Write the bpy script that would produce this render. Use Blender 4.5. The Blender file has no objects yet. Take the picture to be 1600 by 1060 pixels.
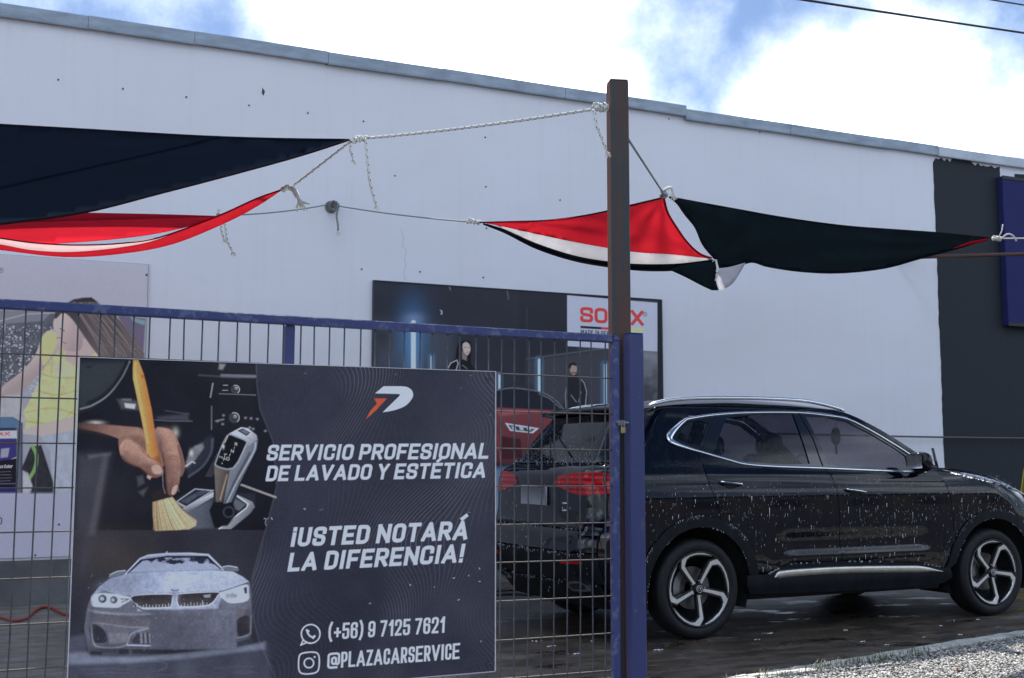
import bpy, math, random
import numpy as np
from mathutils import Vector, Matrix
from mathutils.geometry import delaunay_2d_cdt
random.seed(7); rng = np.random.default_rng(11)
S = bpy.context.scene
COL = S.collection
# ------------------------------------------------------------------ camera, light, exposure
F, CX, CY = 1850., 800., 530.
TILT = math.atan(190/1850.); YAW = math.radians(25.2); EYE = 1.25
cam = bpy.data.cameras.new('camera'); camo = bpy.data.objects.new('camera', cam); COL.objects.link(camo)
cam.sensor_width = 36; cam.lens = F/1600*36; cam.clip_end = 3000; cam.clip_start = .05
camo.location = (0, 0, EYE); camo.rotation_euler = (math.pi/2+TILT, 0, -YAW)
S.camera = camo
SUN = Vector((.38, 1.0, 1.04)).normalized()
sl = bpy.data.lights.new('sun', 'SUN'); sl.energy = 4.6; sl.angle = math.radians(.5); sl.color = (1, .95, .87)
so = bpy.data.objects.new('sun', sl); COL.objects.link(so); so.rotation_euler = SUN.to_track_quat('Z', 'Y').to_euler()
so.location = (0, 0, 30)
S.view_settings.view_transform = 'Standard'; S.view_settings.look = 'None'
S.view_settings.exposure = 1.5; S.view_settings.gamma = 1; S.view_settings.use_curve_mapping = False
EXPO = 1.0

def ray(px, py):
    x = (px-CX)/F; z = -(py-CY)/F
    y = math.cos(TILT)-z*math.sin(TILT); zz = math.sin(TILT)+z*math.cos(TILT)
    return Vector((x*math.cos(YAW)+y*math.sin(YAW), -x*math.sin(YAW)+y*math.cos(YAW), zz))
def onY(px, py, Y):
    r = ray(px, py); k = Y/r[1]; return Vector((r[0]*k, Y, EYE+r[2]*k))
def onZ(px, py, Z=0.):
    r = ray(px, py); k = (Z-EYE)/r[2]; return Vector((r[0]*k, r[1]*k, Z))

# sky
wd = bpy.data.worlds.new('World'); S.world = wd; wd.use_nodes = True
nt = wd.node_tree; N = nt.nodes; L = nt.links; N.clear()
def nd(tree, t, **kw):
    n = tree.nodes.new(t)
    for k, v in kw.items():
        if k.startswith('i_'):
            key = k[2:]; key = int(key) if key.isdigit() else key.replace('_', ' ')
            n.inputs[key].default_value = v
        else: setattr(n, k, v)
    return n
def mth(tree, op, a, b=None, c=None, clamp=False):
    n = tree.nodes.new('ShaderNodeMath'); n.operation = op; n.use_clamp = clamp
    for i, v in enumerate((a, b, c)):
        if v is None: continue
        if isinstance(v, (int, float)): n.inputs[i].default_value = v
        else: tree.links.new(v, n.inputs[i])
    return n.outputs[0]
sky = nd(nt, 'ShaderNodeTexSky', sky_type='NISHITA', sun_disc=False)
sky.sun_elevation = math.asin(SUN.z); sky.sun_rotation = math.atan2(SUN.x, SUN.y)
sky.altitude = 0; sky.air_density = .7; sky.dust_density = .15; sky.ozone_density = 3.0
tc = nd(nt, 'ShaderNodeTexCoord')
noi = nd(nt, 'ShaderNodeTexNoise', i_Scale=7.5, i_Detail=12.0, i_Roughness=.64); L.new(tc.outputs['Generated'], noi.inputs['Vector'])
noi2 = nd(nt, 'ShaderNodeTexNoise', i_Scale=2.2, i_Detail=4.0, i_Roughness=.5); L.new(tc.outputs['Generated'], noi2.inputs['Vector'])
dens = None
BLOBS = [(560, 60, 150, 1.), (660, 70, 240, 1.15), (830, 110, 165, 1.2), (945, 160, 110, 1.1), (760, 20, 120, 1.1), (1300, 170, 160, 1.2),
         (1455, 150, 150, 1.25), (1540, 220, 150, 1.2), (1190, 190, 95, 1.1), (520, 30, 100, .9), (430, 12, 60, .5), (230, -30, 90, .45), (1330, -60, 110, .5), (1380, 90, 70, .9)]
for bx, by, br, amp in BLOBS:
    v = ray(bx, by).normalized()
    d = nd(nt, 'ShaderNodeVectorMath', operation='DISTANCE'); d.inputs[1].default_value = v
    nrm = nd(nt, 'ShaderNodeVectorMath', operation='NORMALIZE'); L.new(tc.outputs['Generated'], nrm.inputs[0])
    L.new(nrm.outputs[0], d.inputs[0])
    q = mth(nt, 'MULTIPLY_ADD', d.outputs['Value'], -amp*F/br, amp)
    dens = q if dens is None else mth(nt, 'MAXIMUM', dens, q)
gen = mth(nt, 'MULTIPLY_ADD', noi2.outputs['Fac'], 6., -3.1)      # clouds over the rest of the sky
dens = mth(nt, 'MAXIMUM', dens, gen)
nn = mth(nt, 'MULTIPLY_ADD', noi.outputs['Fac'], 2.4, -1.2)
dn = mth(nt, 'ADD', mth(nt, 'MAXIMUM', dens, -.55), nn)
cl = nd(nt, 'ShaderNodeMapRange', interpolation_type='SMOOTHSTEP'); L.new(dn, cl.inputs[0])
cl.inputs[1].default_value = -.34; cl.inputs[2].default_value = .55
shade = nd(nt, 'ShaderNodeMapRange', interpolation_type='SMOOTHSTEP'); L.new(dn, shade.inputs[0])
shade.inputs[1].default_value = 0.15; shade.inputs[2].default_value = 1.5
ccol = nd(nt, 'ShaderNodeMixRGB'); L.new(shade.outputs[0], ccol.inputs[0])
ccol.inputs[1].default_value = (7., 8.3, 10.2, 1); ccol.inputs[2].default_value = (31., 33.5, 38., 1)
mixc = nd(nt, 'ShaderNodeMixRGB'); L.new(cl.outputs[0], mixc.inputs[0]); L.new(sky.outputs[0], mixc.inputs[1]); L.new(ccol.outputs[0], mixc.inputs[2])
bg = nd(nt, 'ShaderNodeBackground'); bg.inputs[1].default_value = .05; L.new(mixc.outputs[0], bg.inputs[0])
wo = nd(nt, 'ShaderNodeOutputWorld'); L.new(bg.outputs[0], wo.inputs[0])

# ------------------------------------------------------------------ helpers
def lin(c):
    c = np.asarray(c, float)/255.
    return np.where(c <= .04045, c/12.92, ((c+.055)/1.055)**2.4)
def material(name, col, rough=.6, metal=0., vary=None, bump=None, coat=0., spec=.5, col2=None, streak=None, thr=None):
    """vary=(scale, amount) mixes towards col2 (or a darker col); bump=(scale, strength, distance)"""
    m = bpy.data.materials.new(name); m.use_nodes = True; t = m.node_tree; b = t.nodes['Principled BSDF']
    b.inputs['Base Color'].default_value = (*col, 1); b.inputs['Roughness'].default_value = rough
    b.inputs['Metallic'].default_value = metal; b.inputs['Coat Weight'].default_value = coat
    b.inputs['Coat Roughness'].default_value = .03; b.inputs['Specular IOR Level'].default_value = spec
    tcn = t.nodes.new('ShaderNodeTexCoord')
    if vary:
        n = nd(t, 'ShaderNodeTexNoise', i_Scale=vary[0], i_Detail=6., i_Roughness=.6)
        src = tcn.outputs['Object']
        if streak:
            mp = nd(t, 'ShaderNodeMapping'); mp.inputs['Scale'].default_value = streak; t.links.new(src, mp.inputs[0]); src = mp.outputs[0]
        t.links.new(src, n.inputs['Vector'])
        lo, hi = thr or (.35, .7)
        r = nd(t, 'ShaderNodeMapRange'); t.links.new(n.outputs['Fac'], r.inputs[0]); r.inputs[1].default_value = lo; r.inputs[2].default_value = hi
        f = mth(t, 'MULTIPLY', r.outputs[0], vary[1])
        mx = nd(t, 'ShaderNodeMixRGB'); t.links.new(f, mx.inputs[0]); mx.inputs[1].default_value = (*col, 1)
        c2 = col2 or tuple(x*.6 for x in col); mx.inputs[2].default_value = (*c2, 1)
        t.links.new(mx.outputs[0], b.inputs['Base Color'])
        m['mix'] = mx.name
    if bump:
        n = nd(t, 'ShaderNodeTexNoise', i_Scale=bump[0], i_Detail=5.); t.links.new(tcn.outputs['Object'], n.inputs['Vector'])
        bp = nd(t, 'ShaderNodeBump', i_Strength=bump[1], i_Distance=bump[2] if len(bump) > 2 else .01)
        t.links.new(n.outputs['Fac'], bp.inputs['Height']); t.links.new(bp.outputs[0], b.inputs['Normal'])
    return m
ORG = {}
def root_org(p):
    while p is not None and p.name not in ORG and p.parent is not None: p = p.parent
    return ORG.get(p.name, Vector((0, 0, 0))) if p is not None else Vector((0, 0, 0))
def tag(o, label=None, cat=None, group=None, kind=None):
    for k, v in (('label', label), ('category', cat), ('group', group), ('kind', kind)):
        if v: o[k] = v
    return o
def thing(name, loc, label, cat, group=None):
    o = bpy.data.objects.new(name, None); COL.objects.link(o); o.location = loc; o.empty_display_size = .1
    ORG[o.name] = Vector(loc); return tag(o, label, cat, group)
def shade_smooth(me, on=True, angle=None):
    me.polygons.foreach_set('use_smooth', [on]*len(me.polygons))
def mesh(name, v, f, mt, parent=None, smooth=False, uv=None, local=False, origin=None):
    """vertices in world space; for a child they are taken to its thing's frame"""
    me = bpy.data.meshes.new(name)
    o0 = Vector((0, 0, 0)) if local else (root_org(parent) if parent is not None else Vector(origin or (0, 0, 0)))
    me.from_pydata([tuple(Vector(p)-o0) for p in v], [], f)
    if uv is not None:
        ul = me.uv_layers.new(name='uv')
        li = np.empty(len(me.loops), np.int32); me.loops.foreach_get('vertex_index', li)
        ul.data.foreach_set('uv', np.asarray(uv, np.float32)[li].ravel())
    if smooth: shade_smooth(me)
    for x in (mt if isinstance(mt, (list, tuple)) else [mt]): me.materials.append(x)
    o = bpy.data.objects.new(name, me); COL.objects.link(o)
    if parent is not None: o.parent = parent
    elif origin: o.location = origin
    return o
class MB:
    def __init__(s): s.v = []; s.f = []; s.uv = []
    def add(s, v, f, uv=None):
        n = len(s.v); s.v += [Vector(p) for p in v]; s.f += [tuple(i+n for i in q) for q in f]
        s.uv += list(uv) if uv else [(0, 0)]*len(v)
    def box(s, a, b, bev=0.):
        (x0, y0, z0), (x1, y1, z1) = a, b
        if bev <= 0:
            s.add([(x, y, z) for x in (x0, x1) for y in (y0, y1) for z in (z0, z1)],
                  [(0, 1, 3, 2), (4, 6, 7, 5), (0, 4, 5, 1), (2, 3, 7, 6), (0, 2, 6, 4), (1, 5, 7, 3)]); return
        # chamfer along every edge
        vs = []; idx = {}
        for i, x in enumerate((x0, x1)):
            for j, y in enumerate((y0, y1)):
                for k, z in enumerate((z0, z1)):
                    sx, sy, sz = (1 if i == 0 else -1), (1 if j == 0 else -1), (1 if k == 0 else -1)
                    idx[i, j, k, 'x'] = len(vs); vs.append((x, y+sy*bev, z+sz*bev))
                    idx[i, j, k, 'y'] = len(vs); vs.append((x+sx*bev, y, z+sz*bev))
                    idx[i, j, k, 'z'] = len(vs); vs.append((x+sx*bev, y+sy*bev, z))
        fs = []
        for i in (0, 1): fs.append([idx[i, a_, b_, 'x'] for a_, b_ in ((0, 0), (0, 1), (1, 1), (1, 0))])
        for j in (0, 1): fs.append([idx[a_, j, b_, 'y'] for a_, b_ in ((0, 0), (1, 0), (1, 1), (0, 1))])
        for k in (0, 1): fs.append([idx[a_, b_, k, 'z'] for a_, b_ in ((0, 0), (0, 1), (1, 1), (1, 0))])
        for j in (0, 1):
            for k in (0, 1): fs.append([idx[0, j, k, 'y'], idx[1, j, k, 'y'], idx[1, j, k, 'z'], idx[0, j, k, 'z']])
        for i in (0, 1):
            for k in (0, 1): fs.append([idx[i, 0, k, 'x'], idx[i, 1, k, 'x'], idx[i, 1, k, 'z'], idx[i, 0, k, 'z']])
        for i in (0, 1):
            for j in (0, 1): fs.append([idx[i, j, 0, 'x'], idx[i, j, 1, 'x'], idx[i, j, 1, 'y'], idx[i, j, 0, 'y']])
        for i in (0, 1):
            for j in (0, 1):
                for k in (0, 1): fs.append([idx[i, j, k, c] for c in 'xyz'])
        s.add(vs, fs)
    def tube(s, pts, r, n=8, cap=True, rf=None):
        pts = [Vector(p) for p in pts]; m = len(pts); up = Vector((0, 0, 1)); base = len(s.v); d = 0.; prev = None
        for i, p in enumerate(pts):
            t = (pts[min(i+1, m-1)]-pts[max(i-1, 0)])
            t = t.normalized() if t.length > 1e-9 else Vector((0, 0, 1))
            if prev is None: a = (up if abs(t.z) < .9 else Vector((1, 0, 0))).cross(t).normalized()
            else: a = (prev-t*prev.dot(t)).normalized()
            prev = a; b = t.cross(a); rr = r*(rf(i/(m-1)) if rf else 1)
            if i: d += (p-pts[i-1]).length
            for k in range(n):
                an = 2*math.pi*k/n; s.v.append(p+a*(rr*math.cos(an))+b*(rr*math.sin(an))); s.uv.append((k/n, d))
        for i in range(m-1):
            for k in range(n):
                q = base+i*n; s.f.append((q+k, q+(k+1) % n, q+n+(k+1) % n, q+n+k))
        if cap: s.f.append(tuple(base+k for k in range(n))[::-1]); s.f.append(tuple(base+(m-1)*n+k for k in range(n)))
    def done(s, name, mt, parent=None, smooth=False, local=False, origin=None):
        return mesh(name, s.v, s.f, mt, parent, smooth, s.uv, local, origin)
def spline(pts, n=8, closed=False):
    P = [Vector(p) for p in pts]; m = len(P); out = []
    rngi = range(m if closed else m-1)
    for i in rngi:
        p0 = P[(i-1) % m] if closed or i > 0 else P[0]*2-P[1]
        p1 = P[i]; p2 = P[(i+1) % m]
        p3 = P[(i+2) % m] if closed or i+2 < m else P[-1]*2-P[-2]
        for k in range(n):
            t = k/n
            out.append(.5*((2*p1)+(p2-p0)*t+(2*p0-5*p1+4*p2-p3)*t*t+(3*p1-p0-3*p2+p3)*t**3))
    if not closed: out.append(P[-1])
    return out
def interp(x, xs, ys): return float(np.interp(x, xs, ys))
def smooth_interp(xs, ys):
    """monotone cubic through the points"""
    xs = list(xs); ys = list(ys); n = len(xs); h = [xs[i+1]-xs[i] for i in range(n-1)]; d = [(ys[i+1]-ys[i])/h[i] for i in range(n-1)]
    m = [d[0]]+[0 if d[i-1]*d[i] <= 0 else 2*d[i-1]*d[i]/(d[i-1]+d[i]) for i in range(1, n-1)]+[d[-1]]
    def f(x):
        if x <= xs[0]: return ys[0]+m[0]*(x-xs[0])*.5
        if x >= xs[-1]: return ys[-1]+m[-1]*(x-xs[-1])
        i = max(k for k in range(n-1) if xs[k] <= x); t = (x-xs[i])/h[i]
        return (2*t**3-3*t*t+1)*ys[i]+(t**3-2*t*t+t)*h[i]*m[i]+(-2*t**3+3*t*t)*ys[i+1]+(t**3-t*t)*h[i]*m[i+1]
    return f
def cdt(poly, step, holes=()):
    """triangulate a 2D polygon with an inner grid; returns verts2d, tris"""
    def dens(pl):
        o = []
        for i in range(len(pl)):
            a = Vector(pl[i][:2]); b = Vector(pl[(i+1) % len(pl)][:2]); k = max(1, int((b-a).length/step+.5))
            o += [a+(b-a)*(j/k) for j in range(k)]
        return o
    loops = [dens(poly)]+[dens(h) for h in holes]
    P = np.array([tuple(p) for p in loops[0]]); xs, zs = P[:, 0], P[:, 1]
    def inside(X, Z, Q):
        r = np.zeros(X.shape, bool)
        for i in range(len(Q)):
            x1, z1 = Q[i]; x2, z2 = Q[(i+1) % len(Q)]
            if z1 == z2: continue
            c = ((z1 > Z) != (z2 > Z)) & (X < (x2-x1)*(Z-z1)/(z2-z1)+x1); r ^= c
        return r
    def dist(X, Z, Q):
        d = np.full(X.shape, 1e9)
        for i in range(len(Q)): d = np.minimum(d, np.hypot(X-Q[i][0], Z-Q[i][1]))
        return d
    gx, gz = np.meshgrid(np.arange(xs.min()+step/2, xs.max(), step), np.arange(zs.min()+step/2, zs.max(), step*.92))
    gx = gx+np.where(np.arange(gx.shape[0])[:, None] % 2 == 0, 0, step/2)
    ok = inside(gx, gz, P)
    for l in loops:
        Q = np.array([tuple(p) for p in l]); ok &= dist(gx, gz, Q) > step*.55
    for l in loops[1:]: ok &= ~inside(gx, gz, np.array([tuple(p) for p in l]))
    co = []; ed = []
    for l in loops:
        b = len(co); co += [Vector((p[0], p[1])) for p in l]; ed += [(b+i, b+(i+1) % len(l)) for i in range(len(l))]
    co += [Vector((float(a), float(b))) for a, b in zip(gx[ok], gz[ok])]
    v, e, f, *_ = delaunay_2d_cdt(co, ed, [], 2 if len(loops) > 1 else 1, 1e-6)
    if len(loops) > 1:
        cen = np.array([[sum(v[i][0] for i in q)/3, sum(v[i][1] for i in q)/3] for q in f])
        keep = inside(cen[:, 0], cen[:, 1], P)
        for l in loops[1:]: keep &= ~inside(cen[:, 0], cen[:, 1], np.array([tuple(p) for p in l]))
        f = [q for q, k in zip(f, keep) if k]
    return v, f
def shell(v3, f, inner, reverse=False):
    """give an open sheet a returned edge: inner(p) is where each boundary vertex goes"""
    from collections import Counter
    c = Counter()
    for q in f:
        for i in range(len(q)):
            a, b = q[i], q[(i+1) % len(q)]; c[(min(a, b), max(a, b))] += 1
    v = list(v3); f2 = [tuple(q) for q in f]; mp = {}
    for q in f:
        for i in range(len(q)):
            a, b = q[i], q[(i+1) % len(q)]
            if c[(min(a, b), max(a, b))] == 1:
                for k in (a, b):
                    if k not in mp: mp[k] = len(v); v.append(inner(v3[k]))
                f2.append((b, a, mp[a], mp[b]))
    return v, f2
def rows(g, closed=False):
    """grid of vertex rows to verts and quads"""
    v = [p for r in g for p in r]; m = len(g[0]); f = []
    for i in range(len(g)-1):
        for k in range(m if closed else m-1):
            f.append((i*m+k, i*m+(k+1) % m, (i+1)*m+(k+1) % m, (i+1)*m+k))
    return v, f
# ------------------------------------------------------------------ materials
def wall_mat(name, col, rough, stain):
    m = material(name, col, rough, bump=(60, .25, .004)); t = m.node_tree; b = t.nodes['Principled BSDF']
    tcn = nd(t, 'ShaderNodeTexCoord')
    mp = nd(t, 'ShaderNodeMapping'); mp.inputs['Scale'].default_value = (.55, 1, 1.1); t.links.new(tcn.outputs['Object'], mp.inputs[0])
    n = nd(t, 'ShaderNodeTexNoise', i_Scale=.9, i_Detail=8., i_Roughness=.62); t.links.new(mp.outputs[0], n.inputs['Vector'])
    mp2 = nd(t, 'ShaderNodeMapping'); mp2.inputs['Scale'].default_value = (9, 1, .35); t.links.new(tcn.outputs['Object'], mp2.inputs[0])
    n2 = nd(t, 'ShaderNodeTexNoise', i_Scale=1.3, i_Detail=6., i_Roughness=.7); t.links.new(mp2.outputs[0], n2.inputs['Vector'])
    n3 = nd(t, 'ShaderNodeTexNoise', i_Scale=14., i_Detail=3.); t.links.new(tcn.outputs['Object'], n3.inputs['Vector'])
    r1 = nd(t, 'ShaderNodeMapRange'); t.links.new(n.outputs['Fac'], r1.inputs[0]); r1.inputs[1].default_value = .4; r1.inputs[2].default_value = .75
    r2 = nd(t, 'ShaderNodeMapRange'); t.links.new(n2.outputs['Fac'], r2.inputs[0]); r2.inputs[1].default_value = .52; r2.inputs[2].default_value = .8
    r3 = nd(t, 'ShaderNodeMapRange'); t.links.new(n3.outputs['Fac'], r3.inputs[0]); r3.inputs[1].default_value = .62; r3.inputs[2].default_value = .8
    s_ = mth(t, 'ADD', mth(t, 'MULTIPLY', r1.outputs[0], .5*stain), mth(t, 'MULTIPLY', r2.outputs[0], .45*stain))
    s_ = mth(t, 'ADD', s_, mth(t, 'MULTIPLY', r3.outputs[0], .12*stain), clamp=True)
    mx = nd(t, 'ShaderNodeMixRGB'); t.links.new(s_, mx.inputs[0]); mx.inputs[1].default_value = (*col, 1)
    mx.inputs[2].default_value = (col[0]*.62, col[1]*.6, col[2]*.56, 1); t.links.new(mx.outputs[0], b.inputs['Base Color'])
    return m
m_wall = wall_mat('white_wall_paint', (.82, .815, .865), .85, .3)
m_black = wall_mat('black_wall_paint', (.012, .018, .025), .75, .5)
m_plinth = material('plinth_concrete', (.17, .175, .18), .9, vary=(2.5, .8), bump=(30, .4, .01), col2=(.07, .075, .08))
m_flash = material('zinc_flashing', (.38, .44, .52), .55, .2, vary=(4, .9), bump=(5, .15, .01), col2=(.22, .27, .32), streak=(1, 1, 3))
m_flash2 = material('zinc_flashing_light', (.55, .60, .66), .5, .2, vary=(3, .5), bump=(5, .15, .01), col2=(.3, .33, .37))
m_blue = material('blue_gate_paint', (.034, .043, .15), .42, vary=(26, .9), bump=(40, .3, .002), col2=(.10, .085, .11), thr=(.62, .70))
m_blue_worn = material('blue_worn_paint', (.032, .045, .16), .45, vary=(30, .9), bump=(40, .4, .003), col2=(.10, .12, .22), thr=(.52, .64))
m_bluebox = material('dark_blue_panel', (.026, .030, .125), .7, vary=(1.5, .4), spec=.15)
m_rust = material('rusty_steel', (.105, .043, .026), .7, vary=(9, 1.), bump=(60, .5, .003), col2=(.045, .052, .056), streak=(2.5, 2.5, .16), thr=(.40, .56))
m_wire = material('mesh_wire', (.045, .05, .065), .5, .5, vary=(12, .7), col2=(.16, .17, .19))
m_wire2 = material('mesh_wire_lit', (.09, .07, .06), .65, .3, vary=(12, .7), col2=(.15, .15, .16))  # horizontal wires: sun highlights put into this lighter colour
m_edge = material('board_edge_white', (.65, .65, .68), .5, vary=(30, .5))
m_cable = material('cable_black', (.02, .02, .022), .6, vary=(9, .5))
m_metal = material('dull_metal', (.3, .3, .32), .4, .8, vary=(20, .6))
m_brass = material('padlock_brass', (.42, .33, .16), .35, .8, vary=(20, .6))
m_hose = material('red_hose', (.32, .04, .03), .45, vary=(6, .4))
m_curb = material('curb_concrete', (.50, .49, .46), .9, vary=(6, .8), bump=(60, .6, .01), col2=(.18, .18, .16))
m_stone = material('gravel_stone', (.20, .20, .195), .85, vary=(35, 1.), col2=(.42, .41, .39), thr=(.4, .62))
m_grass = material('grass_blade', (.07, .095, .035), .6, vary=(4, .6), col2=(.16, .17, .06))
m_leaf = material('dry_leaf', (.42, .14, .05), .6, vary=(30, .5))
m_yellow = material('yellow_plastic', (.50, .42, .06), .5, vary=(6, .4))
def fabric(name, col, trans, col2=None):
    m = bpy.data.materials.new(name); m.use_nodes = True; t = m.node_tree; N_ = t.nodes; N_.clear()
    tcn = nd(t, 'ShaderNodeTexCoord')
    n = nd(t, 'ShaderNodeTexNoise', i_Scale=4., i_Detail=6.); t.links.new(tcn.outputs['Object'], n.inputs['Vector'])
    mx = nd(t, 'ShaderNodeMixRGB'); t.links.new(n.outputs['Fac'], mx.inputs[0]); mx.inputs[1].default_value = (*[c*.8 for c in col], 1); mx.inputs[2].default_value = (*[min(1, c*1.15) for c in col], 1)
    w = nd(t, 'ShaderNodeTexNoise', i_Scale=420., i_Detail=2.); t.links.new(tcn.outputs['Object'], w.inputs['Vector'])
    w2 = nd(t, 'ShaderNodeTexNoise', i_Scale=6., i_Detail=4.); t.links.new(tcn.outputs['Object'], w2.inputs['Vector'])
    bp0 = nd(t, 'ShaderNodeBump', i_Strength=.12, i_Distance=.01); t.links.new(w2.outputs['Fac'], bp0.inputs['Height'])
    bp = nd(t, 'ShaderNodeBump', i_Strength=.3, i_Distance=.002); t.links.new(w.outputs['Fac'], bp.inputs['Height']); t.links.new(bp0.outputs[0], bp.inputs['Normal'])
    d = nd(t, 'ShaderNodeBsdfDiffuse'); t.links.new(mx.outputs[0], d.inputs[0]); t.links.new(bp.outputs[0], d.inputs['Normal'])
    tr = nd(t, 'ShaderNodeBsdfTranslucent'); t.links.new(mx.outputs[0], tr.inputs[0]); t.links.new(bp.outputs[0], tr.inputs['Normal'])
    ms = nd(t, 'ShaderNodeMixShader'); ms.inputs[0].default_value = trans; t.links.new(d.outputs[0], ms.inputs[1]); t.links.new(tr.outputs[0], ms.inputs[2])
    o = nd(t, 'ShaderNodeOutputMaterial'); t.links.new(ms.outputs[0], o.inputs[0]); return m
m_fred = fabric('red_shade_cloth', (.42, .013, .024), .30)
m_fred2 = fabric('dark_red_shade_cloth', (.33, .012, .025), .38)
m_fwhite = fabric('white_shade_cloth', (.52, .51, .55), .26)
m_fpink = fabric('pale_shade_cloth', (.62, .44, .46), .34)
m_fnavy = fabric('navy_shade_cloth', (.003, .005, .010), .0)
m_fblack = fabric('black_shade_cloth', (.009, .014, .017), .0)
m_hem = fabric('hem_tape', (.02, .015, .02), .05)
def rope_mat(name, base, fleck):
    m = bpy.data.materials.new(name); m.use_nodes = True; t = m.node_tree; b = t.nodes['Principled BSDF']; b.inputs['Roughness'].default_value = .85
    uv = nd(t, 'ShaderNodeUVMap'); sp = nd(t, 'ShaderNodeSeparateXYZ'); t.links.new(uv.outputs[0], sp.inputs[0])
    a = mth(t, 'FRACT', mth(t, 'MULTIPLY_ADD', sp.outputs[1], 26., sp.outputs[0]))
    g = mth(t, 'LESS_THAN', a, .24)
    h = mth(t, 'LESS_THAN', mth(t, 'FRACT', mth(t, 'MULTIPLY_ADD', sp.outputs[1], -26., mth(t, 'MULTIPLY', sp.outputs[0], 2.))), .45)
    k = mth(t, 'MULTIPLY', g, h)
    mx = nd(t, 'ShaderNodeMixRGB'); t.links.new(k, mx.inputs[0]); mx.inputs[1].default_value = (*base, 1); mx.inputs[2].default_value = (*fleck, 1); t.links.new(mx.outputs[0], b.inputs['Base Color'])
    wv = mth(t, 'SINE', mth(t, 'MULTIPLY', mth(t, 'MULTIPLY_ADD', sp.outputs[1], 80., sp.outputs[0]), 6.283))
    bp = nd(t, 'ShaderNodeBump', i_Strength=.5, i_Distance=.003); t.links.new(wv, bp.inputs['Height']); t.links.new(bp.outputs[0], b.inputs['Normal'])
    return m
m_rope = rope_mat('flecked_rope', (.74, .73, .70), (.02, .02, .03))
m_rope2 = rope_mat('grey_rope', (.30, .31, .33), (.05, .05, .06))
m_fray = material('frayed_rope', (.70, .68, .62), .9, vary=(40, .4))

def ground_mat(name, wet):
    m = bpy.data.materials.new(name); m.use_nodes = True; t = m.node_tree; b = t.nodes['Principled BSDF']
    tcn = nd(t, 'ShaderNodeTexCoord'); ob = tcn.outputs['Object']
    def noise(sc, det=6, rough=.6, scale=None):
        src = ob
        if scale: mp = nd(t, 'ShaderNodeMapping'); mp.inputs['Scale'].default_value = scale; t.links.new(ob, mp.inputs[0]); src = mp.outputs[0]
        n = nd(t, 'ShaderNodeTexNoise', i_Scale=sc, i_Detail=float(det), i_Roughness=rough); t.links.new(src, n.inputs['Vector']); return n.outputs['Fac']
    def mr(x, a, b_, c=0., d=1.):
        r = nd(t, 'ShaderNodeMapRange', interpolation_type='SMOOTHSTEP'); t.links.new(x, r.inputs[0])
        for i, v in enumerate((a, b_, c, d)): r.inputs[i+1].default_value = v
        return r.outputs[0]
    big = noise(.8, 7, .62); med = noise(3.2, 8, .68, (1, 2.2, 1)); fine = noise(45, 5, .7); speck = noise(22, 3, .5)
    # wetness: strong round the washed car, dry towards the left
    sp = nd(t, 'ShaderNodeSeparateXYZ'); t.links.new(ob, sp.inputs[0])
    wx = mr(sp.outputs[0], 1.6, 3.6)
    w = mth(t, 'ADD', mth(t, 'MULTIPLY', wx, .75), mth(t, 'MULTIPLY_ADD', big, 1.2, -.62), clamp=True)
    w = mr(w, .2, .75)
    dry = nd(t, 'ShaderNodeMixRGB'); t.links.new(mr(med, .35, .7), dry.inputs[0]); dry.inputs[1].default_value = (.16, .145, .125, 1); dry.inputs[2].default_value = (.30, .28, .25, 1)
    wc = nd(t, 'ShaderNodeMixRGB'); t.links.new(mr(med, .35, .72), wc.inputs[0]); wc.inputs[1].default_value = (.022, .018, .015, 1); wc.inputs[2].default_value = (.15, .112, .078, 1)
    mx = nd(t, 'ShaderNodeMixRGB'); t.links.new(w, mx.inputs[0]); t.links.new(dry.outputs[0], mx.inputs[1]); t.links.new(wc.outputs[0], mx.inputs[2])
    fm = nd(t, 'ShaderNodeMixRGB', blend_type='MULTIPLY'); fm.inputs[0].default_value = .7; t.links.new(mx.outputs[0], fm.inputs[1])
    g = nd(t, 'ShaderNodeValToRGB'); t.links.new(fine, g.inputs[0]); g.color_ramp.elements[0].position = .3; g.color_ramp.elements[0].color = (.5, .5, .5, 1); g.color_ramp.elements[1].position = .7
    t.links.new(g.outputs[0], fm.inputs[2]); t.links.new(fm.outputs[0], b.inputs['Base Color'])
    pud = mr(noise(1.7, 6, .55, (1, 1.8, 1)), .54, .66)
    pw = mth(t, 'MULTIPLY', pud, w)
    ro = mth(t, 'ADD', mth(t, 'MULTIPLY_ADD', w, -.45, .9), mth(t, 'MULTIPLY', pw, -.36)); t.links.new(ro, b.inputs['Roughness'])
    hh = mth(t, 'ADD', mth(t, 'MULTIPLY', fine, .5), mth(t, 'MULTIPLY', med, 1.2))
    bs = mth(t, 'MULTIPLY_ADD', pw, -.5, .55)
    bp = nd(t, 'ShaderNodeBump', i_Distance=.012); t.links.new(bs, bp.inputs['Strength']); t.links.new(hh, bp.inputs['Height']); t.links.new(bp.outputs[0], b.inputs['Normal'])
    return m
m_slab = ground_mat('washed_concrete', True)
m_gravel = material('gravel_bed', (.22, .215, .205), .9, vary=(60, 1.), bump=(90, 1., .02), col2=(.05, .05, .048), thr=(.4, .6))

m_asphalt = material('street_asphalt', (.030, .032, .037), .85, vary=(3, .7), bump=(70, .6, .01), col2=(.055, .055, .055))
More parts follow.
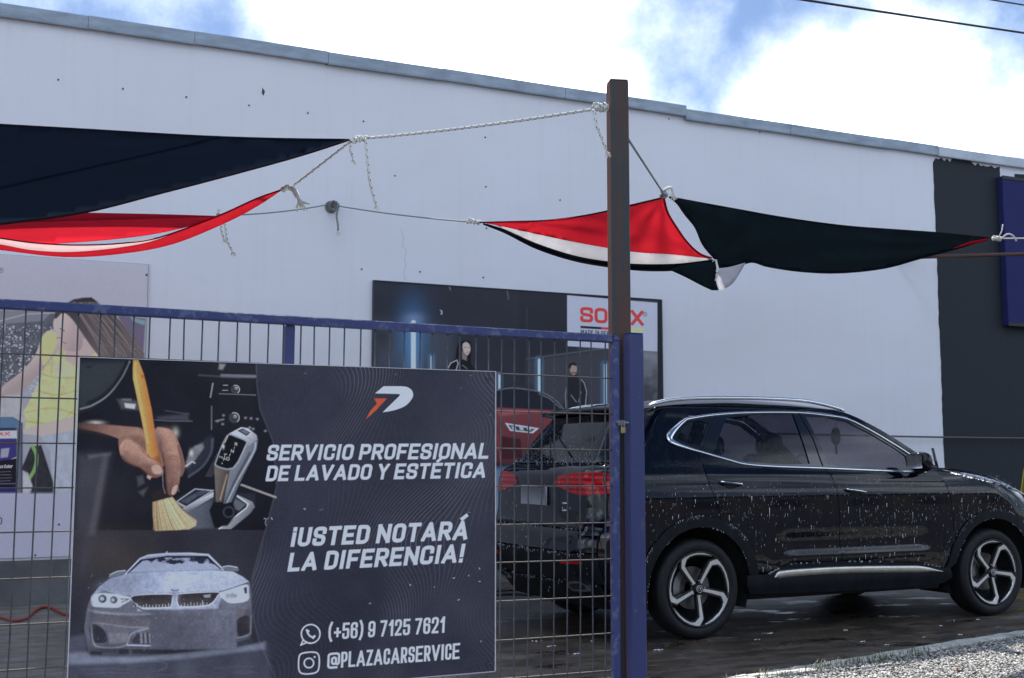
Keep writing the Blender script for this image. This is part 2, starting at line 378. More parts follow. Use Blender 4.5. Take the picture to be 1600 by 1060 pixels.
# ------------------------------------------------------------------ the setting
WY = 11.28                      # wall plane
zb0 = onY(0, 18, WY).z; zb1 = onY(1600, 267, WY).z; WT = (zb0+zb1)/2       # underside of the flashing
PLH = .385
XL, XR = -6., 24.
gr = mesh('ground', [(-400, -400, -.02), (400, -400, -.02), (400, 400, -.02), (-400, 400, -.02)], [(0, 1, 2, 3)], m_asphalt); tag(gr, kind='structure')
c0 = onZ(1450, 1012); c1 = onZ(1600, 988); cd = (c1-c0).normalized(); cn = Vector((-cd.y, cd.x, 0))
pA = c0-cd*9.; pB = c0+cd*14.
gv = mesh('gravel_strip', [pA-cn*1.7+Vector((0, 0, -.012)), pB-cn*1.7+Vector((0, 0, -.012)), pB+Vector((0, 0, -.012)), pA+Vector((0, 0, -.012))], [(0, 1, 2, 3)], m_gravel); tag(gv, kind='structure')
sl_ = mesh('washing_yard_floor', [pA, pB, (24, WY-.001, 0), (-8, WY-.001, 0), (-8, pA.y, 0)], [(0, 1, 2, 3, 4)], m_slab); tag(sl_, kind='structure')
# kerb stones between yard and gravel
kerb = MB(); kerb_len = .9; k = 0
for i in range(-6, 13):
    a = c0+cd*(i*kerb_len); b = a+cd*(kerb_len-.012); j = random.uniform(-.006, .006)
    z1 = .010+random.uniform(-.004, .006); w_ = .115
    q = [a-cn*w_+cn*j, b-cn*w_+cn*j, b+cn*.02+cn*j, a+cn*.02+cn*j]
    mb = MB(); vs = []; fs = []
    nseg = 10
    g = []
    for s_ in range(nseg+1):
        t = s_/nseg; p = q[0].lerp(q[1], t); p2 = q[3].lerp(q[2], t); e = lambda: random.uniform(-.004, .004)
        g.append([Vector((p.x+e(), p.y+e(), -.02)), Vector((p.x+e(), p.y+e(), z1-.008+e())), p.lerp(p2, .12)+Vector((0, 0, z1+e())),
                  p.lerp(p2, .88)+Vector((0, 0, z1+e())), Vector((p2.x+e(), p2.y+e(), z1-.008)), Vector((p2.x, p2.y, -.02))])
    v, f = rows(g); f.append(tuple(range(6))[::-1]); f.append(tuple(range(len(v)-6, len(v))))
    o = mesh('kerb_stone', v, f, m_curb, smooth=False); tag(o, kind='structure')
# gravel pebbles (near band in view) as stuff
def pebbles(n, region, rmin, rmax, name, mt):
    P = []
    while len(P) < n:
        a = random.random(); b = random.random(); x, y = region(a, b); P.append((x, y))
    P = np.array(P); n = len(P)
    th = rng.uniform(0, 6.28, n); r = rng.uniform(rmin, rmax, n)
    base = np.array([(1, 0, 0), (.4, .9, .1), (-.6, .75, -.1), (-1, -.1, 0), (-.3, -.95, .1), (.65, -.7, 0), (.1, .1, .75), (0, 0, -.6)])
    V = base[None]*(1+rng.uniform(-.22, .22, (n, 8, 3)))*r[:, None, None]
    c, s = np.cos(th)[:, None], np.sin(th)[:, None]
    X = V[..., 0]*c-V[..., 1]*s; Yy = V[..., 0]*s+V[..., 1]*c; Z = V[..., 2]*rng.uniform(.6, 1., (n, 1))+V[..., 0]*rng.uniform(-.4, .4, (n, 1))
    W = np.stack([X+P[:, :1], Yy+P[:, 1:], Z-.012+rng.uniform(.002, .012, (n, 1))], -1).reshape(-1, 3)
    tri = []
    for i in range(6): tri += [(i, (i+1) % 6, 6), ((i+1) % 6, i, 7)]
    Fc = (np.array(tri)[None]+(np.arange(n)*8)[:, None, None]).reshape(-1, 3)
    me = bpy.data.meshes.new(name); me.vertices.add(len(W)); me.vertices.foreach_set('co', W.ravel().astype(np.float32))
    me.loops.add(Fc.size); me.loops.foreach_set('vertex_index', Fc.ravel().astype(np.int32)); me.polygons.add(len(Fc))
    me.polygons.foreach_set('loop_start', np.arange(0, Fc.size, 3, dtype=np.int32)); me.update(calc_edges=True); me.materials.append(mt)
    col = me.attributes.new('tone', 'FLOAT', 'POINT'); col.data.foreach_set('value', np.repeat(rng.uniform(0, 1, n)**1.3, 8).astype(np.float32))
    o = bpy.data.objects.new(name, me); COL.objects.link(o); return o
mt_ = material('pebble_mix', (.2, .2, .2), .8); t = mt_.node_tree
an = nd(t, 'ShaderNodeAttribute', attribute_name='tone'); cr = nd(t, 'ShaderNodeValToRGB'); t.links.new(an.outputs['Fac'], cr.inputs[0])
cr.color_ramp.elements[0].color = (.05, .052, .055, 1); cr.color_ramp.elements[1].color = (.50, .49, .465, 1)
e_ = cr.color_ramp.elements.new(.5); e_.color = (.24, .235, .22, 1)
t.links.new(cr.outputs[0], t.nodes['Principled BSDF'].inputs['Base Color'])
def reg(a, b):
    p = c0+cd*(-2.6+a*5.6)-cn*(.112+b*1.30); return p.x, p.y
pb = pebbles(42000, reg, .006, .015, 'gravel', mt_); tag(pb, 'grey gravel bed in the sun in front of the kerb', 'gravel', kind='stuff')
# grass tufts along the kerb
gb = MB()
for i in range(520):
    s_ = random.choice([random.gauss(-.75, .35), random.gauss(-1.5, .5), random.uniform(-2.6, 1.5)]); p = c0+cd*s_-cn*(random.gauss(.115, .015)); h_ = random.uniform(.012, .05)*(1.3 if s_ < 0 else .6)
    a = random.uniform(0, 6.28); d = Vector((math.cos(a), math.sin(a), 0)); wv = d.cross(Vector((0, 0, 1)))*.0022
    gb.add([p-wv, p+wv, p+d*h_*.35+Vector((0, 0, h_*.7))+wv*.6, p+d*h_*.35+Vector((0, 0, h_*.7))-wv*.6, p+d*h_*.9+Vector((0, 0, h_))], [(0, 1, 2, 3), (3, 2, 4)])
tag(gb.done('grass', m_grass), 'short grass growing in the joint beside the kerb', 'grass', kind='stuff')
lf = onZ(1492, 1046, .012)
lb = MB(); pts = [(0, 0), (.012, .014), (.03, .018), (.05, .01), (.062, 0), (.05, -.012), (.03, -.018), (.012, -.012)]
lb.add([(lf.x+x, lf.y+y*1.6, lf.z+.006+.006*math.sin(x*80)) for x, y in pts]+[(lf.x+.03, lf.y, lf.z+.002)], [(i, (i+1) % 8, 8) for i in range(8)])
tag(lb.done('fallen_leaf', m_leaf), 'single orange dry leaf lying on the gravel near the kerb', 'leaf')

# building
bld = thing('warehouse_building', (4, WY, 0), 'long white warehouse wall with zinc flashing, grey plinth and a black painted end', 'building')
XB = onY(1467, 500, WY).x      # start of black paint
n_ = 60
edge = [XB+random.uniform(-.006, .006)+.004*math.sin(i*.31) for i in range(n_+1)]
zs = [PLH+(WT-.0-PLH)*i/n_ for i in range(n_+1)]
def cyl_hole(): pass
ww = MB(); TH = .22
ww.box((XL, WY, PLH), (XR, WY+TH, WT+.02)); ww.done('wall', m_wall, bld)
# black painted coat: a skin a few mm proud with ragged edges; a white strip is left at the top right
xw0 = onY(1562, 268, WY).x; xw1 = onY(1585, 272, WY).x
ztop = [WT-.045+random.uniform(-.03, .02) for _ in range(40)]
def ragged(x0f, x1f, z0, z1f, name):
    g = []
    for i in range(n_+1):
        z = z0+(z1f(0)-z0)*i/n_
        g.append([Vector((x0f(i), WY-.004, z)), Vector((x1f(i), WY-.004, z))])
    # ragged top
    top = [Vector((x0f(n_)+(x1f(n_)-x0f(n_))*k/24, WY-.004, z1f(k))) for k in range(25)]
    v, f = rows(g); b = len(v); v += top; f.append(tuple([2*n_, 2*n_+1]+[b+k for k in range(24, -1, -1)]))
    return mesh(name, v, f, m_black, bld)
zt0 = WT-.12
tops = [zt0+.03+random.uniform(0, .05)+(.045 if 6 < k < 14 else 0) for k in range(30)]
ragged(lambda i: edge[i], lambda i: xw0, PLH+.002, lambda k: zt0 if k == 0 else tops[k], 'black_paint_coat')
ragged(lambda i: xw1+random.uniform(-.006, .006), lambda i: XR-.01, PLH+.002, lambda k: zt0 if k == 0 else tops[k]-.03, 'black_paint_coat')
blk = MB(); blk.box((xw0+.0005, WY-.0045, PLH+.003), (xw1+.012, WY-.0005, WT-.75)); blk.done('black_paint_coat', m_black, bld)
pl = MB(); pl.box((XL, WY-.018, -.05), (XR, WY+TH, PLH)); pl.done('plinth', m_plinth, bld)
rb = MB(); rb.box((XL, WY+TH, -.05), (XR, WY+16, WT-.35)); rb.done('building_body', m_plinth, bld)
# flashing, piece by piece
FX = [-60, 133, 300, 510, 689, 880, 1068, 1230, 1385, 1458, 1640]
FXs = [-5.9]+[onY(p, 150, WY).x for p in FX[1:-1]]+[17., 20.5, 23.9]
for i in range(len(FXs)-1):
    xa, xb = FXs[i], FXs[i+1]-.003; dz = 0 if xa < FXs[6]-.01 else -.036
    if xa >= FXs[8]-.01: dz -= .0
    y0 = WY-.055-(.004 if i % 2 else 0); mb = MB(); g = []
    dzz = random.uniform(-.006, .006)
    prof = [(WY+.02, .003), (y0+.02, 0), (y0+.004, -.004), (y0, .01), (y0-.002, .115), (y0+.004, .122), (WY+TH+.03, .15)]
    ns = 14
    for s_ in range(ns+1):
        x = xa+(xb-xa)*s_/ns; wv = .0035*math.sin(x*2.3+i)
        g.append([Vector((x, y+wv*.6, WT+dz+dzz+z+wv)) for y, z in prof])
    v, f = rows(g); f.append(tuple(range(7))); f.append(tuple(range(len(v)-1, len(v)-8, -1)))
    mesh('flashing', v, f, m_flash2 if xa >= FXs[9]-.01 else m_flash, bld)
# wall plugs, scratches, cracks
m_plug = material('dark_plug', (.06, .06, .065), .7); m_patch = material('wall_patch', (.79, .785, .835), .9, vary=(8, .3))
for px, py in [(91, 125), (192, 139), (291, 152), (389, 165), (481, 177), (568, 190), (758, 215), (759, 292), (565, 421), (656, 425), (755, 434), (617, 275), (875, 313), (132, 40), (284, 64), (510, 101), (1045, 186), (1187, 207), (760, 357)]:
    p = onY(px, py, WY); mb = MB(); mb.tube([p+Vector((0, .005, 0)), p-Vector((0, .006, 0))], .009, 8); mb.done('wall_plug', m_plug, bld)
mb = MB(); pz = [onY(x, y, WY-.003) for x, y in ((410, 137), (414, 143), (412, 150), (409, 146))]; mb.add(pz+[p+Vector((0, .002, 0)) for p in pz], [(0, 1, 2, 3)]); mb.done('chipped_patch', m_plug, bld)
mb = MB(); cp = [(627, 358), (630, 372), (629, 385), (635, 392), (632, 405), (634, 415), (631, 430), (634, 437)]
mb.tube(spline([onY(x, y, WY-.001) for x, y in cp], 4), .0018, 4); mb.done('plaster_crack', material('crack_grey', (.5, .5, .53), .9), bld)
for (x0, y0, x1, y1, h) in []:
    a = onY(x0, y0, WY-.003); b = onY(x1, y1, WY-.003); g = []
    for s_ in range(13):
        p = a.lerp(b, s_/12); hh = (.012+.02*math.sin(math.pi*s_/12))*(h/5)
        g.append([p-Vector((0, 0, hh*random.uniform(.5, 1))), p+Vector((0, 0, hh*random.uniform(.5, 1)))])
    v, f = rows(g); mesh('repaired_patch', v, f, m_patch, bld)
# cable along the wall low on the right
cb = MB(); pa = onY(1180, 677, WY-.09); pb_ = onY(1720, 686, WY-.09)
cb.tube([pa.lerp(pb_, i/10)-Vector((0, 0, .012*math.sin(math.pi*i/10))) for i in range(11)], .011, 8)
for xx in (pa, pb_): cb.tube([xx, xx+Vector((0, .09, 0))], .012, 8)
tag(cb.done('wall_conduit', material('conduit_grey', (.10, .10, .105), .6), smooth=True), 'thin horizontal cable run low across the white and black wall behind the car bonnet', 'cable')
# blue panel box, right edge
q0 = onY(1566, 275, WY-.10); q1 = onY(1572, 508, WY-.10)
bx = thing('sign_box', (q0.x+1, WY-.2, 2.4), 'dark blue box sign on the black wall at the right edge', 'sign')
mb = MB(); mb.box((q0.x, WY-.10, q1.z), (q0.x+3.2, WY-.006, q0.z), .006); mb.done('case', m_bluebox, bx)
for z in (q1.z+.0, q0.z-.03):
    mb = MB(); mb.box((q0.x-.008, WY-.108, z-.008), (q0.x+3.2, WY-.101, z+.035)); mb.done('trim', m_cable, bx)
mb = MB(); a = onY(1400, 403, WY-.02); b = onY(1720, 393.5, 9.7); mb.tube([a, b], .024, 10)
tag(mb.done('steel_brace', material('brace_rust', (.10, .05, .04), .7, vary=(7, .7)), smooth=True), 'thin rusty steel tube running from under the black sail to the right edge', 'tube')
# red hose on the floor by the plinth
mb = MB(); hp = [(-90, 956), (-30, 961), (0, 965), (22, 970), (42, 966), (56, 954), (68, 949), (82, 951), (98, 959), (120, 962), (180, 956), (260, 950), (330, 948), (420, 944)]
mb.tube(spline([onZ(x, y, .012) for x, y in hp], 6), .011, 8)
tag(mb.done('hose', m_hose, smooth=True), 'thin red hose curling over the dry concrete by the wall', 'hose')
mb = MB(); hp = [(700, 936), (760, 931), (800, 928), (830, 929), (845, 925), (836, 921), (800, 922), (740, 926)]
mb.tube(spline([onZ(x, y, .012) for x, y in hp], 6), .012, 8)
tag(mb.done('hose', m_cable, smooth=True), 'black hose lying on the wet floor behind the gate and the car', 'hose')
# overhead cables
for i, (a, b, Ya) in enumerate([((1100, -24), (1760, 78), 9.), ((1480, -12), (1700, 26), 10.)]):
    pa = onY(*a, Ya); pb_ = onY(*b, Ya+1.2); d = (pb_-pa)
    pts = [pa+d*(t_/20*3.4-1.2)+Vector((0, 0, .0)) for t_ in range(21)]
    p0_ = [p+Vector((0, 0, .02*((k-8)/10)**2*6)) for k, p in enumerate(pts)]
    mb = MB(); mb.tube(p0_, .013 if i == 0 else .011, 8)
    tag(mb.done('overhead_cable', m_cable, smooth=True), ['long black overhead cable crossing the sky at upper right', 'short piece of black overhead cable in the top right corner'][i], 'cable')
# yellow thing at right edge
ya = onZ(1590, 895); ya = onY(1591, 757, 9.6)
yb = thing('caution_board', (ya.x+.15, 9.6, 0), 'yellow folding floor board just showing past the car bonnet', 'floor sign')
for s_ in (0, 1):
    mb = MB(); y0 = 9.6+s_*.30; zt = onY(1600, 737, 9.6).z+.04; xc = ya.x+.33
    q = [(xc-.17, y0, 0), (xc+.17, y0, 0), (xc+.05, 9.75, zt), (xc-.05, 9.75, zt)]
    mb.add(q+[(x, y+.015, z) for x, y, z in q], [(0, 1, 2, 3), (7, 6, 5, 4), (0, 4, 5, 1), (1, 5, 6, 2), (2, 6, 7, 3), (3, 7, 4, 0)])
    mb.done('panel', m_yellow, yb)

# added unseen building behind the camera, to darken what the car's side mirrors
ob = thing('added_dark_building', (6, -24, 0), 'added long low dark building behind the camera, darkening the reflections in the black car', 'building')
m_far = material('far_render', (.075, .070, .066), .9, vary=(.6, .7)); m_farw = material('far_window', (.02, .025, .03), .1)
mb = MB(); mb.box((-40, -34, -.02), (60, -24, 4.0)); mb.done('wall', m_far, ob)
mb = MB(); mb.box((-40.3, -34.3, 4.0), (60.3, -23.6, 4.3)); mb.done('roof', m_cable, ob)
for i in range(24):
    for z in (1.2,):
        mb = MB(); mb.box((-37+i*4, -24.03, z), (-35.4+i*4, -23.98, z+1.5)); mb.done('window', m_farw, ob)
# ------------------------------------------------------------------ gate, posts
GY = 4.45
gx0 = -1.1; rt = onY(250, 482.5, GY); GT = rt.z; gx1 = onY(957, 700, GY).x
gate = thing('mesh_gate', ((gx0+gx1)/2, GY, 0), 'blue framed welded wire mesh gate carrying the advertising board', 'gate')
gate.rotation_euler = (0, .0062, 0)
RT = .034
mb = MB(); mb.box((gx0, GY-.018, GT-RT), (gx1-.012, GY+.018, GT), .004); mb.done('top_rail', m_blue_worn, gate)
mb = MB(); mb.box((gx0, GY-.018, .09), (gx1-.012, GY+.018, .09+RT), .004); mb.done('bottom_rail', m_blue, gate)
def ppost(name, x0, x1, y0, y1, z0, z1, mt, par, bev=.003):
    mb = MB(); mb.box((x0, y0, z0), (x1, y1, z1), bev); return mb.done(name, mt, par)
# right stile with rounded top corner
mb = MB(); cx_, cz_ = gx1-.010, GT-.02
mb.box((gx1-.0115, GY-.018, .09), (gx1+.020, GY+.018, GT-.024), .004)
g = []
for k in range(7):
    a = math.pi/2*k/6; c = Vector((gx1-.0115, 0, GT-.024))
    ri, ro = .0, .024+.0
    g.append([Vector((c.x+.0315*math.sin(a), GY-.018, c.z+.024*math.cos(a))), Vector((c.x+.0315*math.sin(a), GY+.018, c.z+.024*math.cos(a)))])
v, f = rows(g); b = len(v); v += [Vector((gx1-.0115, GY-.018, GT-.0245)), Vector((gx1-.0115, GY+.018, GT-.0245))]
f += [(2*k, 2*k+2, b) for k in range(6)]+[(2*k+3, 2*k+1, b+1) for k in range(6)]
mb.add(v, f); mb.done('stile', m_blue_worn, gate)
xm = onY(449.5, 530, GY).x
ppost('stile', xm-.018, xm+.018, GY+.0, GY+.034, .124, GT-RT-.001, m_blue, gate)
ppost('stile', gx0-.034, gx0-.001, GY-.018, GY+.018, .09, GT, m_blue, gate)
# wires
WS = .0614; WH = GT-.09-RT
def wire_mesh(L_, r, bend, seed):
    rr = random.Random(seed); mb = MB(); n = 26; ph = rr.uniform(0, 6)
    pts = [Vector((bend*math.sin(ph+3.1*i/n)+bend*.5*math.sin(2*ph+9*i/n), 0, L_*i/n)) for i in range(n+1)]
    mb.tube(pts, r, 6); me = bpy.data.meshes.new('wire'); me.from_pydata([tuple(p) for p in mb.v], [], mb.f); shade_smooth(me); return me
vm = [wire_mesh(WH, .0031, b_, i) for i, b_ in enumerate((.0012, .003, .0045, .002))]
for me in vm: me.materials.append(m_wire)
x = gx1-.0115-.030; i = 0
while x > gx0+.01:
    o = bpy.data.objects.new('wire', vm[i % 4]); COL.objects.link(o); o.parent = gate
    o.location = (x-ORG[gate.name].x, .006, .09+RT); o.rotation_euler = (0, random.uniform(-.002, .002), 0); x -= WS*random.uniform(.985, 1.015); i += 1
zh = onY(860, 645, GY).z+.01; hs = .1545
hm = [wire_mesh(gx1-gx0-.012, .0029, b_, 9+j) for j, b_ in enumerate((.0015, .003, .002))]
for me in hm: me.materials.append(m_wire2)
k = 0
for j in range(-2, 10):
    z = zh-j*hs
    if z > GT-RT-.01 or z < .14: continue
    o = bpy.data.objects.new('wire', hm[k % 3]); COL.objects.link(o); o.parent = gate
    o.location = (gx0-ORG[gate.name].x, .001, z); o.rotation_euler = (0, math.pi/2, 0); k += 1
# rusty tall post behind the stile, slightly turned
pp = onY(966, 300, GY+.09); pw = .106; ang = math.radians(17)
pt = onY(966, 128, GY+.09).z
post = thing('steel_post', (pp.x, pp.y, 0), 'tall rusty square steel post holding the sail ropes beside the gate', 'post')
def rot_box(cx, cy, wx, wy, z0, z1, a, mt, name, par, bev=.004):
    mb = MB(); mb.box((-wx/2, -wy/2, z0), (wx/2, wy/2, z1), bev)
    for v_ in mb.v:
        x_, y_ = v_.x*math.cos(a)-v_.y*math.sin(a), v_.x*math.sin(a)+v_.y*math.cos(a); v_.x = cx+x_; v_.y = cy+y_
    return mb.done(name, mt, par)
sh_ = rot_box(pp.x, pp.y, pw*.80, pw*.80, 0, pt-.006, ang*-1, m_rust, 'shaft', post)
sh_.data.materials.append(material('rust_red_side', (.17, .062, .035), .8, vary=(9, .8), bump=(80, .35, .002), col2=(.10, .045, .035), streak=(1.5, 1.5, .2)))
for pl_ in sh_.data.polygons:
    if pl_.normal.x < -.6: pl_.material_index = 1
rot_box(pp.x, pp.y, pw*.78, pw*.78, pt-.0055, pt, ang*-1, m_rust, 'cap_plate', post)
# blue closing post to the right
bp0 = onY(980, 700, GY).x; bp1 = onY(1002, 700, GY).x; bz = onY(985, 521, GY).z
bpst = thing('blue_post', ((bp0+bp1)/2, GY, 0), 'short blue painted gate post right of the rusty post', 'post')
ppost('shaft', bp0, bp1, GY-.03, GY+.03, 0, bz-.004, m_blue, bpst, .004); ppost('cap_plate', bp0+.001, bp1-.001, GY-.029, GY+.029, bz-.0035, bz, m_blue_worn, bpst, .001)
# latch + padlock
lp = onY(969, 655, GY-.02)
lt = MB(); lt.box((lp.x-.022, GY-.030, lp.z-.018), (lp.x+.012, GY-.0185, lp.z+.006), .002); lt.tube([(lp.x-.03, GY-.024, lp.z-.004), (lp.x+.03, GY-.024, lp.z-.004)], .005, 8); lt.done('latch', m_metal, gate)
pk = thing('padlock', (lp.x+.004, GY-.035, lp.z-.06), 'small brass padlock hanging from the gate latch', 'padlock')
mb = MB(); mb.box((lp.x-.007, GY-.043, lp.z-.062), (lp.x+.015, GY-.031, lp.z-.034), .003); mb.done('body', m_brass, pk)
mb = MB(); mb.tube([(lp.x-.003, GY-.037, lp.z-.036)]+[(lp.x+.004-.007*math.cos(a), GY-.037, lp.z-.02+.012*math.sin(a)) for a in np.linspace(0, math.pi, 9)]+[(lp.x+.011, GY-.037, lp.z-.036)], .0022, 6); mb.done('shackle', m_metal, pk)
# two small wires of twisted tie
for px, py in ((1004, 633), (1009, 640)):
    pass

# ------------------------------------------------------------------ sails and ropes
def idw(anchors):
    # thin plate spline through the anchors: a smooth sag without lumps
    A_ = np.array([(a[0]/100, a[1]/100) for a in anchors]); d = np.array([a[2] for a in anchors]); n = len(A_)
    U = lambda r: np.where(r < 1e-9, 0, r*r*np.log(np.maximum(r, 1e-9)))
    K_ = U(np.hypot(A_[:, None, 0]-A_[None, :, 0], A_[:, None, 1]-A_[None, :, 1]))+np.eye(n)*.4
    P_ = np.c_[np.ones(n), A_]; M_ = np.block([[K_, P_], [P_.T, np.zeros((3, 3))]]); w = np.linalg.solve(M_, np.r_[d, 0, 0, 0])
    lo, hi = d.min()-.4, d.max()+.4
    return lambda x, y: float(np.clip(w[:n] @ U(np.hypot(A_[:, 0]-x/100, A_[:, 1]-y/100))+w[n]+w[n+1]*x/100+w[n+2]*y/100, lo, hi))
def idw_old(anchors):
    A_ = [(a[0], a[1], a[2]) for a in anchors]
    def f(x, y):
        sw = 0; s_ = 0
        for ax, ay, d in A_:
            w = 1/((x-ax)**2+(y-ay)**2+60)**1.1; sw += w; s_ += w*d
        return s_/sw
    return f
def cloth(name, poly, depth, mt, par, wave=.0, step=9, thick=.0025, smooth_n=6, pulls=()):
    v, f = cdt([(p[0], p[1]) for p in poly], step)
    P = []
    for q in v:
        dd = depth(q[0], q[1])
        for cx, cy, kf, am in pulls:
            d_ = math.hypot(q[0]-cx, q[1]-cy); a_ = math.atan2(q[1]-cy, q[0]-cx); dd += am*math.sin(a_*kf+math.sin(d_*.02)*1.5)*(d_/70)*math.exp(-d_/95)
        P.append(onY(q[0], q[1], dd+wave*math.sin(q[0]*.05+q[1]*.03)))
    f = [tuple(q) for q in f]
    n = len(P); v2, f2 = shell(P, f, lambda p: p+Vector((0, thick, thick)))
    return mesh(name, v2, f2, mt, par, smooth=True)
def plane3(a, b, c):
    # depth of a flat sail through three (px, py, Y) points
    p, q, r_ = (onY(*t_) for t_ in (a, b, c)); n = (q-p).cross(r_-p); e = Vector((0, 0, EYE)); k = n.dot(p-e)
    return lambda x, y: ray(x, y).y*k/n.dot(ray(x, y))
def crv(pts, n=6): return [(p.x, p.y) for p in spline([(x, y, 0) for x, y in pts], n)]
def hem(pts, depth, r, mt, par, n=5):
    mb = MB(); mb.tube([onY(p[0], p[1], depth(p[0], p[1])) for p in crv(pts, n)], r, 6); return mb.done('hem', mt, par, smooth=True)
# 1 big navy sail, left
dA = plane3((545, 219, 5.5), (-260, 178, 9.2), (-260, 385, 4.9))
topA = [(-260, 178), (-120, 188), (0, 195), (140, 203), (300, 212.5), (420, 217), (545, 219)]
botA = [(545, 219), (470, 243), (380, 268), (250, 302), (130, 332), (0, 350), (-120, 362), (-260, 385)]
sA = thing('shade_sail', onY(200, 260, 6.), 'large dark navy shade sail filling the upper left, its tip tied to the long rope', 'shade sail')
cloth('cloth', crv(topA)+crv(botA)[1:], dA, m_fnavy, sA, step=10, pulls=[(545, 219, 60, .05)]); hem(topA, dA, .006, m_hem, sA); hem(botA, dA, .006, m_hem, sA)
# 2 red sail behind it, left
sB = thing('shade_sail', onY(120, 370, 7), 'red shade sail sagging below the navy one at left', 'shade sail')
dB = idw([(345, 339, 9.6), (440, 297, 5.6), (0, 384, 6.8), (0, 350, 8.8), (200, 340, 9.2), (200, 375, 6.8), (-200, 400, 6.)])
dB2 = idw([(345, 339, 9.6), (0, 384, 8.0), (0, 345, 9.3), (200, 337, 9.5), (200, 372, 8.4), (-200, 400, 7.8)])
dB1 = idw([(440, 297, 5.6), (340, 345, 6.0), (200, 385, 6.5), (0, 385, 6.9), (-200, 372, 7.2)])
cloth('pale_band', crv([(-150, 334), (20, 333), (130, 333), (240, 335), (345, 338)])+crv([(345, 339), (250, 342), (110, 346), (20, 348), (-150, 350)]), dB2, m_fred2, sB)
cloth('red_band', crv([(-200, 351), (20, 348.2), (110, 346.2), (250, 342.2), (345, 339.2)])+crv([(330, 342), (300, 353), (230, 368), (130, 378.5), (0, 385), (-200, 392)]), dB2, m_fred, sB)
cloth('white_band', crv([(-200, 352), (-60, 364), (0, 372), (55, 379.5), (120, 383), (190, 380), (250, 371)])+crv([(235, 378), (180, 388), (110, 394), (50, 391), (0, 382), (-60, 374), (-200, 362)]), dB1, m_fpink, sB)
cloth('red_band', crv([(-200, 362.5), (-60, 374.5), (0, 382.5), (50, 391.5), (110, 394.5), (180, 388.5), (235, 378.5), (285, 360), (340, 338), (400, 311), (440, 296)])+crv([(440, 298), (400, 324), (350, 350), (270, 382), (190, 397), (100, 402), (0, 391), (-60, 384), (-200, 374)]), dB1, m_fred, sB)
hem([(440, 297), (400, 311), (340, 338), (250, 371), (190, 380.5), (120, 383.2), (55, 380), (0, 372.5), (-60, 364)], dB1, .004, m_fred2, sB)
# 3 red/white/black sail, centre
sC = thing('shade_sail', onY(950, 380, 8), 'red, white and black striped shade sail hanging behind the rusty post', 'shade sail')
dC = idw([(750, 348, 8.5), (1037, 309, 6.4), (1112, 405, 6.6), (950, 400, 7.5), (900, 345, 7.9)])
PC = [(750, 348, 45, .05), (1037, 309, 11, .05), (1112, 405, 13, .05)]
tC = [(750, 348), (800, 346.5), (850, 345), (895, 340), (940, 332), (990, 320), (1037, 309)]
rC = [(1037, 309), (1043, 332), (1056, 354), (1073, 378), (1092, 396), (1112, 404)]
c1_ = [(1096, 403), (1050, 398), (1000, 395), (950, 388), (880, 375), (820, 362), (775, 352)]
c2_ = [(1112, 406), (1060, 412), (1010, 413), (960, 410), (900, 400), (840, 381), (790, 359)]
c3_ = [(1112, 408), (1060, 421), (1010, 422.5), (960, 418), (900, 408), (840, 389), (790, 364), (755, 350)]
cloth('red_band', crv(tC)+crv(rC)[1:]+crv(c1_), dC, m_fred, sC, step=5, pulls=PC)
cloth('white_band', crv(c1_[::-1])+[(1112, 405)]+crv(c2_), dC, m_fwhite, sC, step=6, pulls=PC)
cloth('black_band', [(762, 350.5)]+crv(c2_[::-1])+crv(c3_), dC, m_fblack, sC, step=6, pulls=PC)
hem(tC, dC, .006, m_hem, sC); hem(rC, dC, .008, m_fred2, sC); hem(c3_, dC, .008, m_hem, sC)
# 4 black sail, right
sD = thing('shade_sail', onY(1300, 380, 8), 'black shade sail stretched to the right, one corner folded over to its white side', 'shade sail')
dD = idw([(1045, 308, 6.5), (1118, 410, 6.7), (1165, 410, 7.1), (1250, 420, 7.6), (1560, 374, 9.3), (1400, 400, 8.6), (1320, 352, 8.4), (1125, 450, 6.9)])
tD = [(1046, 308), (1100, 318), (1150, 327), (1230, 341), (1320, 353), (1400, 359), (1470, 364), (1545, 371.5)]
bD = [(1545, 373), (1500, 388), (1440, 404), (1380, 420), (1310, 427), (1250, 424.5), (1200, 417), (1175, 410), (1150, 417), (1122, 419)]
lD = [(1116, 404), (1098, 382), (1086, 355), (1070, 335), (1058, 318), (1046, 308)]
cloth('cloth', crv(tD)+crv(bD)[0:]+crv(lD)[:-1], dD, m_fblack, sD, step=6, pulls=[(1545, 372, 40, .06), (1046, 308, 9, .06), (1116, 406, 8, .06)])
cloth('black_fold', crv([(1046, 421.5), (1080, 413), (1118, 409.5)])+crv([(1120, 425), (1119, 440), (1123, 454)])+crv([(1112, 454), (1095, 446), (1070, 433), (1046, 422)])[:-1], lambda x, y: 6.55, m_fblack, sD, step=7)
cloth('white_fold', crv([(1121, 420), (1140, 418), (1165, 411)])+crv([(1157, 425), (1146, 442), (1132, 452), (1125, 454)])+crv([(1121, 442), (1120, 430)]), lambda x, y: 6.6+.004*(x-1120), m_fwhite, sD, step=6)
cloth('red_edge', [(1488, 389), (1515, 378), (1545, 372.6), (1542, 377), (1515, 383)], lambda x, y: dD(x, y)-.02, m_fred, sD, step=6)
hem(tD, dD, .005, m_hem, sD); hem(bD, dD, .005, m_hem, sD); hem(lD, dD, .006, m_hem, sD)

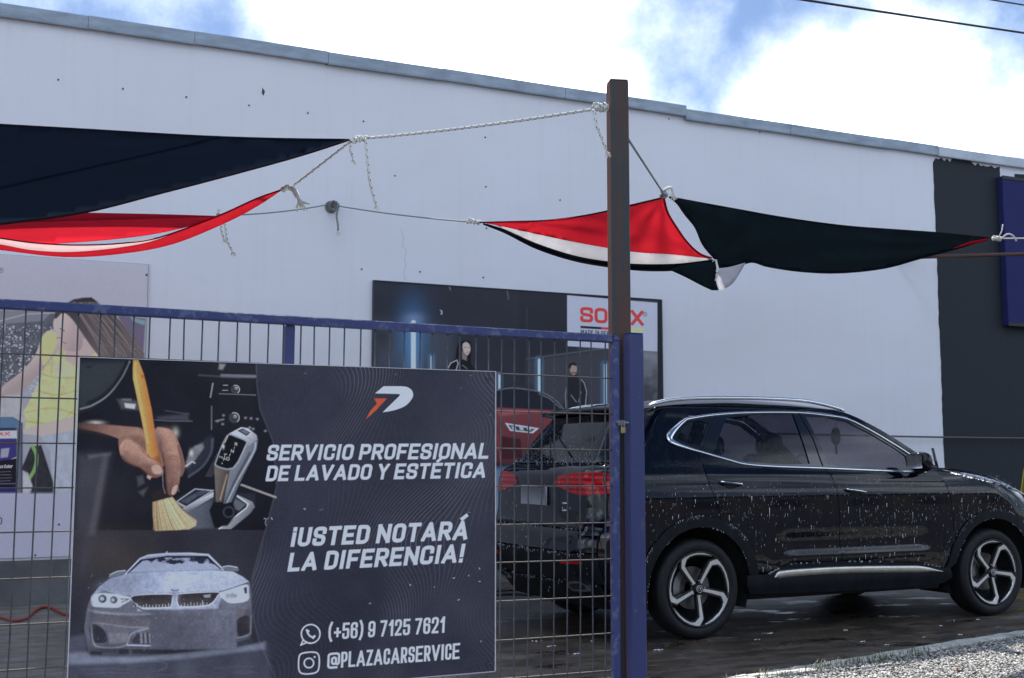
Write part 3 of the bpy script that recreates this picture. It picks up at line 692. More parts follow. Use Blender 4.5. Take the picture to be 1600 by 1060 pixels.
def knot(par, c, axis, r, n=4, mt=None, rr=.006, length=.05, seed=1):
    R_ = random.Random(seed); a = Vector(axis).normalized(); u = a.cross(Vector((0, 0, 1))).normalized(); w = a.cross(u); pts = []
    for i in range(n*12+1):
        t = i/12*2*math.pi; k = i/(n*12); q = r*(1+.25*math.sin(t*.73+seed))
        pts.append(Vector(c)+a*((k-.5)*length+.004*math.sin(t*1.3))+u*(q*math.cos(t))+w*(q*math.sin(t)))
    mb = MB(); mb.tube(pts, rr, 6)
    mb.tube([Vector(c)+a*(-length*.55)+u*.004, Vector(c)+w*.008+u*r*.6, Vector(c)+a*length*.5-u*.006], rr, 6)
    return mb.done('knot', mt or m_rope, par, smooth=True)
def tail(par, pts, r, mt=None, fray=True, seed=0):
    sp = spline(pts, 8); mb = MB(); mb.tube(sp, r, 6); o = mb.done('rope_tail', mt or m_rope, par, smooth=True)
    if fray:
        R_ = random.Random(seed); e = sp[-1]; d = (sp[-1]-sp[-4]).normalized(); fb = MB()
        for k in range(14):
            off = Vector((R_.uniform(-1, 1), R_.uniform(-1, 1), R_.uniform(-1, 1)))*.5
            fb.tube([e-d*.003, e+(d+off*.6)*r*2.2, e+(d+off*1.2)*r*4], r*.28, 4)
        fb.done('frayed_end', m_fray, o)
    return o
def rope(label, pts, r=.0062, mt=None, sag=0.):
    P = [onY(*p) for p in pts]; o = thing('rope', (P[0]+P[-1])/2, label, 'rope', 'ropes holding the shade sails')
    Q = []
    for i in range(len(P)-1):
        for k in range(16):
            t = k/16; Q.append(P[i].lerp(P[i+1], t)-Vector((0, 0, sag*4*t*(1-t))))
    Q.append(P[-1]); mb = MB(); mb.tube(Q, r, 8); mb.done('strand', mt or m_rope, o, smooth=True); return o
r1 = rope('long flecked white rope from the rusty post top down to the navy sail tip', [(950, 167, GY+.04), (575, 216, 5.5)], .0068, sag=.012)
P = lambda x, y, Y: onY(x, y, Y)
knot(r1, P(560, 218, 5.5), P(600, 214, 5.5)-P(520, 222, 5.5), .012, 4, rr=.0065, length=.085)
knot(r1, P(937, 168, GY+.03), Vector((1, 0, .1)), .014, 4, rr=.0068, length=.06, seed=4)
knot(r1, P(950, 168, GY+.09), Vector((0, 0, 1)), .052, 3, rr=.0068, length=.03, seed=0)
tail(r1, [P(550, 222, 5.5), P(547, 232, 5.48), P(551, 246, 5.48)], .006, seed=2)
tail(r1, [P(571, 218, 5.5), P(574, 250, 5.47), P(578, 285, 5.47), P(587, 318, 5.47)], .0062, seed=3)
tail(r1, [P(928, 171, GY+.02), P(932, 195, GY), P(940, 215, GY), P(947, 234, GY+.0)], .0062, m_rope, seed=5)
r2 = rope('flecked rope slanting down from the navy sail tip to the red sail corner', [(548, 221, 5.5), (450, 297, 5.6)], .0058)
knot(r2, P(446, 294, 5.58), Vector((1, 0, .6)), .009, 3, m_fray, .006, .04, 6)
tail(r2, [P(452, 294, 5.58), P(459, 297, 5.56), P(465, 308, 5.55)], .013, m_fray, True, 8)
r3 = rope('rope from the rusty post down right to where the red and black sails meet', [(981, 217, GY+.10), (1037, 303, 6.4)], .0058, m_rope2)
knot(r3, P(1037, 304, 6.4), Vector((.3, 0, 1)), .018, 3, m_rope2, .008, .045, 3)
tail(r3, [P(1037, 300, 6.4), P(1042, 295, 6.38), P(1049, 294, 6.38), P(1051, 300, 6.38)], .010, m_fray, True, 11)
r4 = rope('grey wall rope from the ring bolt to the left red sail corner', [(345, 337, 9.6), (507, 321, WY-.12)], .0062, m_rope2, sag=.02)
knot(r4, P(343, 337, 9.6), Vector((1, 0, 0)), .012, 3, m_rope2, .008, .05, 3)
tail(r4, [P(342, 335, 9.6), P(341, 328, 9.6), P(344, 330, 9.6)], .008, m_fray, False)
tail(r4, [P(345, 350, 9.5), P(346, 360, 9.5), P(349, 371, 9.5)], .009, m_rope, True, 13); tail(r4, [P(347, 340, 9.5), P(352, 355, 9.5), P(355, 375, 9.5), P(362, 391, 9.5)], .009, m_rope, True, 14)
r5 = rope('grey wall rope from the ring bolt to the left tip of the striped sail', [(528, 322, WY-.12), (736, 347, 8.6)], .0062, m_rope2, sag=.015)
knot(r5, P(740, 347, 8.55), Vector((1, 0, 0)), .014, 4, m_rope, .008, .12, 5)
tail(r5, [P(734, 346, 8.6), P(732, 342, 8.55), P(737, 343, 8.55)], .008, m_fray, True, 17)
tail(r5, [P(528, 325, WY-.12), P(526, 338, WY-.1), P(528, 352, WY-.1), P(528, 361, WY-.1)], .010, m_rope2, True, 15)
r6 = rope('white rope pulling the black sail out past the right edge', [(1562, 373, 9.3), (1720, 372, 9.8)], .0075, m_fray)
knot(r6, P(1558, 373, 9.28), Vector((1, 0, 0)), .018, 4, m_fray, .010, .12, 5)
tail(r6, [P(1560, 372, 9.25), P(1565, 362, 9.2), P(1567, 351, 9.2)], .007, m_fray, False); tail(r6, [P(1566, 372, 9.25), P(1575, 366, 9.2), P(1584, 370, 9.2), P(1588, 377, 9.2)], .010, m_fray, False)
r7 = rope('short white cord tying the black sail fold to the striped sail', [(1112, 405, 6.6), (1119, 411, 6.6)], .007, m_fray)
knot(r7, P(1118, 411, 6.58), Vector((.2, 0, 1)), .010, 2, m_fray, .006, .03, 5); tail(r7, [P(1118, 411, 6.57), P(1121, 419, 6.55), P(1120, 426, 6.55)], .010, m_fray, True, 21)
# ring bolt on the wall
rg = thing('ring_bolt', P(517, 324, WY), 'round grey ring bolt plate on the white wall with ropes tied to it', 'wall anchor')
mb = MB(); c = P(517, 324, WY); mb.tube([c, c-Vector((0, .012, 0))], .062, 20); mb.done('plate', material('anchor_grey', (.12, .12, .11), .8, vary=(18, .9), col2=(.25, .24, .2)), rg, smooth=False)
mb = MB(); mb.tube([c-Vector((0, .06, 0))+Vector((.03*math.cos(a), -.0, .03*math.sin(a))) for a in np.linspace(0, 2*math.pi, 17)], .007, 6, cap=False); mb.tube([c, c-Vector((0, .055, 0))], .009, 8); mb.done('ring', m_metal, rg, smooth=True)
mb = MB()
for k in range(3): 
    mb.tube([c-Vector((0, .07, 0))+Vector((.01*k+.035*math.cos(a), -.03*math.sin(a+k), .045*math.sin(a))) for a in np.linspace(0, 2*math.pi, 13)], .0075, 6, cap=False)
mb.done('rope_wrap', m_rope2, rg, smooth=True)
# ------------------------------------------------------------------ printed boards: the print is painted into a vertex colour layer
class Print:
    def __init__(s, x0, x1, z0, z1, Y, nx, nz, K):
        s.x0, s.x1, s.z0, s.z1, s.Y, s.nx, s.nz, s.K = x0, x1, z0, z1, Y, nx, nz, K
        X, Z = np.meshgrid(np.linspace(x0, x1, nx), np.linspace(z0, z1, nz)); dz = Z-EYE
        r = X*math.cos(YAW)-Y*math.sin(YAW); f = X*math.sin(YAW)+Y*math.cos(YAW)
        d = f*math.cos(TILT)+dz*math.sin(TILT); u = -f*math.sin(TILT)+dz*math.cos(TILT)
        s.PX = CX+F*r/d; s.PY = CY-F*u/d      # drawing units of the print
        s.C = np.zeros((nz, nx, 3)); s.rg = np.random.default_rng(5); s.cache = {}; s.grain = .018
    def noise(s, scale, seed, oct=4, sx=1., sy=1.):
        key = (scale, seed, oct, sx, sy)
        if key in s.cache: return s.cache[key]
        out = np.zeros(s.PX.shape); amp = 1; tot = 0
        for o in range(oct):
            sc = scale/2**o; g = np.random.default_rng(seed*17+o).random((97, 97))
            u = s.PX/(sc*sx)+seed*3.1; v = s.PY/(sc*sy)+seed*1.7
            iu = np.floor(u).astype(int); iv = np.floor(v).astype(int); fu = u-iu; fv = v-iv; fu = fu*fu*(3-2*fu); fv = fv*fv*(3-2*fv)
            a = g[iv % 97, iu % 97]; b = g[iv % 97, (iu+1) % 97]; c = g[(iv+1) % 97, iu % 97]; d = g[(iv+1) % 97, (iu+1) % 97]
            out += amp*((a*(1-fu)+b*fu)*(1-fv)+(c*(1-fu)+d*fu)*fv); tot += amp; amp *= .55
        s.cache[key] = out/tot; return s.cache[key]
    def win(s, pts, pad):
        P = np.array(pts, float); a, b = P.min(0)-pad, P.max(0)+pad
        m = (s.PX >= a[0]) & (s.PX <= b[0]) & (s.PY >= a[1]) & (s.PY <= b[1])
        ii = np.where(m.any(1))[0]; jj = np.where(m.any(0))[0]
        if len(ii) == 0 or len(jj) == 0: return None
        return slice(ii[0], ii[-1]+1), slice(jj[0], jj[-1]+1)
    def sdf(s, pts, w, closed=True):
        x, y = s.PX[w], s.PY[w]; d = np.full(x.shape, 1e9); ins = np.zeros(x.shape, bool); n = len(pts)
        for i in range(n if closed else n-1):
            x1, y1 = pts[i]; x2, y2 = pts[(i+1) % n]; ex, ey = x2-x1, y2-y1; L2 = ex*ex+ey*ey+1e-12
            t = np.clip(((x-x1)*ex+(y-y1)*ey)/L2, 0, 1); d = np.minimum(d, np.hypot(x-x1-t*ex, y-y1-t*ey))
            if closed and y1 != y2: ins ^= ((y1 > y) != (y2 > y)) & (x < ex*(y-y1)/ey+x1)
        return np.where(ins, -d, d) if closed else d
    def put(s, w, a, col, tex=None):
        c = lin(col) if not isinstance(col, np.ndarray) or col.ndim == 1 else col
        if tex is not None: c = c*tex[..., None]
        s.C[w] = s.C[w]*(1-a[..., None])+c*a[..., None]
    def fill(s, pts, col, soft=.9, alpha=1., col2=None, ax=None, sm=0, tex=0, ts=14, seed=1):
        """polygon; col to col2 along ax=((x,y),(x,y)); tex = mottling"""
        if sm: pts = [(p.x, p.y) for p in spline([(x, y, 0) for x, y in pts], sm, True)]
        w = s.win(pts, soft*2+2)
        if w is None: return
        a = np.clip(.5-s.sdf(pts, w)/soft, 0, 1)*alpha; a = a*a*(3-2*a) if soft > 2 else a
        c = lin(col)[None, None]*np.ones(a.shape+(1,))
        if col2 is not None:
            (xa, ya), (xb, yb) = ax; ex, ey = xb-xa, yb-ya
            t = np.clip(((s.PX[w]-xa)*ex+(s.PY[w]-ya)*ey)/(ex*ex+ey*ey), 0, 1)[..., None]; c = c*(1-t)+lin(col2)[None, None]*t
        if tex: c = c*(1+tex*(s.noise(ts, seed)[w]-.5)*2)[..., None]
        s.C[w] = s.C[w]*(1-a[..., None])+c*a[..., None]
    def line(s, pts, col, width=1.5, soft=.9, alpha=1., sm=0):
        if sm: pts = [(p.x, p.y) for p in spline([(x, y, 0) for x, y in pts], sm)]
        w = s.win(pts, width+soft*2+1)
        if w is None: return
        a = np.clip(.5-(s.sdf(pts, w, False)-width/2)/soft, 0, 1)*alpha
        s.C[w] = s.C[w]*(1-a[..., None])+lin(col)[None, None]*a[..., None]
    def blob(s, x, y, rx, ry, col, alpha=1., p=2.):
        w = s.win([(x-rx*2, y-ry*2), (x+rx*2, y+ry*2)], 1)
        if w is None: return
        a = alpha*np.exp(-(((s.PX[w]-x)/rx)**2+((s.PY[w]-y)/ry)**2)**(p/2)); s.C[w] = s.C[w]*(1-a[..., None])+lin(col)[None, None]*a[..., None]
    def disc(s, x, y, r, col, ry=None, **k): s.fill([(x+r*math.cos(t), y+(ry or r)*math.sin(t)) for t in np.linspace(0, 2*math.pi, 28)[:-1]], col, **k)
    def ringl(s, x, y, r, col, width, ry=None, a0=0, a1=2*math.pi, **k): s.line([(x+r*math.cos(t), y+(ry or r)*math.sin(t)) for t in np.linspace(a0, a1, 32)], col, width, **k)
    def text(s, txt, bl, br, up, col, th=.19, shear=0., alpha=1., wid=.52, gap=.10):
        """bl, br: ends of the baseline; up: vector from baseline to cap height"""
        items = []; x = 0.
        for ch in txt:
            gw = GW.get(ch, wid)
            if ch == ' ': x += .22; continue
            gw = gw if ch in GW else wid
            items.append((ch, x, gw)); x += gw+gap
        tot = x-gap
        B = np.array(bl, float); E1 = (np.array(br, float)-B)/tot; U = np.array(up, float)
        M_ = np.linalg.inv(np.array([[E1[0], U[0]], [E1[1], U[1]]])); h = math.hypot(*U); sx = math.hypot(*E1)/h
        w = s.win([B, B+E1*tot, B+E1*tot+U*1.4, B+U*1.4, B-U*.3], 2)
        if w is None: return
        dx = s.PX[w]-B[0]; dy = s.PY[w]-B[1]; gx = M_[0, 0]*dx+M_[0, 1]*dy; gy = M_[1, 0]*dx+M_[1, 1]*dy
        tx = th/ sx if sx > 0 else th
        best = np.full(gx.shape, 1e9)
        X = gx*sx; half = th/2           # metric x in cap heights
        for ch, x0, gw in items:
            g = GLY[ch]; a = x0*sx; ww = gw*sx
            m = (X > a-.15) & (X < a+ww+.15)
            jj = np.where(m.any(0))[0]
            if len(jj) == 0: continue
            cs = slice(jj[0], jj[-1]+1); lx = X[:, cs]-a; ly = gy[:, cs]
            d = np.full(lx.shape, 1e9)
            for pl, closed in g:
                Q = [(half+px_*(ww-th), half+py_*(1-th)) for px_, py_ in pl]; n = len(Q)
                for i in range(n if closed else n-1):
                    (x1, y1), (x2, y2) = Q[i], Q[(i+1) % n]; ex, ey = x2-x1, y2-y1; Ls = math.hypot(ex, ey)
                    if Ls < 1e-6:
                        d = np.minimum(d, np.maximum(abs(lx-x1), abs(ly-y1))-half); continue
                    ux, uy = ex/Ls, ey/Ls; al = (lx-x1)*ux+(ly-y1)*uy; pe = (lx-x1)*-uy+(ly-y1)*ux
                    e0 = half if (not closed and i == 0) else 0; e1 = half if (not closed and i == n-2) else 0
                    out = np.where(al < 0, -al, np.where(al > Ls, al-Ls, 0))
                    rd = np.hypot(out, pe)-half
                    if e0: rd = np.where(al < 0, np.maximum(abs(pe)-half, -al-e0), rd)
                    if e1: rd = np.where(al > Ls, np.maximum(abs(pe)-half, al-Ls-e1), rd)
                    d = np.minimum(d, rd)
            if ch not in 'ÉÁ¡()@,.': d = np.maximum(d, np.maximum(-ly, ly-1))
            best[:, cs] = np.minimum(best[:, cs], d)
        a = np.clip(.5-best*h/.9, 0, 1)*alpha; s.C[w] = s.C[w]*(1-a[..., None])+lin(col)[None, None]*a[..., None]
    def build(s, name, mt, parent, warp=None):
        X, Z = np.meshgrid(np.linspace(s.x0, s.x1, s.nx), np.linspace(s.z0, s.z1, s.nz)); o0 = root_org(parent)
        Yv = np.full(X.shape, s.Y)+(warp(X, Z) if warp else 0)
        V = np.stack([X-o0.x, Yv-o0.y, Z-o0.z], -1).reshape(-1, 3).astype(np.float32)
        i = (np.arange(s.nz-1)[:, None]*s.nx+np.arange(s.nx-1)[None]).ravel()
        Fq = np.stack([i, i+1, i+1+s.nx, i+s.nx], -1).astype(np.int32)
        me = bpy.data.meshes.new(name); me.vertices.add(len(V)); me.vertices.foreach_set('co', V.ravel())
        me.loops.add(Fq.size); me.loops.foreach_set('vertex_index', Fq.ravel()); me.polygons.add(len(Fq)); me.polygons.foreach_set('loop_start', np.arange(0, Fq.size, 4, dtype=np.int32))
        me.update(calc_edges=True); at = me.attributes.new('print', 'FLOAT_COLOR', 'POINT')
        gn = s.rg.normal(0, 1, s.C.shape[:2]); gn = (gn+np.roll(gn, 1, 0)+np.roll(gn, 1, 1)+np.roll(np.roll(gn, 1, 0), 1, 1))/2
        s.C *= (1+s.grain*gn)[..., None]
        c = s.C/np.array(s.K)*1.02; c = np.clip(c-.011*np.clip(1.2-c/.12, 0, 1), 0.002, .93).reshape(-1, 3); at.data.foreach_set('color', np.concatenate([c, np.ones((len(c), 1))], 1).ravel().astype(np.float32))
        me.materials.append(mt); shade_smooth(me); o = bpy.data.objects.new(name, me); COL.objects.link(o); o.parent = parent; return o
def rc(pts, r, closed=False, corners=None):
    """round the corners of a stroke"""
    n = len(pts); out = []
    for i, (x, y) in enumerate(pts):
        if (not closed and i in (0, n-1)) or (corners is not None and i not in corners): out.append((x, y)); continue
        a = pts[(i-1) % n]; b = pts[(i+1) % n]; la = math.hypot(a[0]-x, (a[1]-y)); lb = math.hypot(b[0]-x, b[1]-y)
        ra = min(r*(1.9 if a[1] == y else 1), la*.5); rb_ = min(r*(1.9 if b[1] == y else 1), lb*.5)
        p0 = (x+(a[0]-x)/la*ra, y+(a[1]-y)/la*ra); p2 = (x+(b[0]-x)/lb*rb_, y+(b[1]-y)/lb*rb_)
        for k in range(6):
            t = k/5; out.append(((1-t)**2*p0[0]+2*t*(1-t)*x+t*t*p2[0], (1-t)**2*p0[1]+2*t*(1-t)*y+t*t*p2[1]))
    return out
o_ = lambda p: (p, False)
c_ = lambda p: (p, True)
GLY = {
 'A': [o_([(0, 0), (.5, 1.02), (1, 0)]), o_([(.3, .27), (.7, .27)])], 'B': [c_(rc([(0, 0), (0, 1), (.95, 1), (.95, .52), (0, .52)], .2, True, (2, 3))), c_(rc([(0, 0), (0, .52), (1, .52), (1, 0)], .2, True, (2, 3)))],
 'C': [o_(rc([(1, .72), (1, 1), (0, 1), (0, 0), (1, 0), (1, .28)], .22))], 'D': [c_(rc([(0, 0), (0, 1), (1, 1), (1, 0)], .26, True, (2, 3)))],
 'E': [o_([(1, 1), (0, 1)]), o_([(0, 1), (0, 0)]), o_([(0, 0), (1, 0)]), o_([(0, .5), (.85, .5)])], 'F': [o_([(1, 1), (0, 1)]), o_([(0, 1), (0, 0)]), o_([(0, .48), (.85, .48)])],
 'G': [o_(rc([(1, .74), (1, 1), (0, 1), (0, 0), (1, 0), (1, .46), (.55, .46)], .22, False, (1, 2, 3, 4)))], 'H': [o_([(0, 0), (0, 1)]), o_([(1, 0), (1, 1)]), o_([(0, .5), (1, .5)])],
 'I': [o_([(.5, 0), (.5, 1)])], 'K': [o_([(0, 0), (0, 1)]), o_([(0, .4), (1, 1)]), o_([(.3, .55), (1, 0)])], 'L': [o_([(0, 1), (0, 0)]), o_([(0, 0), (1, 0)])],
 'M': [o_([(0, 0), (0, 1)]), o_([(0, 1), (.5, .3)]), o_([(.5, .3), (1, 1)]), o_([(1, 1), (1, 0)])], 'N': [o_([(0, 0), (0, 1)]), o_([(0, 1), (1, 0)]), o_([(1, 0), (1, 1)])],
 'O': [c_(rc([(0, 0), (0, 1), (1, 1), (1, 0)], .24, True))], 'P': [o_([(0, 0), (0, 1)]), c_(rc([(0, .42), (0, 1), (1, 1), (1, .42)], .22, True, (2, 3)))],
 'R': [o_([(0, 0), (0, 1)]), c_(rc([(0, .45), (0, 1), (1, 1), (1, .45)], .22, True, (2, 3))), o_([(.5, .45), (1, 0)])],
 'S': [o_(rc([(1, .76), (1, 1), (0, 1), (0, .56), (1, .44), (1, 0), (0, 0), (0, .24)], .2))], 'T': [o_([(0, 1), (1, 1)]), o_([(.5, 1), (.5, 0)])],
 'U': [o_(rc([(0, 1), (0, 0), (1, 0), (1, 1)], .24))], 'V': [o_([(0, 1), (.5, -.02), (1, 1)])], 'X': [o_([(0, 0), (1, 1)]), o_([(0, 1), (1, 0)])],
 'Y': [o_([(0, 1.02), (.5, .45), (1, 1.02)]), o_([(.5, .45), (.5, 0)])], 'Z': [o_([(0, 1), (1, 1)]), o_([(1, 1), (0, 0)]), o_([(0, 0), (1, 0)])],
 '0': [c_(rc([(0, 0), (0, 1), (1, 1), (1, 0)], .24, True))], '1': [o_([(.9, 0), (.9, 1)]), o_([(.9, 1), (.1, .74)])], '2': [o_(rc([(0, .72), (0, 1), (1, 1), (1, .6), (0, 0), (1, 0)], .2, False, (1, 2, 3)))],
 '5': [o_([(1, 1), (.08, 1)]), o_(rc([(.05, 1), (0, .58), (1, .62), (1, 0), (0, 0), (0, .25)], .18, False, (2, 3, 4)))], '6': [o_(rc([(1, .76), (1, 1), (0, 1), (0, .3)], .22)), c_(rc([(0, 0), (0, .58), (1, .58), (1, 0)], .2, True))],
 '7': [o_([(0, 1), (1, 1), (.3, 0)])], '9': [c_(rc([(0, .42), (0, 1), (1, 1), (1, .42)], .2, True)), o_(rc([(1, .7), (1, 0), (0, 0), (0, .24)], .22))],
 '(': [o_([(.9, 1.12), (.2, .85), (0, .5), (.2, .12), (.9, -.15)])], ')': [o_([(.1, 1.12), (.8, .85), (1, .5), (.8, .12), (.1, -.15)])], '+': [o_([(0, .42), (1, .42)]), o_([(.5, .16), (.5, .68)])],
 '!': [o_([(.5, 1), (.5, .36)]), o_([(.5, .02), (.5, 0)])], '¡': [o_([(.5, .70), (.5, 0)]), o_([(.5, 1.04), (.5, 1.0)])],
 '@': [o_(rc([(.78, -.02), (.0, -.02), (.0, 1), (1, 1), (1, .22), (.72, .22), (.72, .70), (.34, .70), (.34, .25), (.72, .25)], .17))],
 'a': [o_(rc([(0, .62), (1, .7), (1, 0)], .2)), c_(rc([(0, 0), (0, .38), (1, .38), (1, 0)], .12, True))], 'o': [c_(rc([(0, 0), (0, .7), (1, .7), (1, 0)], .2, True))], 'l': [o_([(.5, 0), (.5, 1)])], 'x': [o_([(0, 0), (1, .7)]), o_([(0, .7), (1, 0)])],
 'r': [o_([(0, 0), (0, .7)]), o_([(0, .6), (1, .7)])]}
GLY['É'] = GLY['E']+[o_([(.45, 1.26), (.72, 1.42)])]; GLY['Á'] = GLY['A']+[o_([(.45, 1.28), (.72, 1.44)])]
GW = {'I': .19, '1': .30, '!': .19, '¡': .19, 'M': .66, 'A': .58, 'Á': .58, '(': .26, ')': .26, '@': .85, 'L': .46, 'É': .48, 'E': .48, 'F': .46, 'l': .16, 'V': .56, 'N': .54}
def print_mat(name, rough):
    m = bpy.data.materials.new(name); m.use_nodes = True; t = m.node_tree; b = t.nodes['Principled BSDF']; a = nd(t, 'ShaderNodeAttribute', attribute_name='print')
    t.links.new(a.outputs['Color'], b.inputs['Base Color']); b.inputs['Roughness'].default_value = rough; b.inputs['Specular IOR Level'].default_value = .28
    tcn = nd(t, 'ShaderNodeTexCoord'); n = nd(t, 'ShaderNodeTexNoise', i_Scale=2.5, i_Detail=4.); t.links.new(tcn.outputs['Object'], n.inputs['Vector'])
    r = nd(t, 'ShaderNodeMapRange'); t.links.new(n.outputs['Fac'], r.inputs[0]); r.inputs[3].default_value = rough-.1; r.inputs[4].default_value = rough+.15; t.links.new(r.outputs[0], b.inputs['Roughness'])
    bp = nd(t, 'ShaderNodeBump', i_Strength=.15, i_Distance=.02); t.links.new(n.outputs['Fac'], bp.inputs['Height']); t.links.new(bp.outputs[0], b.inputs['Normal']); return m
m_print = print_mat('printed_board', .42); m_print2 = print_mat('printed_wall_sheet', .55)
KW = (.53, .605, .72)
def T(ox, oy, sc): return lambda pts: [(ox+x/sc, oy+y/sc) for x, y in pts]

# ---- the big board on the gate
SY = GY-.052
tl = onY(125, 561, SY); trr = onY(773.5, 579.5, SY); brr = onY(771, 1049, SY)
sx0, sx1, sz1, sz0 = tl.x, trr.x, (tl.z+trr.z)/2, brr.z
sign = thing('advertising_board', ((sx0+sx1)/2, SY, sz0), 'large dark printed car wash board with white lettering hung on the wire gate', 'sign')
A_ = Print(sx0, sx1, sz0, sz1, SY, 860, 680, KW); A_.grain = .06
n1 = A_.noise(60, 3); n2 = A_.noise(9, 4); PX, PY = A_.PX, A_.PY
A_.C[:] = lin((50, 53, 68))*(1+.35*(n1-.5)[..., None])*(1+.12*(n2-.5)[..., None])
# flowing line pattern on the right two thirds
bnd = 400+np.interp(PY, [560, 600, 640, 690, 760, 830, 900, 950, 1000, 1060], [0, 1, 6, 26, 32, 14, -6, -8, 4, 30])
right = np.clip((PX-bnd)/1.5, 0, 1)
fl = (PX-400)+26*np.sin(PY/62.+.9*np.sin(PX/70.))+15*np.sin(PY/31.+PX/52.)+.16*(PY-560)
dens_ = 6.2+2.6*np.sin((PX+PY*.35)/47.)
ph = fl/6.4
gxx = np.abs(np.gradient(ph, axis=1)/np.gradient(PX, axis=1))+1e-3
ln = np.clip(1.1-np.abs(ph-np.round(ph))/gxx/.55*.62, 0, 1)
amp = np.clip((A_.noise(110, 8, 2)-.36)*3.2, 0, 1)
amp2 = .25+.75*np.clip(.5+.5*np.sin(fl/44.+PY/120.), 0, 1)
A_.C += (ln*amp*amp2*right)[..., None]*np.array([.085, .080, .098])
tri_ = np.clip(.5+.5*np.sin((PX+PY*.25)/38.), 0, 1)*right*.30
A_.C *= (1-tri_*.5)[..., None]
# --- interior photograph, upper left
h = T(110, 560, 3.785)
inner = (PY < 828.5) & (PX < bnd)
A_.C[inner] = lin((27, 28, 38))*(1+.5*(n1[inner][:, None]-.5))
wl = (PX < bnd) & (PY >= 828.5); A_.C[wl] = lin((48, 49, 60))*(1+.3*(n1[wl][:, None]-.5))
A_.fill(h([(40, 20), (330, 10), (330, 60), (250, 190), (130, 290), (40, 320)]), (50, 56, 62), soft=14, alpha=.8)
A_.line(h([(350, 20), (300, 120), (220, 220), (130, 278), (60, 300)]), (120, 128, 138), 2.6, 1.6, .9, sm=6)
A_.line(h([(335, 30), (280, 130), (200, 215), (110, 265)]), (20, 22, 28), 6, 4, .7, sm=6)
A_.fill(h([(30, 560), (250, 560), (210, 700), (150, 1040), (20, 1040)]), (62, 63, 74), soft=20, alpha=.7)
A_.fill(h([(190, 560), (232, 565), (150, 1050), (100, 1050)]), (86, 84, 96), soft=8, alpha=.55)
A_.fill(h([(100, 570), (240, 555), (240, 575), (110, 600)]), (100, 98, 108), soft=5, alpha=.5)
A_.fill(h([(275, 240), (400, 250), (420, 310), (300, 300)]), (75, 76, 84), soft=6, alpha=.8)
A_.fill(h([(318, 265), (385, 272), (380, 300), (325, 292)]), (185, 185, 192), soft=3)
A_.fill(h([(300, 238), (360, 238), (362, 255), (305, 252)]), (105, 105, 112), soft=3, alpha=.8)
A_.fill(h([(505, 345), (700, 325), (700, 372), (520, 365)]), (70, 72, 84), soft=6, alpha=.7)
A_.line(h([(560, 310), (700, 330)]), (95, 98, 110), 1.2, 1.5, .6)
A_.line(h([(500, 365), (600, 372), (720, 372)]), (110, 110, 122), 1.5, 1.5, .6)
A_.blob(*h([(620, 440)])[0], 5, 7, (180, 178, 176), .8); A_.blob(*h([(150, 382)])[0], 11, 3, (190, 186, 186), .9)
A_.fill(h([(830, 40), (1090, 50), (1090, 440), (840, 430)]), (30, 31, 40), soft=8, alpha=.7)
A_.line(h([(842, 150), (828, 230)]), (150, 152, 162), 2, 1.6, .9); A_.line(h([(835, 285), (834, 420)]), (110, 112, 122), 1.8, 1.6, .8)
A_.line(h([(895, 103), (1090, 108)]), (120, 122, 135), 4.5, 2.5, .75); A_.line(h([(880, 210), (1095, 218)]), (125, 125, 138), 1.2, 1.2, .8)
A_.line(h([(905, 160), (930, 160)]), (150, 150, 160), 1.2, 1); A_.line(h([(900, 190), (930, 190)]), (140, 140, 150), 1.4, 1)
A_.line(h([(760, 100), (1000, 115)]), (80, 82, 94), 2, 3, .7)
for cx, cy, r in ((975, 185, 7), (968, 352, 8.5)):
    X_, Y_ = h([(cx, cy)])[0]; A_.disc(X_, Y_, r, (60, 62, 72), soft=1.5); A_.ringl(X_, Y_, r*.92, (170, 172, 182), 1.3, a0=-1.9, a1=.9); A_.disc(X_+1, Y_-1.5, r*.32, (200, 202, 210), soft=2); A_.disc(X_, Y_, r*.45, (35, 36, 46), soft=1.5, alpha=.7)
for x, y in ((905, 338), (900, 390), (1035, 353), (1068, 356), (1105, 360), (870, 372), (1152, 430), (1060, 410), (1080, 418)): A_.blob(*h([(x, y)])[0], 1.8, 1.6, (150, 152, 160), .8)
A_.line(h([(860, 372), (905, 362)]), (125, 127, 138), 2.4, 2, .8)
A_.fill(h([(880, 30), (920, 35), (900, 70), (875, 65)]), (150, 152, 160), soft=4, alpha=.6)
# far seat / steering column shapes right of the hand
A_.fill(h([(670, 640), (700, 560), (760, 500), (830, 455), (850, 480), (840, 540), (790, 620), (700, 700)]), (44, 47, 60), soft=8, alpha=.9)
A_.line(h([(700, 700), (780, 640), (830, 560), (840, 480)]), (88, 94, 115), 3, 3, .7, sm=5)
A_.fill(h([(700, 560), (730, 520), (785, 500), (790, 530), (740, 600), (690, 650), (680, 630)]), (128, 130, 140), soft=4, alpha=.7, tex=.5, ts=6)
A_.line(h([(680, 640), (720, 610), (735, 620)]), (200, 200, 208), 2, 1.8, .8); A_.blob(*h([(715, 560)])[0], 3, 5, (210, 210, 216), .7)
for k in range(5): A_.line(h([(800+k*8, 700), (870, 560+k*22)]), (105, 105, 118), .8, 1.2, .5)
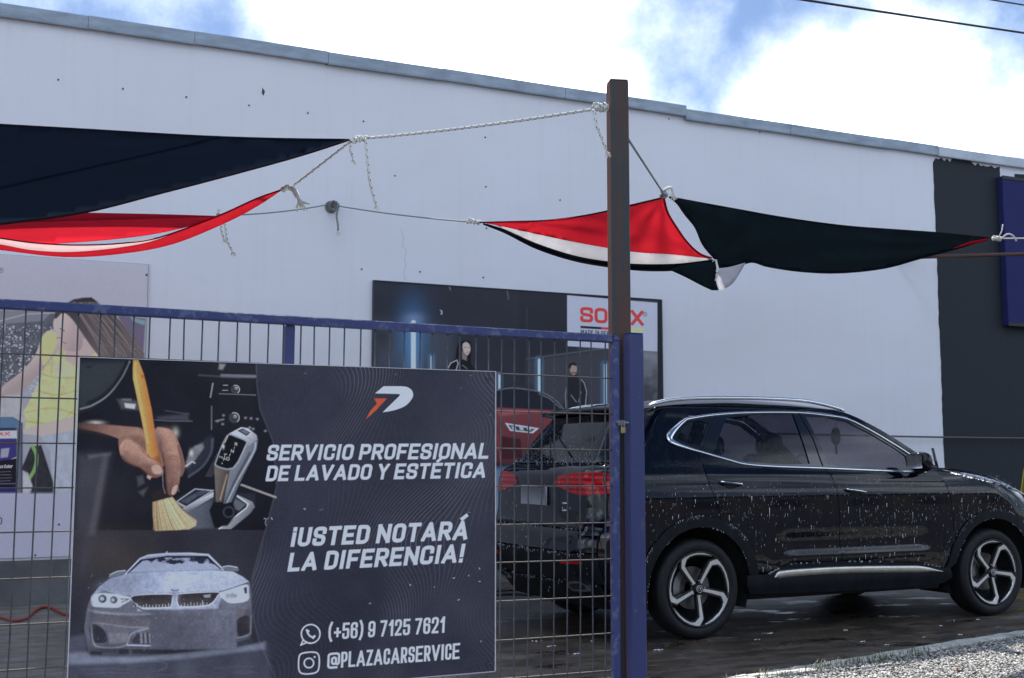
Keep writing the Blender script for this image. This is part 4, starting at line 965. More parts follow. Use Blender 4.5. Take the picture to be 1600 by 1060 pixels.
# gear lever
A_.fill(h([(590, 850), (740, 765), (850, 790), (1090, 800), (1095, 870), (900, 1012), (500, 1020), (640, 900)]), (40, 42, 54), soft=5, alpha=.9)
A_.fill(h([(680, 905), (840, 830), (870, 1010), (700, 1010)]), (95, 100, 115), soft=8, alpha=.9, col2=(60, 64, 78), ax=h([(700, 960), (880, 960)]))
A_.fill(h([(620, 850), (735, 770), (850, 780), (680, 890)]), (160, 165, 178), soft=1.2); A_.fill(h([(634, 848), (738, 776), (830, 786), (684, 876)]), (40, 44, 56), soft=1.2)
A_.fill(h([(650, 845), (735, 800), (760, 808), (690, 862)]), (72, 78, 96), soft=2); A_.fill(h([(740, 795), (800, 780), (818, 790), (765, 812)]), (66, 72, 88), soft=2)
A_.fill(h([(660, 890), (845, 790), (845, 820), (690, 912)]), (185, 190, 202), soft=1.6, col2=(110, 115, 130), ax=h([(760, 830), (775, 870)]))
A_.fill(h([(870, 1010), (1045, 880), (1040, 860), (985, 822), (985, 808), (1075, 850), (1090, 880), (1060, 920), (950, 1010)]), (150, 155, 166), soft=1.6, col2=(85, 90, 102), ax=h([(940, 960), (1000, 1010)]))
A_.line(h([(985, 815), (1050, 862), (1040, 885), (880, 1008)]), (225, 228, 235), 1.6, 1.2)
A_.fill(h([(975, 830), (1035, 865), (1000, 900), (950, 890)]), (90, 95, 108), soft=2)
A_.fill(h([(845, 850), (960, 850), (985, 920), (930, 990), (850, 1005), (820, 900)]), (22, 23, 30), soft=4)
A_.ringl(*h([(935, 910)])[0], 8, (66, 68, 82), 2.5, soft=2, alpha=.7)
A_.fill(h([(850, 640), (965, 655), (900, 850), (860, 850)]), (112, 104, 100), soft=1.5, col2=(60, 58, 62), ax=h([(860, 700), (940, 720)]))
A_.line(h([(925, 690), (885, 835)]), (190, 160, 130), 2, 2, .7)
A_.fill(h([(945, 640), (1040, 500), (1085, 450), (1108, 480), (1100, 540), (1000, 740), (950, 850), (905, 860)]), (120, 126, 140), soft=1.6, col2=(70, 76, 90), ax=h([(980, 640), (1070, 680)]))
A_.line(h([(1095, 500), (1080, 560), (990, 720), (925, 850)]), (170, 178, 195), 2.6, 2, .8, sm=5); A_.line(h([(1060, 560), (975, 720), (915, 850)]), (50, 54, 66), 3, 3, .8, sm=5)
A_.fill(h([(940, 445), (1010, 408), (1050, 415), (1100, 455), (1105, 480), (1050, 520), (1045, 490), (985, 462)]), (196, 202, 214), soft=1.6, col2=(120, 126, 142), ax=h([(1020, 420), (1090, 520)]))
A_.fill(h([(985, 428), (1020, 415), (1064, 440), (1040, 460)]), (50, 54, 66), soft=1.2); A_.fill(h([(1005, 430), (1024, 422), (1056, 440), (1038, 450)]), (96, 104, 124), soft=1.5)
A_.fill(h([(935, 448), (985, 462), (1045, 490), (1040, 520), (965, 655), (858, 640), (860, 600), (900, 500)]), (150, 156, 170), soft=1.4, sm=3); A_.fill(h([(935, 456), (985, 470), (1035, 492), (1030, 520), (960, 646), (866, 634), (868, 600), (905, 505)]), (20, 22, 30), soft=1.4, sm=3)
g_ = lambda s_, x, y, w_, hh: A_.text(s_, *h([(x, y), (x+w_, y+w_*.25)]), tuple(np.array(h([(x+hh*.15, y-hh)])[0])-np.array(h([(x, y)])[0])), (205, 205, 210), th=.16)
g_('R', 970, 515, 14, 17); A_.line(h([(970, 526), (967, 534)]), (190, 190, 196), .8); g_('N', 948, 556, 16, 17); A_.line(h([(945, 566), (939, 580)]), (190, 190, 196), .8); g_('D', 920, 602, 18, 18)
A_.line(h([(915, 566), (905, 605)]), (190, 190, 196), .8); A_.line(h([(908, 566), (924, 568)]), (190, 190, 196), .8); A_.line(h([(898, 592), (922, 598)]), (190, 190, 196), .8); g_('M', 880, 588, 16, 11); A_.blob(*h([(903, 522)])[0], 1.8, 3.4, (215, 215, 218), .9); A_.blob(*h([(896, 622)])[0], .9, 1, (200, 200, 205), .9); A_.line(h([(930, 462), (912, 500)]), (190, 190, 196), 1.2)
A_.fill(h([(1010, 742), (1218, 818), (1216, 830), (1004, 752)]), (150, 148, 150), soft=1.4)
# brush bristles
A_.fill(h([(485, 850), (560, 826), (600, 818), (650, 890), (745, 960), (742, 990), (700, 1012), (500, 1022), (486, 930)]), (196, 176, 140), soft=1.6, col2=(150, 126, 92), ax=h([(650, 900), (490, 860)]), tex=.15, ts=8)
R_ = random.Random(3)
for k in range(120):
    u = k/119+R_.uniform(-.01, .01); x0 = 495+u*108; y0 = 850-u*30; x1 = 492+u*250; y1 = 1018-max(0, u-.6)*110-R_.uniform(0, 8)
    A_.line(h([(x0, y0), ((x0+x1)/2-8*u, (y0+y1)/2), (x1, y1)]), R_.choice([(224, 208, 172), (120, 98, 70), (206, 184, 146), (150, 126, 92), (236, 222, 190)]), .7, .8, .55)
A_.fill(h([(480, 800), (560, 760), (600, 800), (600, 822), (490, 850)]), (40, 34, 38), soft=4, alpha=.9)
# hand
sk = (158, 122, 108); skd = (92, 68, 62); skl = (190, 152, 136)
A_.fill(h([(40, 390), (60, 382), (200, 392), (330, 404), (420, 416), (440, 470), (430, 520), (300, 520), (290, 480), (200, 445), (110, 425), (40, 410)]), (148, 114, 102), soft=3, sm=3, col2=(72, 54, 54), ax=h([(300, 410), (60, 405)]), tex=.15, ts=9)
A_.fill(h([(290, 470), (360, 450), (440, 440), (560, 414), (610, 440), (640, 500), (660, 560), (676, 640), (660, 690), (640, 690), (560, 640), (420, 640), (380, 640), (320, 600), (290, 540)]), sk, soft=2.4, sm=3, col2=(120, 88, 80), ax=h([(560, 430), (420, 650)]), tex=.12, ts=8)
A_.fill(h([(500, 420), (560, 414), (600, 440), (630, 520), (650, 620), (648, 700), (630, 790), (600, 812), (575, 800), (565, 740), (560, 650), (530, 560)]), (172, 134, 120), soft=2, sm=3, col2=(110, 80, 76), ax=h([(640, 600), (560, 640)]), tex=.12, ts=7)
A_.fill(h([(640, 500), (664, 570), (678, 640), (660, 700), (650, 690), (652, 620), (630, 520)]), (120, 90, 82), soft=2.5, alpha=.9)
A_.line(h([(575, 590), (610, 578), (640, 590)]), skd, 1.1, 1.6, .6, sm=4); A_.line(h([(570, 602), (600, 596), (640, 604)]), skd, .8, 1.4, .5); A_.line(h([(580, 560), (620, 560)]), skl, 2.5, 3, .4)
A_.line(h([(545, 560), (556, 640), (566, 720), (572, 800)]), (60, 42, 42), 2, 2.5, .8, sm=4)
A_.fill(h([(608, 760), (632, 750), (626, 790), (604, 808), (596, 790)]), (186, 158, 150), soft=1.5, sm=3)
A_.fill(h([(360, 460), (420, 458), (450, 500), (445, 560), (390, 540), (330, 500)]), (120, 88, 78), soft=6, alpha=.8)
A_.fill(h([(480, 540), (520, 560), (540, 620), (500, 640), (440, 600)]), (96, 68, 60), soft=4, alpha=.75)
A_.fill(h([(290, 520), (330, 480), (400, 520), (450, 580), (520, 615), (546, 650), (548, 685), (510, 706), (470, 700), (400, 640), (340, 620), (300, 580)]), (172, 134, 120), soft=1.8, sm=3, col2=(112, 80, 74), ax=h([(430, 570), (400, 660)]), tex=.12, ts=7)
A_.fill(h([(480, 635), (520, 630), (542, 660), (530, 685), (490, 680)]), (190, 156, 146), soft=2, sm=3); A_.line(h([(476, 640), (500, 628), (530, 634), (545, 665)]), (110, 74, 70), 1, 1.4, .7, sm=4)
A_.line(h([(300, 520), (340, 480), (420, 530), (460, 590)]), (196, 160, 146), 1.6, 3, .5, sm=4); A_.line(h([(305, 580), (350, 622), (410, 650), (470, 700)]), (50, 36, 38), 2.4, 3, .8, sm=4)
A_.fill(h([(455, 690), (480, 700), (470, 718), (452, 706)]), (190, 160, 150), soft=2); A_.fill(h([(390, 700), (430, 690), (440, 740), (400, 760)]), (74, 76, 86), soft=5, alpha=.7); A_.fill(h([(400, 790), (460, 760), (430, 820)]), (86, 86, 94), soft=5, alpha=.6)
A_.line(h([(440, 420), (300, 500)]), (120, 92, 84), 1, 2, .4)
# handle
A_.fill(h([(372, 10), (402, 10), (432, 90), (450, 160), (480, 300), (498, 420), (500, 470), (514, 520), (522, 560), (520, 600), (490, 600), (450, 560), (448, 520), (442, 470), (424, 380), (400, 260), (370, 120), (370, 60)]), (224, 160, 92), soft=1.4, col2=(178, 112, 62), ax=h([(400, 300), (482, 290)]), tex=.07, ts=20)
A_.line(h([(385, 30), (384, 110), (412, 250), (436, 380), (458, 500)]), (238, 186, 122), 3, 4, .6, sm=5); A_.fill(h([(416, 96), (434, 100), (436, 122), (420, 116)]), (176, 104, 48), soft=2)
A_.fill(h([(478, 590), (522, 575), (545, 640), (520, 620)]), (140, 84, 50), soft=3, alpha=.8); A_.line(h([(544, 680), (548, 760), (560, 800)]), (150, 144, 150), 1, 1.2, .7)
# --- snowy car photograph, lower left
q = T(110, 830, 4.609)
A_.blob(*q([(330, 180)])[0], 60, 40, (78, 72, 68), .5); A_.fill(q([(90, 30), (170, 30), (110, 330), (60, 330)]), (66, 66, 78), soft=10, alpha=.4)
A_.fill(q([(-20, 770), (110, 740), (120, 880), (600, 900), (900, 880), (1200, 840), (1420, 800), (1450, 1080), (-20, 1080)]), (72, 76, 92), soft=10, tex=.35, ts=30, seed=3)
A_.fill(q([(-20, 880), (120, 870), (150, 905), (500, 905), (760, 880), (1190, 840), (1400, 800), (1400, 850), (800, 920), (400, 950), (-20, 960)]), (118, 126, 148), soft=8, tex=.25, ts=14)
body = [(120, 560), (150, 470), (200, 410), (270, 350), (400, 310), (600, 290), (830, 275), (1000, 278), (1160, 290), (1240, 330), (1290, 370), (1300, 480), (1305, 620), (1300, 740), (1290, 800), (1190, 830), (970, 860), (560, 890), (300, 900), (130, 880), (100, 700)]
A_.fill(q(body), (112, 116, 134), soft=2, col2=(84, 86, 100), ax=q([(600, 450), (600, 850)]), tex=.14, ts=12)
A_.fill(q([(150, 470), (210, 400), (290, 340), (420, 305), (700, 285), (1000, 280), (1170, 292), (1240, 330), (1285, 365), (1080, 435), (760, 440), (450, 470), (330, 460), (230, 430)]), (150, 160, 190), soft=2.5, col2=(178, 190, 224), ax=q([(200, 400), (1000, 330)]), tex=.10, ts=7)
A_.fill(q([(290, 340), (560, 300), (500, 380), (260, 440)]), (128, 138, 162), soft=9, alpha=.5)
A_.fill(q([(480, 455), (720, 440), (745, 470), (760, 440), (1060, 425), (1100, 440), (1060, 560), (480, 580)]), (158, 166, 192), soft=3, alpha=.9)
# cabin
A_.fill(q([(380, 318), (500, 195), (560, 170), (700, 156), (860, 155), (995, 165), (1110, 280), (1000, 282), (700, 292)]), (150, 160, 188), soft=2)
A_.fill(q([(405, 305), (505, 205), (700, 178), (990, 178), (1090, 275), (900, 282), (600, 290)]), (42, 46, 62), soft=1.6)
n6 = A_.noise(11, 23, 4, 1.6, 1.); w_ = A_.win(q([(405, 150), (1090, 300)]), 0); zz_ = np.clip((n6[w_]-.40+(A_.PY[w_]-875)/40.)*9, 0, 1)*np.clip(.5-A_.sdf(q([(425, 300), (520, 215), (700, 190), (980, 196), (1080, 275), (900, 282), (600, 290)]), w_)/2, 0, 1)
A_.C[w_] = A_.C[w_]*(1-zz_[..., None])+lin((158, 168, 198))*zz_[..., None]
A_.line(q([(395, 312), (500, 200), (560, 176), (700, 165), (860, 162), (990, 172), (1100, 278)]), (186, 196, 220), 2.2, 1.4, .9); A_.line(q([(410, 305), (505, 212), (700, 186), (985, 190), (1080, 272)]), (28, 30, 42), 1.6, 1.2, .8)
A_.line(q([(693, 160), (694, 150)]), (180, 190, 210), 2, 1.2)
A_.fill(q([(275, 335), (300, 300), (350, 286), (400, 284), (385, 305), (330, 325)]), (110, 118, 138), soft=1.6, sm=3); A_.line(q([(285, 315), (340, 290), (395, 284)]), (186, 196, 214), 1.4, 1.2)
A_.fill(q([(1090, 262), (1130, 252), (1190, 256), (1212, 282), (1170, 290), (1110, 278)]), (104, 112, 132), soft=1.6, sm=3); A_.line(q([(1095, 258), (1140, 250), (1200, 262)]), (186, 196, 214), 1.4, 1.2)
A_.ringl(*q([(752, 412)])[0], 6.2, (40, 42, 58), 1.8, ry=4, a0=.5, a1=2.6)
# kidneys of the grille
for k in ([(430, 480), (500, 458), (728, 452), (738, 480), (728, 545), (700, 556), (520, 560), (480, 540)], [(765, 470), (790, 450), (1060, 436), (1066, 460), (1020, 525), (960, 545), (800, 552), (768, 530)]):
    A_.fill(q(k), (196, 206, 224), soft=1.6, sm=3); c_k = np.array(k).mean(0); kk = [(c_k[0]+(x-c_k[0])*.95, c_k[1]+(y-c_k[1])*.86-3) for x, y in k]
    A_.fill(q(kk), (52, 50, 58), soft=1.4, sm=3, col2=(82, 76, 78), ax=q([(600, 480), (600, 555)]))
A_.line(q([(440, 478), (470, 540), (520, 572), (600, 575)]), (30, 32, 44), 2, 1.5, .8); A_.line(q([(240, 430), (330, 462), (430, 468)]), (60, 64, 82), 1.4, 1.2, .9); A_.line(q([(1075, 436), (1180, 410), (1280, 370)]), (60, 64, 82), 1.4, 1.2, .9)
A_.fill(q([(955, 462), (1010, 455), (1005, 478), (970, 480)]), (170, 176, 192), soft=2, alpha=.7); A_.line(q([(950, 545), (950, 500)]), (180, 188, 206), 1, 1)
# lamps
A_.fill(q([(150, 480), (190, 450), (300, 452), (420, 470), (432, 500), (380, 530), (340, 552), (220, 548), (160, 540)]), (200, 210, 228), soft=2, sm=3)
for x, y, r in ((232, 488, 30), (312, 496, 26)):
    X_, Y_ = q([(x, y)])[0]; A_.disc(X_, Y_, r/4.6, (56, 60, 78), soft=2); A_.ringl(X_, Y_, r/4.6, (150, 160, 184), 1.2); A_.disc(X_-1, Y_, r/9., (170, 180, 202), soft=2)
A_.line(q([(365, 490), (420, 490), (370, 512)]), (60, 64, 84), 1.3, 1.2)
A_.fill(q([(1075, 450), (1150, 420), (1270, 385), (1282, 440), (1278, 500), (1160, 520), (1100, 490)]), (206, 216, 234), soft=2, sm=3)
for k in range(9): A_.line(q([(1120+k*9, 452+R_.uniform(-8, 6)), (1124+k*9, 476+R_.uniform(-8, 6))]), (52, 56, 76), 1.2, 1.2, .9)
A_.fill(q([(1245, 410), (1270, 400), (1272, 448), (1255, 452)]), (60, 64, 84), soft=1.5)
# bumper
A_.fill(q([(130, 590), (300, 600), (450, 600), (700, 600), (1280, 560), (1300, 700), (700, 720), (420, 715), (140, 680)]), (100, 98, 110), soft=5, tex=.15, ts=10)
A_.line(q([(135, 570), (250, 590), (420, 600), (600, 598)]), (160, 168, 190), 3, 3, .7, sm=4); A_.line(q([(150, 660), (250, 668), (400, 690), (560, 696)]), (146, 152, 172), 2, 2.4, .6, sm=4)
A_.fill(q([(140, 690), (180, 672), (240, 710), (262, 760), (258, 800), (190, 808), (150, 780)]), (48, 48, 60), soft=2, sm=3); A_.fill(q([(270, 730), (420, 735), (410, 800), (280, 815)]), (116, 116, 128), soft=3, alpha=.8)
A_.line(q([(150, 680), (165, 800), (220, 838), (390, 828), (440, 740), (560, 700)]), (140, 148, 168), 2.4, 2, .8, sm=4)
A_.fill(q([(440, 790), (480, 740), (560, 730), (600, 732), (600, 815), (450, 812)]), (58, 56, 68), soft=2)
for x in (500, 530, 562): A_.fill(q([(x, 735), (x+16, 732), (x+22, 808), (x+4, 810)]), (120, 122, 136), soft=1.6)
A_.line(q([(410, 822), (600, 826)]), (170, 180, 204), 2, 1.6)
A_.fill(q([(350, 850), (420, 850), (420, 885), (350, 888)]), (40, 42, 54), soft=3); A_.fill(q([(440, 852), (960, 856), (700, 884), (450, 886)]), (44, 44, 54), soft=3); A_.fill(q([(150, 862), (230, 870), (228, 892), (140, 885)]), (40, 42, 52), soft=3)
A_.fill(q([(1200, 640), (1280, 610), (1290, 720), (1240, 752), (1205, 745)]), (56, 54, 64), soft=2, sm=3); A_.line(q([(1200, 770), (1250, 762), (1296, 740), (1300, 610)]), (150, 158, 180), 2, 1.8, .8)
A_.fill(q([(1200, 800), (1310, 770), (1310, 800), (1200, 830)]), (60, 62, 76), soft=3)
A_.fill(q([(578, 566), (1195, 566), (1195, 850), (578, 850)]), (90, 93, 110), soft=5, col2=(112, 116, 136), ax=q([(700, 700), (1190, 740)]), tex=.08, ts=26)       # number plate zone: no characters
A_.line(q([(580, 940), (680, 950), (690, 980), (640, 1000)]), (100, 104, 124), 1.5, 2, .6, sm=4)
for k in range(26): xx, yy = R_.uniform(0, 1380), R_.uniform(970, 1060); A_.line(q([(xx, yy), (xx+R_.uniform(30, 150), yy+R_.uniform(-14, 10))]), (98, 102, 120), .9, 1.6, .5)
# reapply the pattern's edge over the picture, left boundary line
ed = np.exp(-((PX-bnd)/1.2)**2)*((PY > 560)); A_.C += ed[..., None]*np.array([.03, .03, .036])
# soft modelling over both photographs: knuckles, tendons, creases, snow hollows
for x, y, rx, ry, cc, al in ((560, 440, 9, 7, (196, 160, 144), .5), (600, 520, 5, 12, (186, 148, 132), .45), (615, 590, 5, 5, (140, 104, 94), .5), (400, 440, 14, 5, (176, 138, 122), .5), (350, 500, 7, 6, (186, 150, 134), .4), (470, 600, 9, 6, (188, 150, 136), .45),
                      (530, 520, 4, 14, (70, 46, 42), .6), (640, 640, 4, 10, (90, 64, 58), .5), (250, 430, 18, 6, (128, 96, 84), .5), (120, 410, 16, 6, (96, 72, 66), .5), (380, 600, 10, 6, (120, 86, 76), .5), (330, 570, 5, 8, (110, 78, 70), .5), (590, 700, 5, 12, (150, 114, 102), .5), (455, 640, 10, 5, (92, 66, 60), .5)):
    A_.blob(*h([(x, y)])[0], rx, ry, cc, al*.8)
for k in range(46):
    x = R_.uniform(300, 640); y = R_.uniform(425, 780)
    p_ = h([(x, y)])[0]; w_ = A_.win([(p_[0]-1, p_[1]-1), (p_[0]+1, p_[1]+1)], 1)
    if w_ is not None and A_.C[w_].mean() > .12: A_.line(h([(x, y), (x+R_.uniform(-14, 14), y+R_.uniform(8, 30))]), R_.choice([(104, 76, 68), (198, 164, 148), (128, 94, 84)]), .7, 1.4, .35)
for x, y, rx, ry, cc, al in ((150, 620, 8, 26, (70, 72, 86), .6), (1290, 620, 7, 26, (66, 68, 82), .6), (420, 640, 34, 8, (84, 84, 98), .6), (700, 620, 60, 6, (88, 88, 102), .5), (300, 400, 20, 8, (132, 142, 168), .6), (640, 360, 40, 8, (176, 188, 220), .5), (900, 340, 34, 8, (188, 200, 230), .5), (1120, 380, 16, 10, (140, 150, 178), .5), (520, 330, 26, 6, (150, 162, 192), .5), (760, 450, 6, 14, (134, 140, 162), .6), (600, 870, 90, 5, (52, 54, 66), .6), (240, 860, 30, 5, (46, 48, 60), .6)):
    A_.blob(*q([(x, y)])[0], rx, ry, cc, al)
w_ = A_.win(q([(100, 280), (1310, 900)]), 0); sd_ = np.clip(.5-A_.sdf(q(body), w_)/3, 0, 1)
tx_ = A_.noise(5, 41, 3)[w_]-.5; tx2 = A_.noise(26, 43, 3)[w_]-.5; A_.C[w_] *= (1+sd_*(.42*tx_+.42*tx2))[..., None]
for k in range(240):
    x = R_.uniform(130, 1290); y = R_.uniform(300, 860); p_ = q([(x, y)])[0]; A_.disc(*p_, R_.uniform(.3, .9), R_.choice([(190, 200, 224), (70, 72, 86), (150, 160, 186)]), soft=1.2, alpha=.35)
for k in range(12): x = 455+k*23; A_.line(q([(x, 552-abs(k-5)*1.5), (x+R_.uniform(-3, 3), 540-R_.uniform(0, 22))]), (196, 206, 226), 1.1, 1, .8); A_.line(q([(x+320, 545-k*1.2), (x+320, 533-k-R_.uniform(0, 18))]), (196, 206, 226), 1., 1, .7)
vg = A_.noise(70, 51, 3); phm = ((PX < bnd-1))*1.; A_.C *= (1+phm*.5*(vg-.5))[..., None]
# --- logo
z7 = T(380, 560, 3.533)
white = (216, 221, 242)
A_.fill(z7([(775, 155), (862, 155)]+[(p.x, p.y) for p in spline([(870, 155, 0), (905, 160, 0), (930, 178, 0), (937, 205, 0), (925, 232, 0), (895, 262, 0), (850, 282, 0), (805, 293, 0), (770, 298, 0)], 5)]+[(862, 208), (866, 200), (855, 197), (728, 194)]), white, soft=.8)
A_.fill(z7([(722, 222), (793, 222), (765, 252), (735, 285), (705, 312), (677, 336), (700, 292), (738, 250)]), (204, 78, 62), soft=.8, col2=(190, 90, 60), ax=z7([(780, 222), (680, 330)]))
# --- lettering
z8 = T(380, 780, 3.786)
sh = lambda p, t: (t[0]-p[0], t[1]-p[1])
A_.text('SERVICIO PROFESIONAL', (415.4, 720), (762, 717), (4.8, -24.6), white, th=.185, wid=.50, gap=.085)
A_.text('DE LAVADO Y ESTÉTICA', (414.2, 752.3), (757, 746.8), (4.6, -24.4), white, th=.185, wid=.50, gap=.085)
A_.text('¡USTED NOTARÁ', (452.6, 854.6), (729, 843.4), (5.2, -29.6), white, th=.195, wid=.50, gap=.09)
A_.text('LA DIFERENCIA!', (448.5, 893.4), (723, 879), (5.2, -29.2), white, th=.195, wid=.50, gap=.09)
A_.text('(+56) 9 7125 7621', (512.4, 1000), (694.5, 988.8), (1.2, -25.2), white, th=.135, wid=.42, gap=.085)
A_.text('@PLAZACARSERVICE', (511, 1045.2), (717.8, 1029.6), (1., -24.6), white, th=.135, wid=.42, gap=.085)
# handset bubble and camera icons
X_, Y_ = 485.2, 990.6
A_.ringl(X_, Y_, 14.6, white, 2.1, a0=-math.pi*1.24+.0, a1=math.pi*.72); A_.line([(X_-11.4, Y_+9.4), (X_-15.2, Y_+17.6)], white, 2.); A_.line([(X_-15.4, Y_+17.6), (X_-6.6, Y_+13.6)], white, 2.)
A_.ringl(X_, Y_, 14.6, white, 2.1, a0=math.pi*.64, a1=math.pi*.5)
A_.line([(X_-5.6, Y_-4.6), (X_-4.2, Y_-.5), (X_-.5, Y_+3.8), (X_+4.6, Y_+5.6)], white, 2.6, sm=5); A_.line([(X_-6, Y_-5.6), (X_-3.6, Y_-4.)], white, 3.4); A_.line([(X_+3.8, Y_+6.2), (X_+6, Y_+3.6)], white, 3.4)
ig = z8([(352, 912), (420, 906), (447, 928), (447, 1000), (425, 1028), (358, 1034), (330, 1012), (330, 936)])
A_.line([(p.x, p.y) for p in spline([(x, y, 0) for x, y in ig], 6, True)]+[ig[0]], white, 2.2); A_.ringl(482.6, 1036.2, 7.4, white, 2.1); A_.disc(491.5, 1026.8, 1.5, white)
# scratches and dirt
for x, y in ((1250, 92), (1370, 310), (1200, 170), (350, 85), (840, 92), (440, 833), (338, 833), (1238, 850)):
    p = z7([(x, y)])[0]; A_.line([p, (p[0]+R_.uniform(-6, 6), p[1]+R_.uniform(-3, 3))], (120, 124, 140), .8, .9, .8)
for x, y in ((130, 115), (165, 110), (1400, 415), (1395, 488), (745, 618), (1270, 598), (1130, 520), (985, 505), (1240, 468), (1405, 840), (365, 62), (1335, 455)):
    p = z8([(x, y)])[0]; A_.line([p, (p[0]+R_.uniform(-2, 3), p[1]+R_.uniform(-2, 3))], (190, 194, 208), 1.1, .8, .9)
A_.ringl(*z8([(160, 140)])[0], 8, (170, 172, 184), 1, a0=2.6, a1=4.2, alpha=.7)
m_dirt = A_.noise(150, 31, 4); A_.C += (np.clip(m_dirt-.5, 0, 1)*.035)[..., None]*np.array([1, 1, 1.15])
warp = lambda X, Z: -.004*np.sin((X-sx0)/(sx1-sx0)*math.pi)*np.sin((Z-sz0)/(sz1-sz0)*3.)
A_.build('printed_face', m_print, sign, warp)
mb = MB(); mb.box((sx0-.0025, SY+.004+.002, sz0-.0025), (sx1+.0025, SY+.011, sz1+.0025), .001); mb.done('backing_sheet', m_edge, sign)
for a, b in (((sx0-.0025, SY-.003, sz1), (sx1+.0025, SY+.0058, sz1+.0025)), ((sx0-.0035, SY-.003, sz0), (sx0-.0002, SY+.0058, sz1)), ((sx1+.0002, SY-.003, sz0), (sx1+.0042, SY+.0058, sz1)), ((sx0, SY-.003, sz0-.0025), (sx1, SY+.0058, sz0))):
    mb = MB(); mb.box(a, b); mb.done('edge_strip', m_edge, sign)
for x, z in ((sx0+.03, sz1-.03), (sx1-.03, sz1-.03), (sx1-.03, sz0+.03)):
    mb = MB(); mb.tube([(x, SY-.006, z), (x, GY+.004, z)], .0018, 5); mb.tube([(x-.012, SY-.0065, z), (x+.012, SY-.0065, z+.003)], .0018, 5); mb.done('wire_tie', m_wire, sign)

# ---- dark poster on the wall
PYY = WY-.028
a_ = onY(585, 437.5, PYY); b_ = onY(1032.5, 472, PYY); zB = onY(775, 850, PYY).z
post_ = thing('wall_poster', ((a_.x+b_.x)/2, WY, zB), 'dark framed wall poster with a red car and two people behind the gate', 'poster')
B_ = Print(a_.x, b_.x, zB, (a_.z+b_.z)/2, PYY, 560, 420, KW); PX, PY = B_.PX, B_.PY
nb = B_.noise(60, 3)
B_.C[:] = lin((44, 48, 60))*(1+.35*(nb-.5)[..., None])
z6 = T(560, 420, 3.118)
B_.fill(z6([(75, 250), (470, 300), (470, 520), (75, 500)]), (62, 68, 82), soft=30, alpha=.9)
B_.fill(z6([(780, 90), (1010, 130), (1010, 560), (780, 560)]), (40, 44, 54), soft=12, alpha=.9)
B_.fill(z6([(820, 440), (1230, 390), (1230, 660), (960, 660), (820, 560)]), (58, 62, 74), soft=14, alpha=.9)
B_.line(z6([(820, 440), (1000, 415), (1230, 385)]), (88, 94, 108), 1.4, 1.5, .8); B_.line(z6([(820, 190), (822, 440)]), (62, 66, 80), 1.2, 2, .7)
B_.blob(*z6([(265, 330)])[0], 22, 50, (60, 110, 168), .75); B_.blob(*z6([(270, 240)])[0], 16, 8, (110, 120, 140), .6)
B_.blob(*z6([(120, 330)])[0], 14, 20, (40, 44, 54), .7)
for x, y0, y1, w_ in ((268, 262, 520, 7.5), (357, 430, 520, 3.4), (687, 520, 655, 3.2), (881, 445, 672, 4.), (1203, 470, 665, 4.2)):
    B_.line(z6([(x, y0), (x, y1)]), (92, 140, 190), w_*2.4, w_*2.2, .5); B_.line(z6([(x, y0), (x, y1)]), (176, 204, 232), w_, 1.4, .95)
# smoke at right
B_.fill([(1000, 470), (1030, 470), (1030, 640), (1000, 640)], (60, 64, 74), soft=10); B_.fill([(1001, 545), (1030, 551), (1030, 570), (1001, 562)], (120, 126, 140), soft=14, alpha=.8)
n_s = B_.noise(24, 6); w_ = B_.win([(990, 500), (1033, 640)], 0); aa = np.clip((n_s[w_]-.35)*2, 0, .7)[..., None]; B_.C[w_] = B_.C[w_]*(1-aa)+lin((112, 118, 132))*aa
# woman, man: generic figures in dark suits
B_.fill(z6([(470, 470), (480, 380), (500, 355), (540, 352), (552, 380), (548, 460), (566, 500), (470, 500)]), (26, 28, 36), soft=2, sm=3)
B_.fill(z6([(508, 372), (522, 358), (540, 368), (546, 392), (540, 412), (526, 424), (512, 404)]), (176, 166, 168), soft=1.6, sm=3); B_.fill(z6([(505, 400), (528, 420), (528, 450), (505, 440)]), (120, 110, 114), soft=2)
B_.line(z6([(516, 384), (524, 383)]), (50, 46, 52), .9); B_.line(z6([(534, 384), (540, 385)]), (50, 46, 52), .9); B_.line(z6([(526, 408), (538, 407)]), (110, 70, 76), .9)
B_.fill(z6([(430, 520), (436, 470), (470, 440), (500, 440), (530, 450), (560, 480), (575, 520)]), (28, 30, 38), soft=2); B_.line(z6([(436, 486), (450, 460), (480, 446), (486, 462), (474, 500)]), (178, 182, 196), 1.3, 1.1, .9); B_.line(z6([(506, 470), (530, 488)]), (120, 124, 136), .9)
B_.fill(z6([(1010, 690), (1014, 560), (1030, 525), (1050, 516), (1080, 530), (1108, 560), (1118, 640), (1100, 690)]), (36, 38, 46), soft=2, sm=3)
B_.fill(z6([(1030, 475), (1048, 460), (1062, 472), (1064, 500), (1050, 520), (1034, 505)]), (150, 134, 130), soft=1.6, sm=3); B_.fill(z6([(1022, 480), (1028, 462), (1050, 456), (1066, 466), (1060, 474), (1040, 470), (1032, 490)]), (34, 32, 36), soft=1.4)
B_.line(z6([(1040, 508), (1058, 508)]), (60, 50, 52), 2, 1.6, .8)
B_.line(z6([(1016, 560), (1008, 620), (1012, 680)]), (150, 156, 170), 1, 1, .9); B_.line(z6([(1076, 530), (1100, 556), (1112, 600), (1106, 670)]), (160, 166, 182), 1.1, 1, .9); B_.line(z6([(1036, 616), (1062, 650)]), (140, 146, 160), .9); B_.line(z6([(1086, 600), (1072, 650)]), (130, 136, 150), .9)
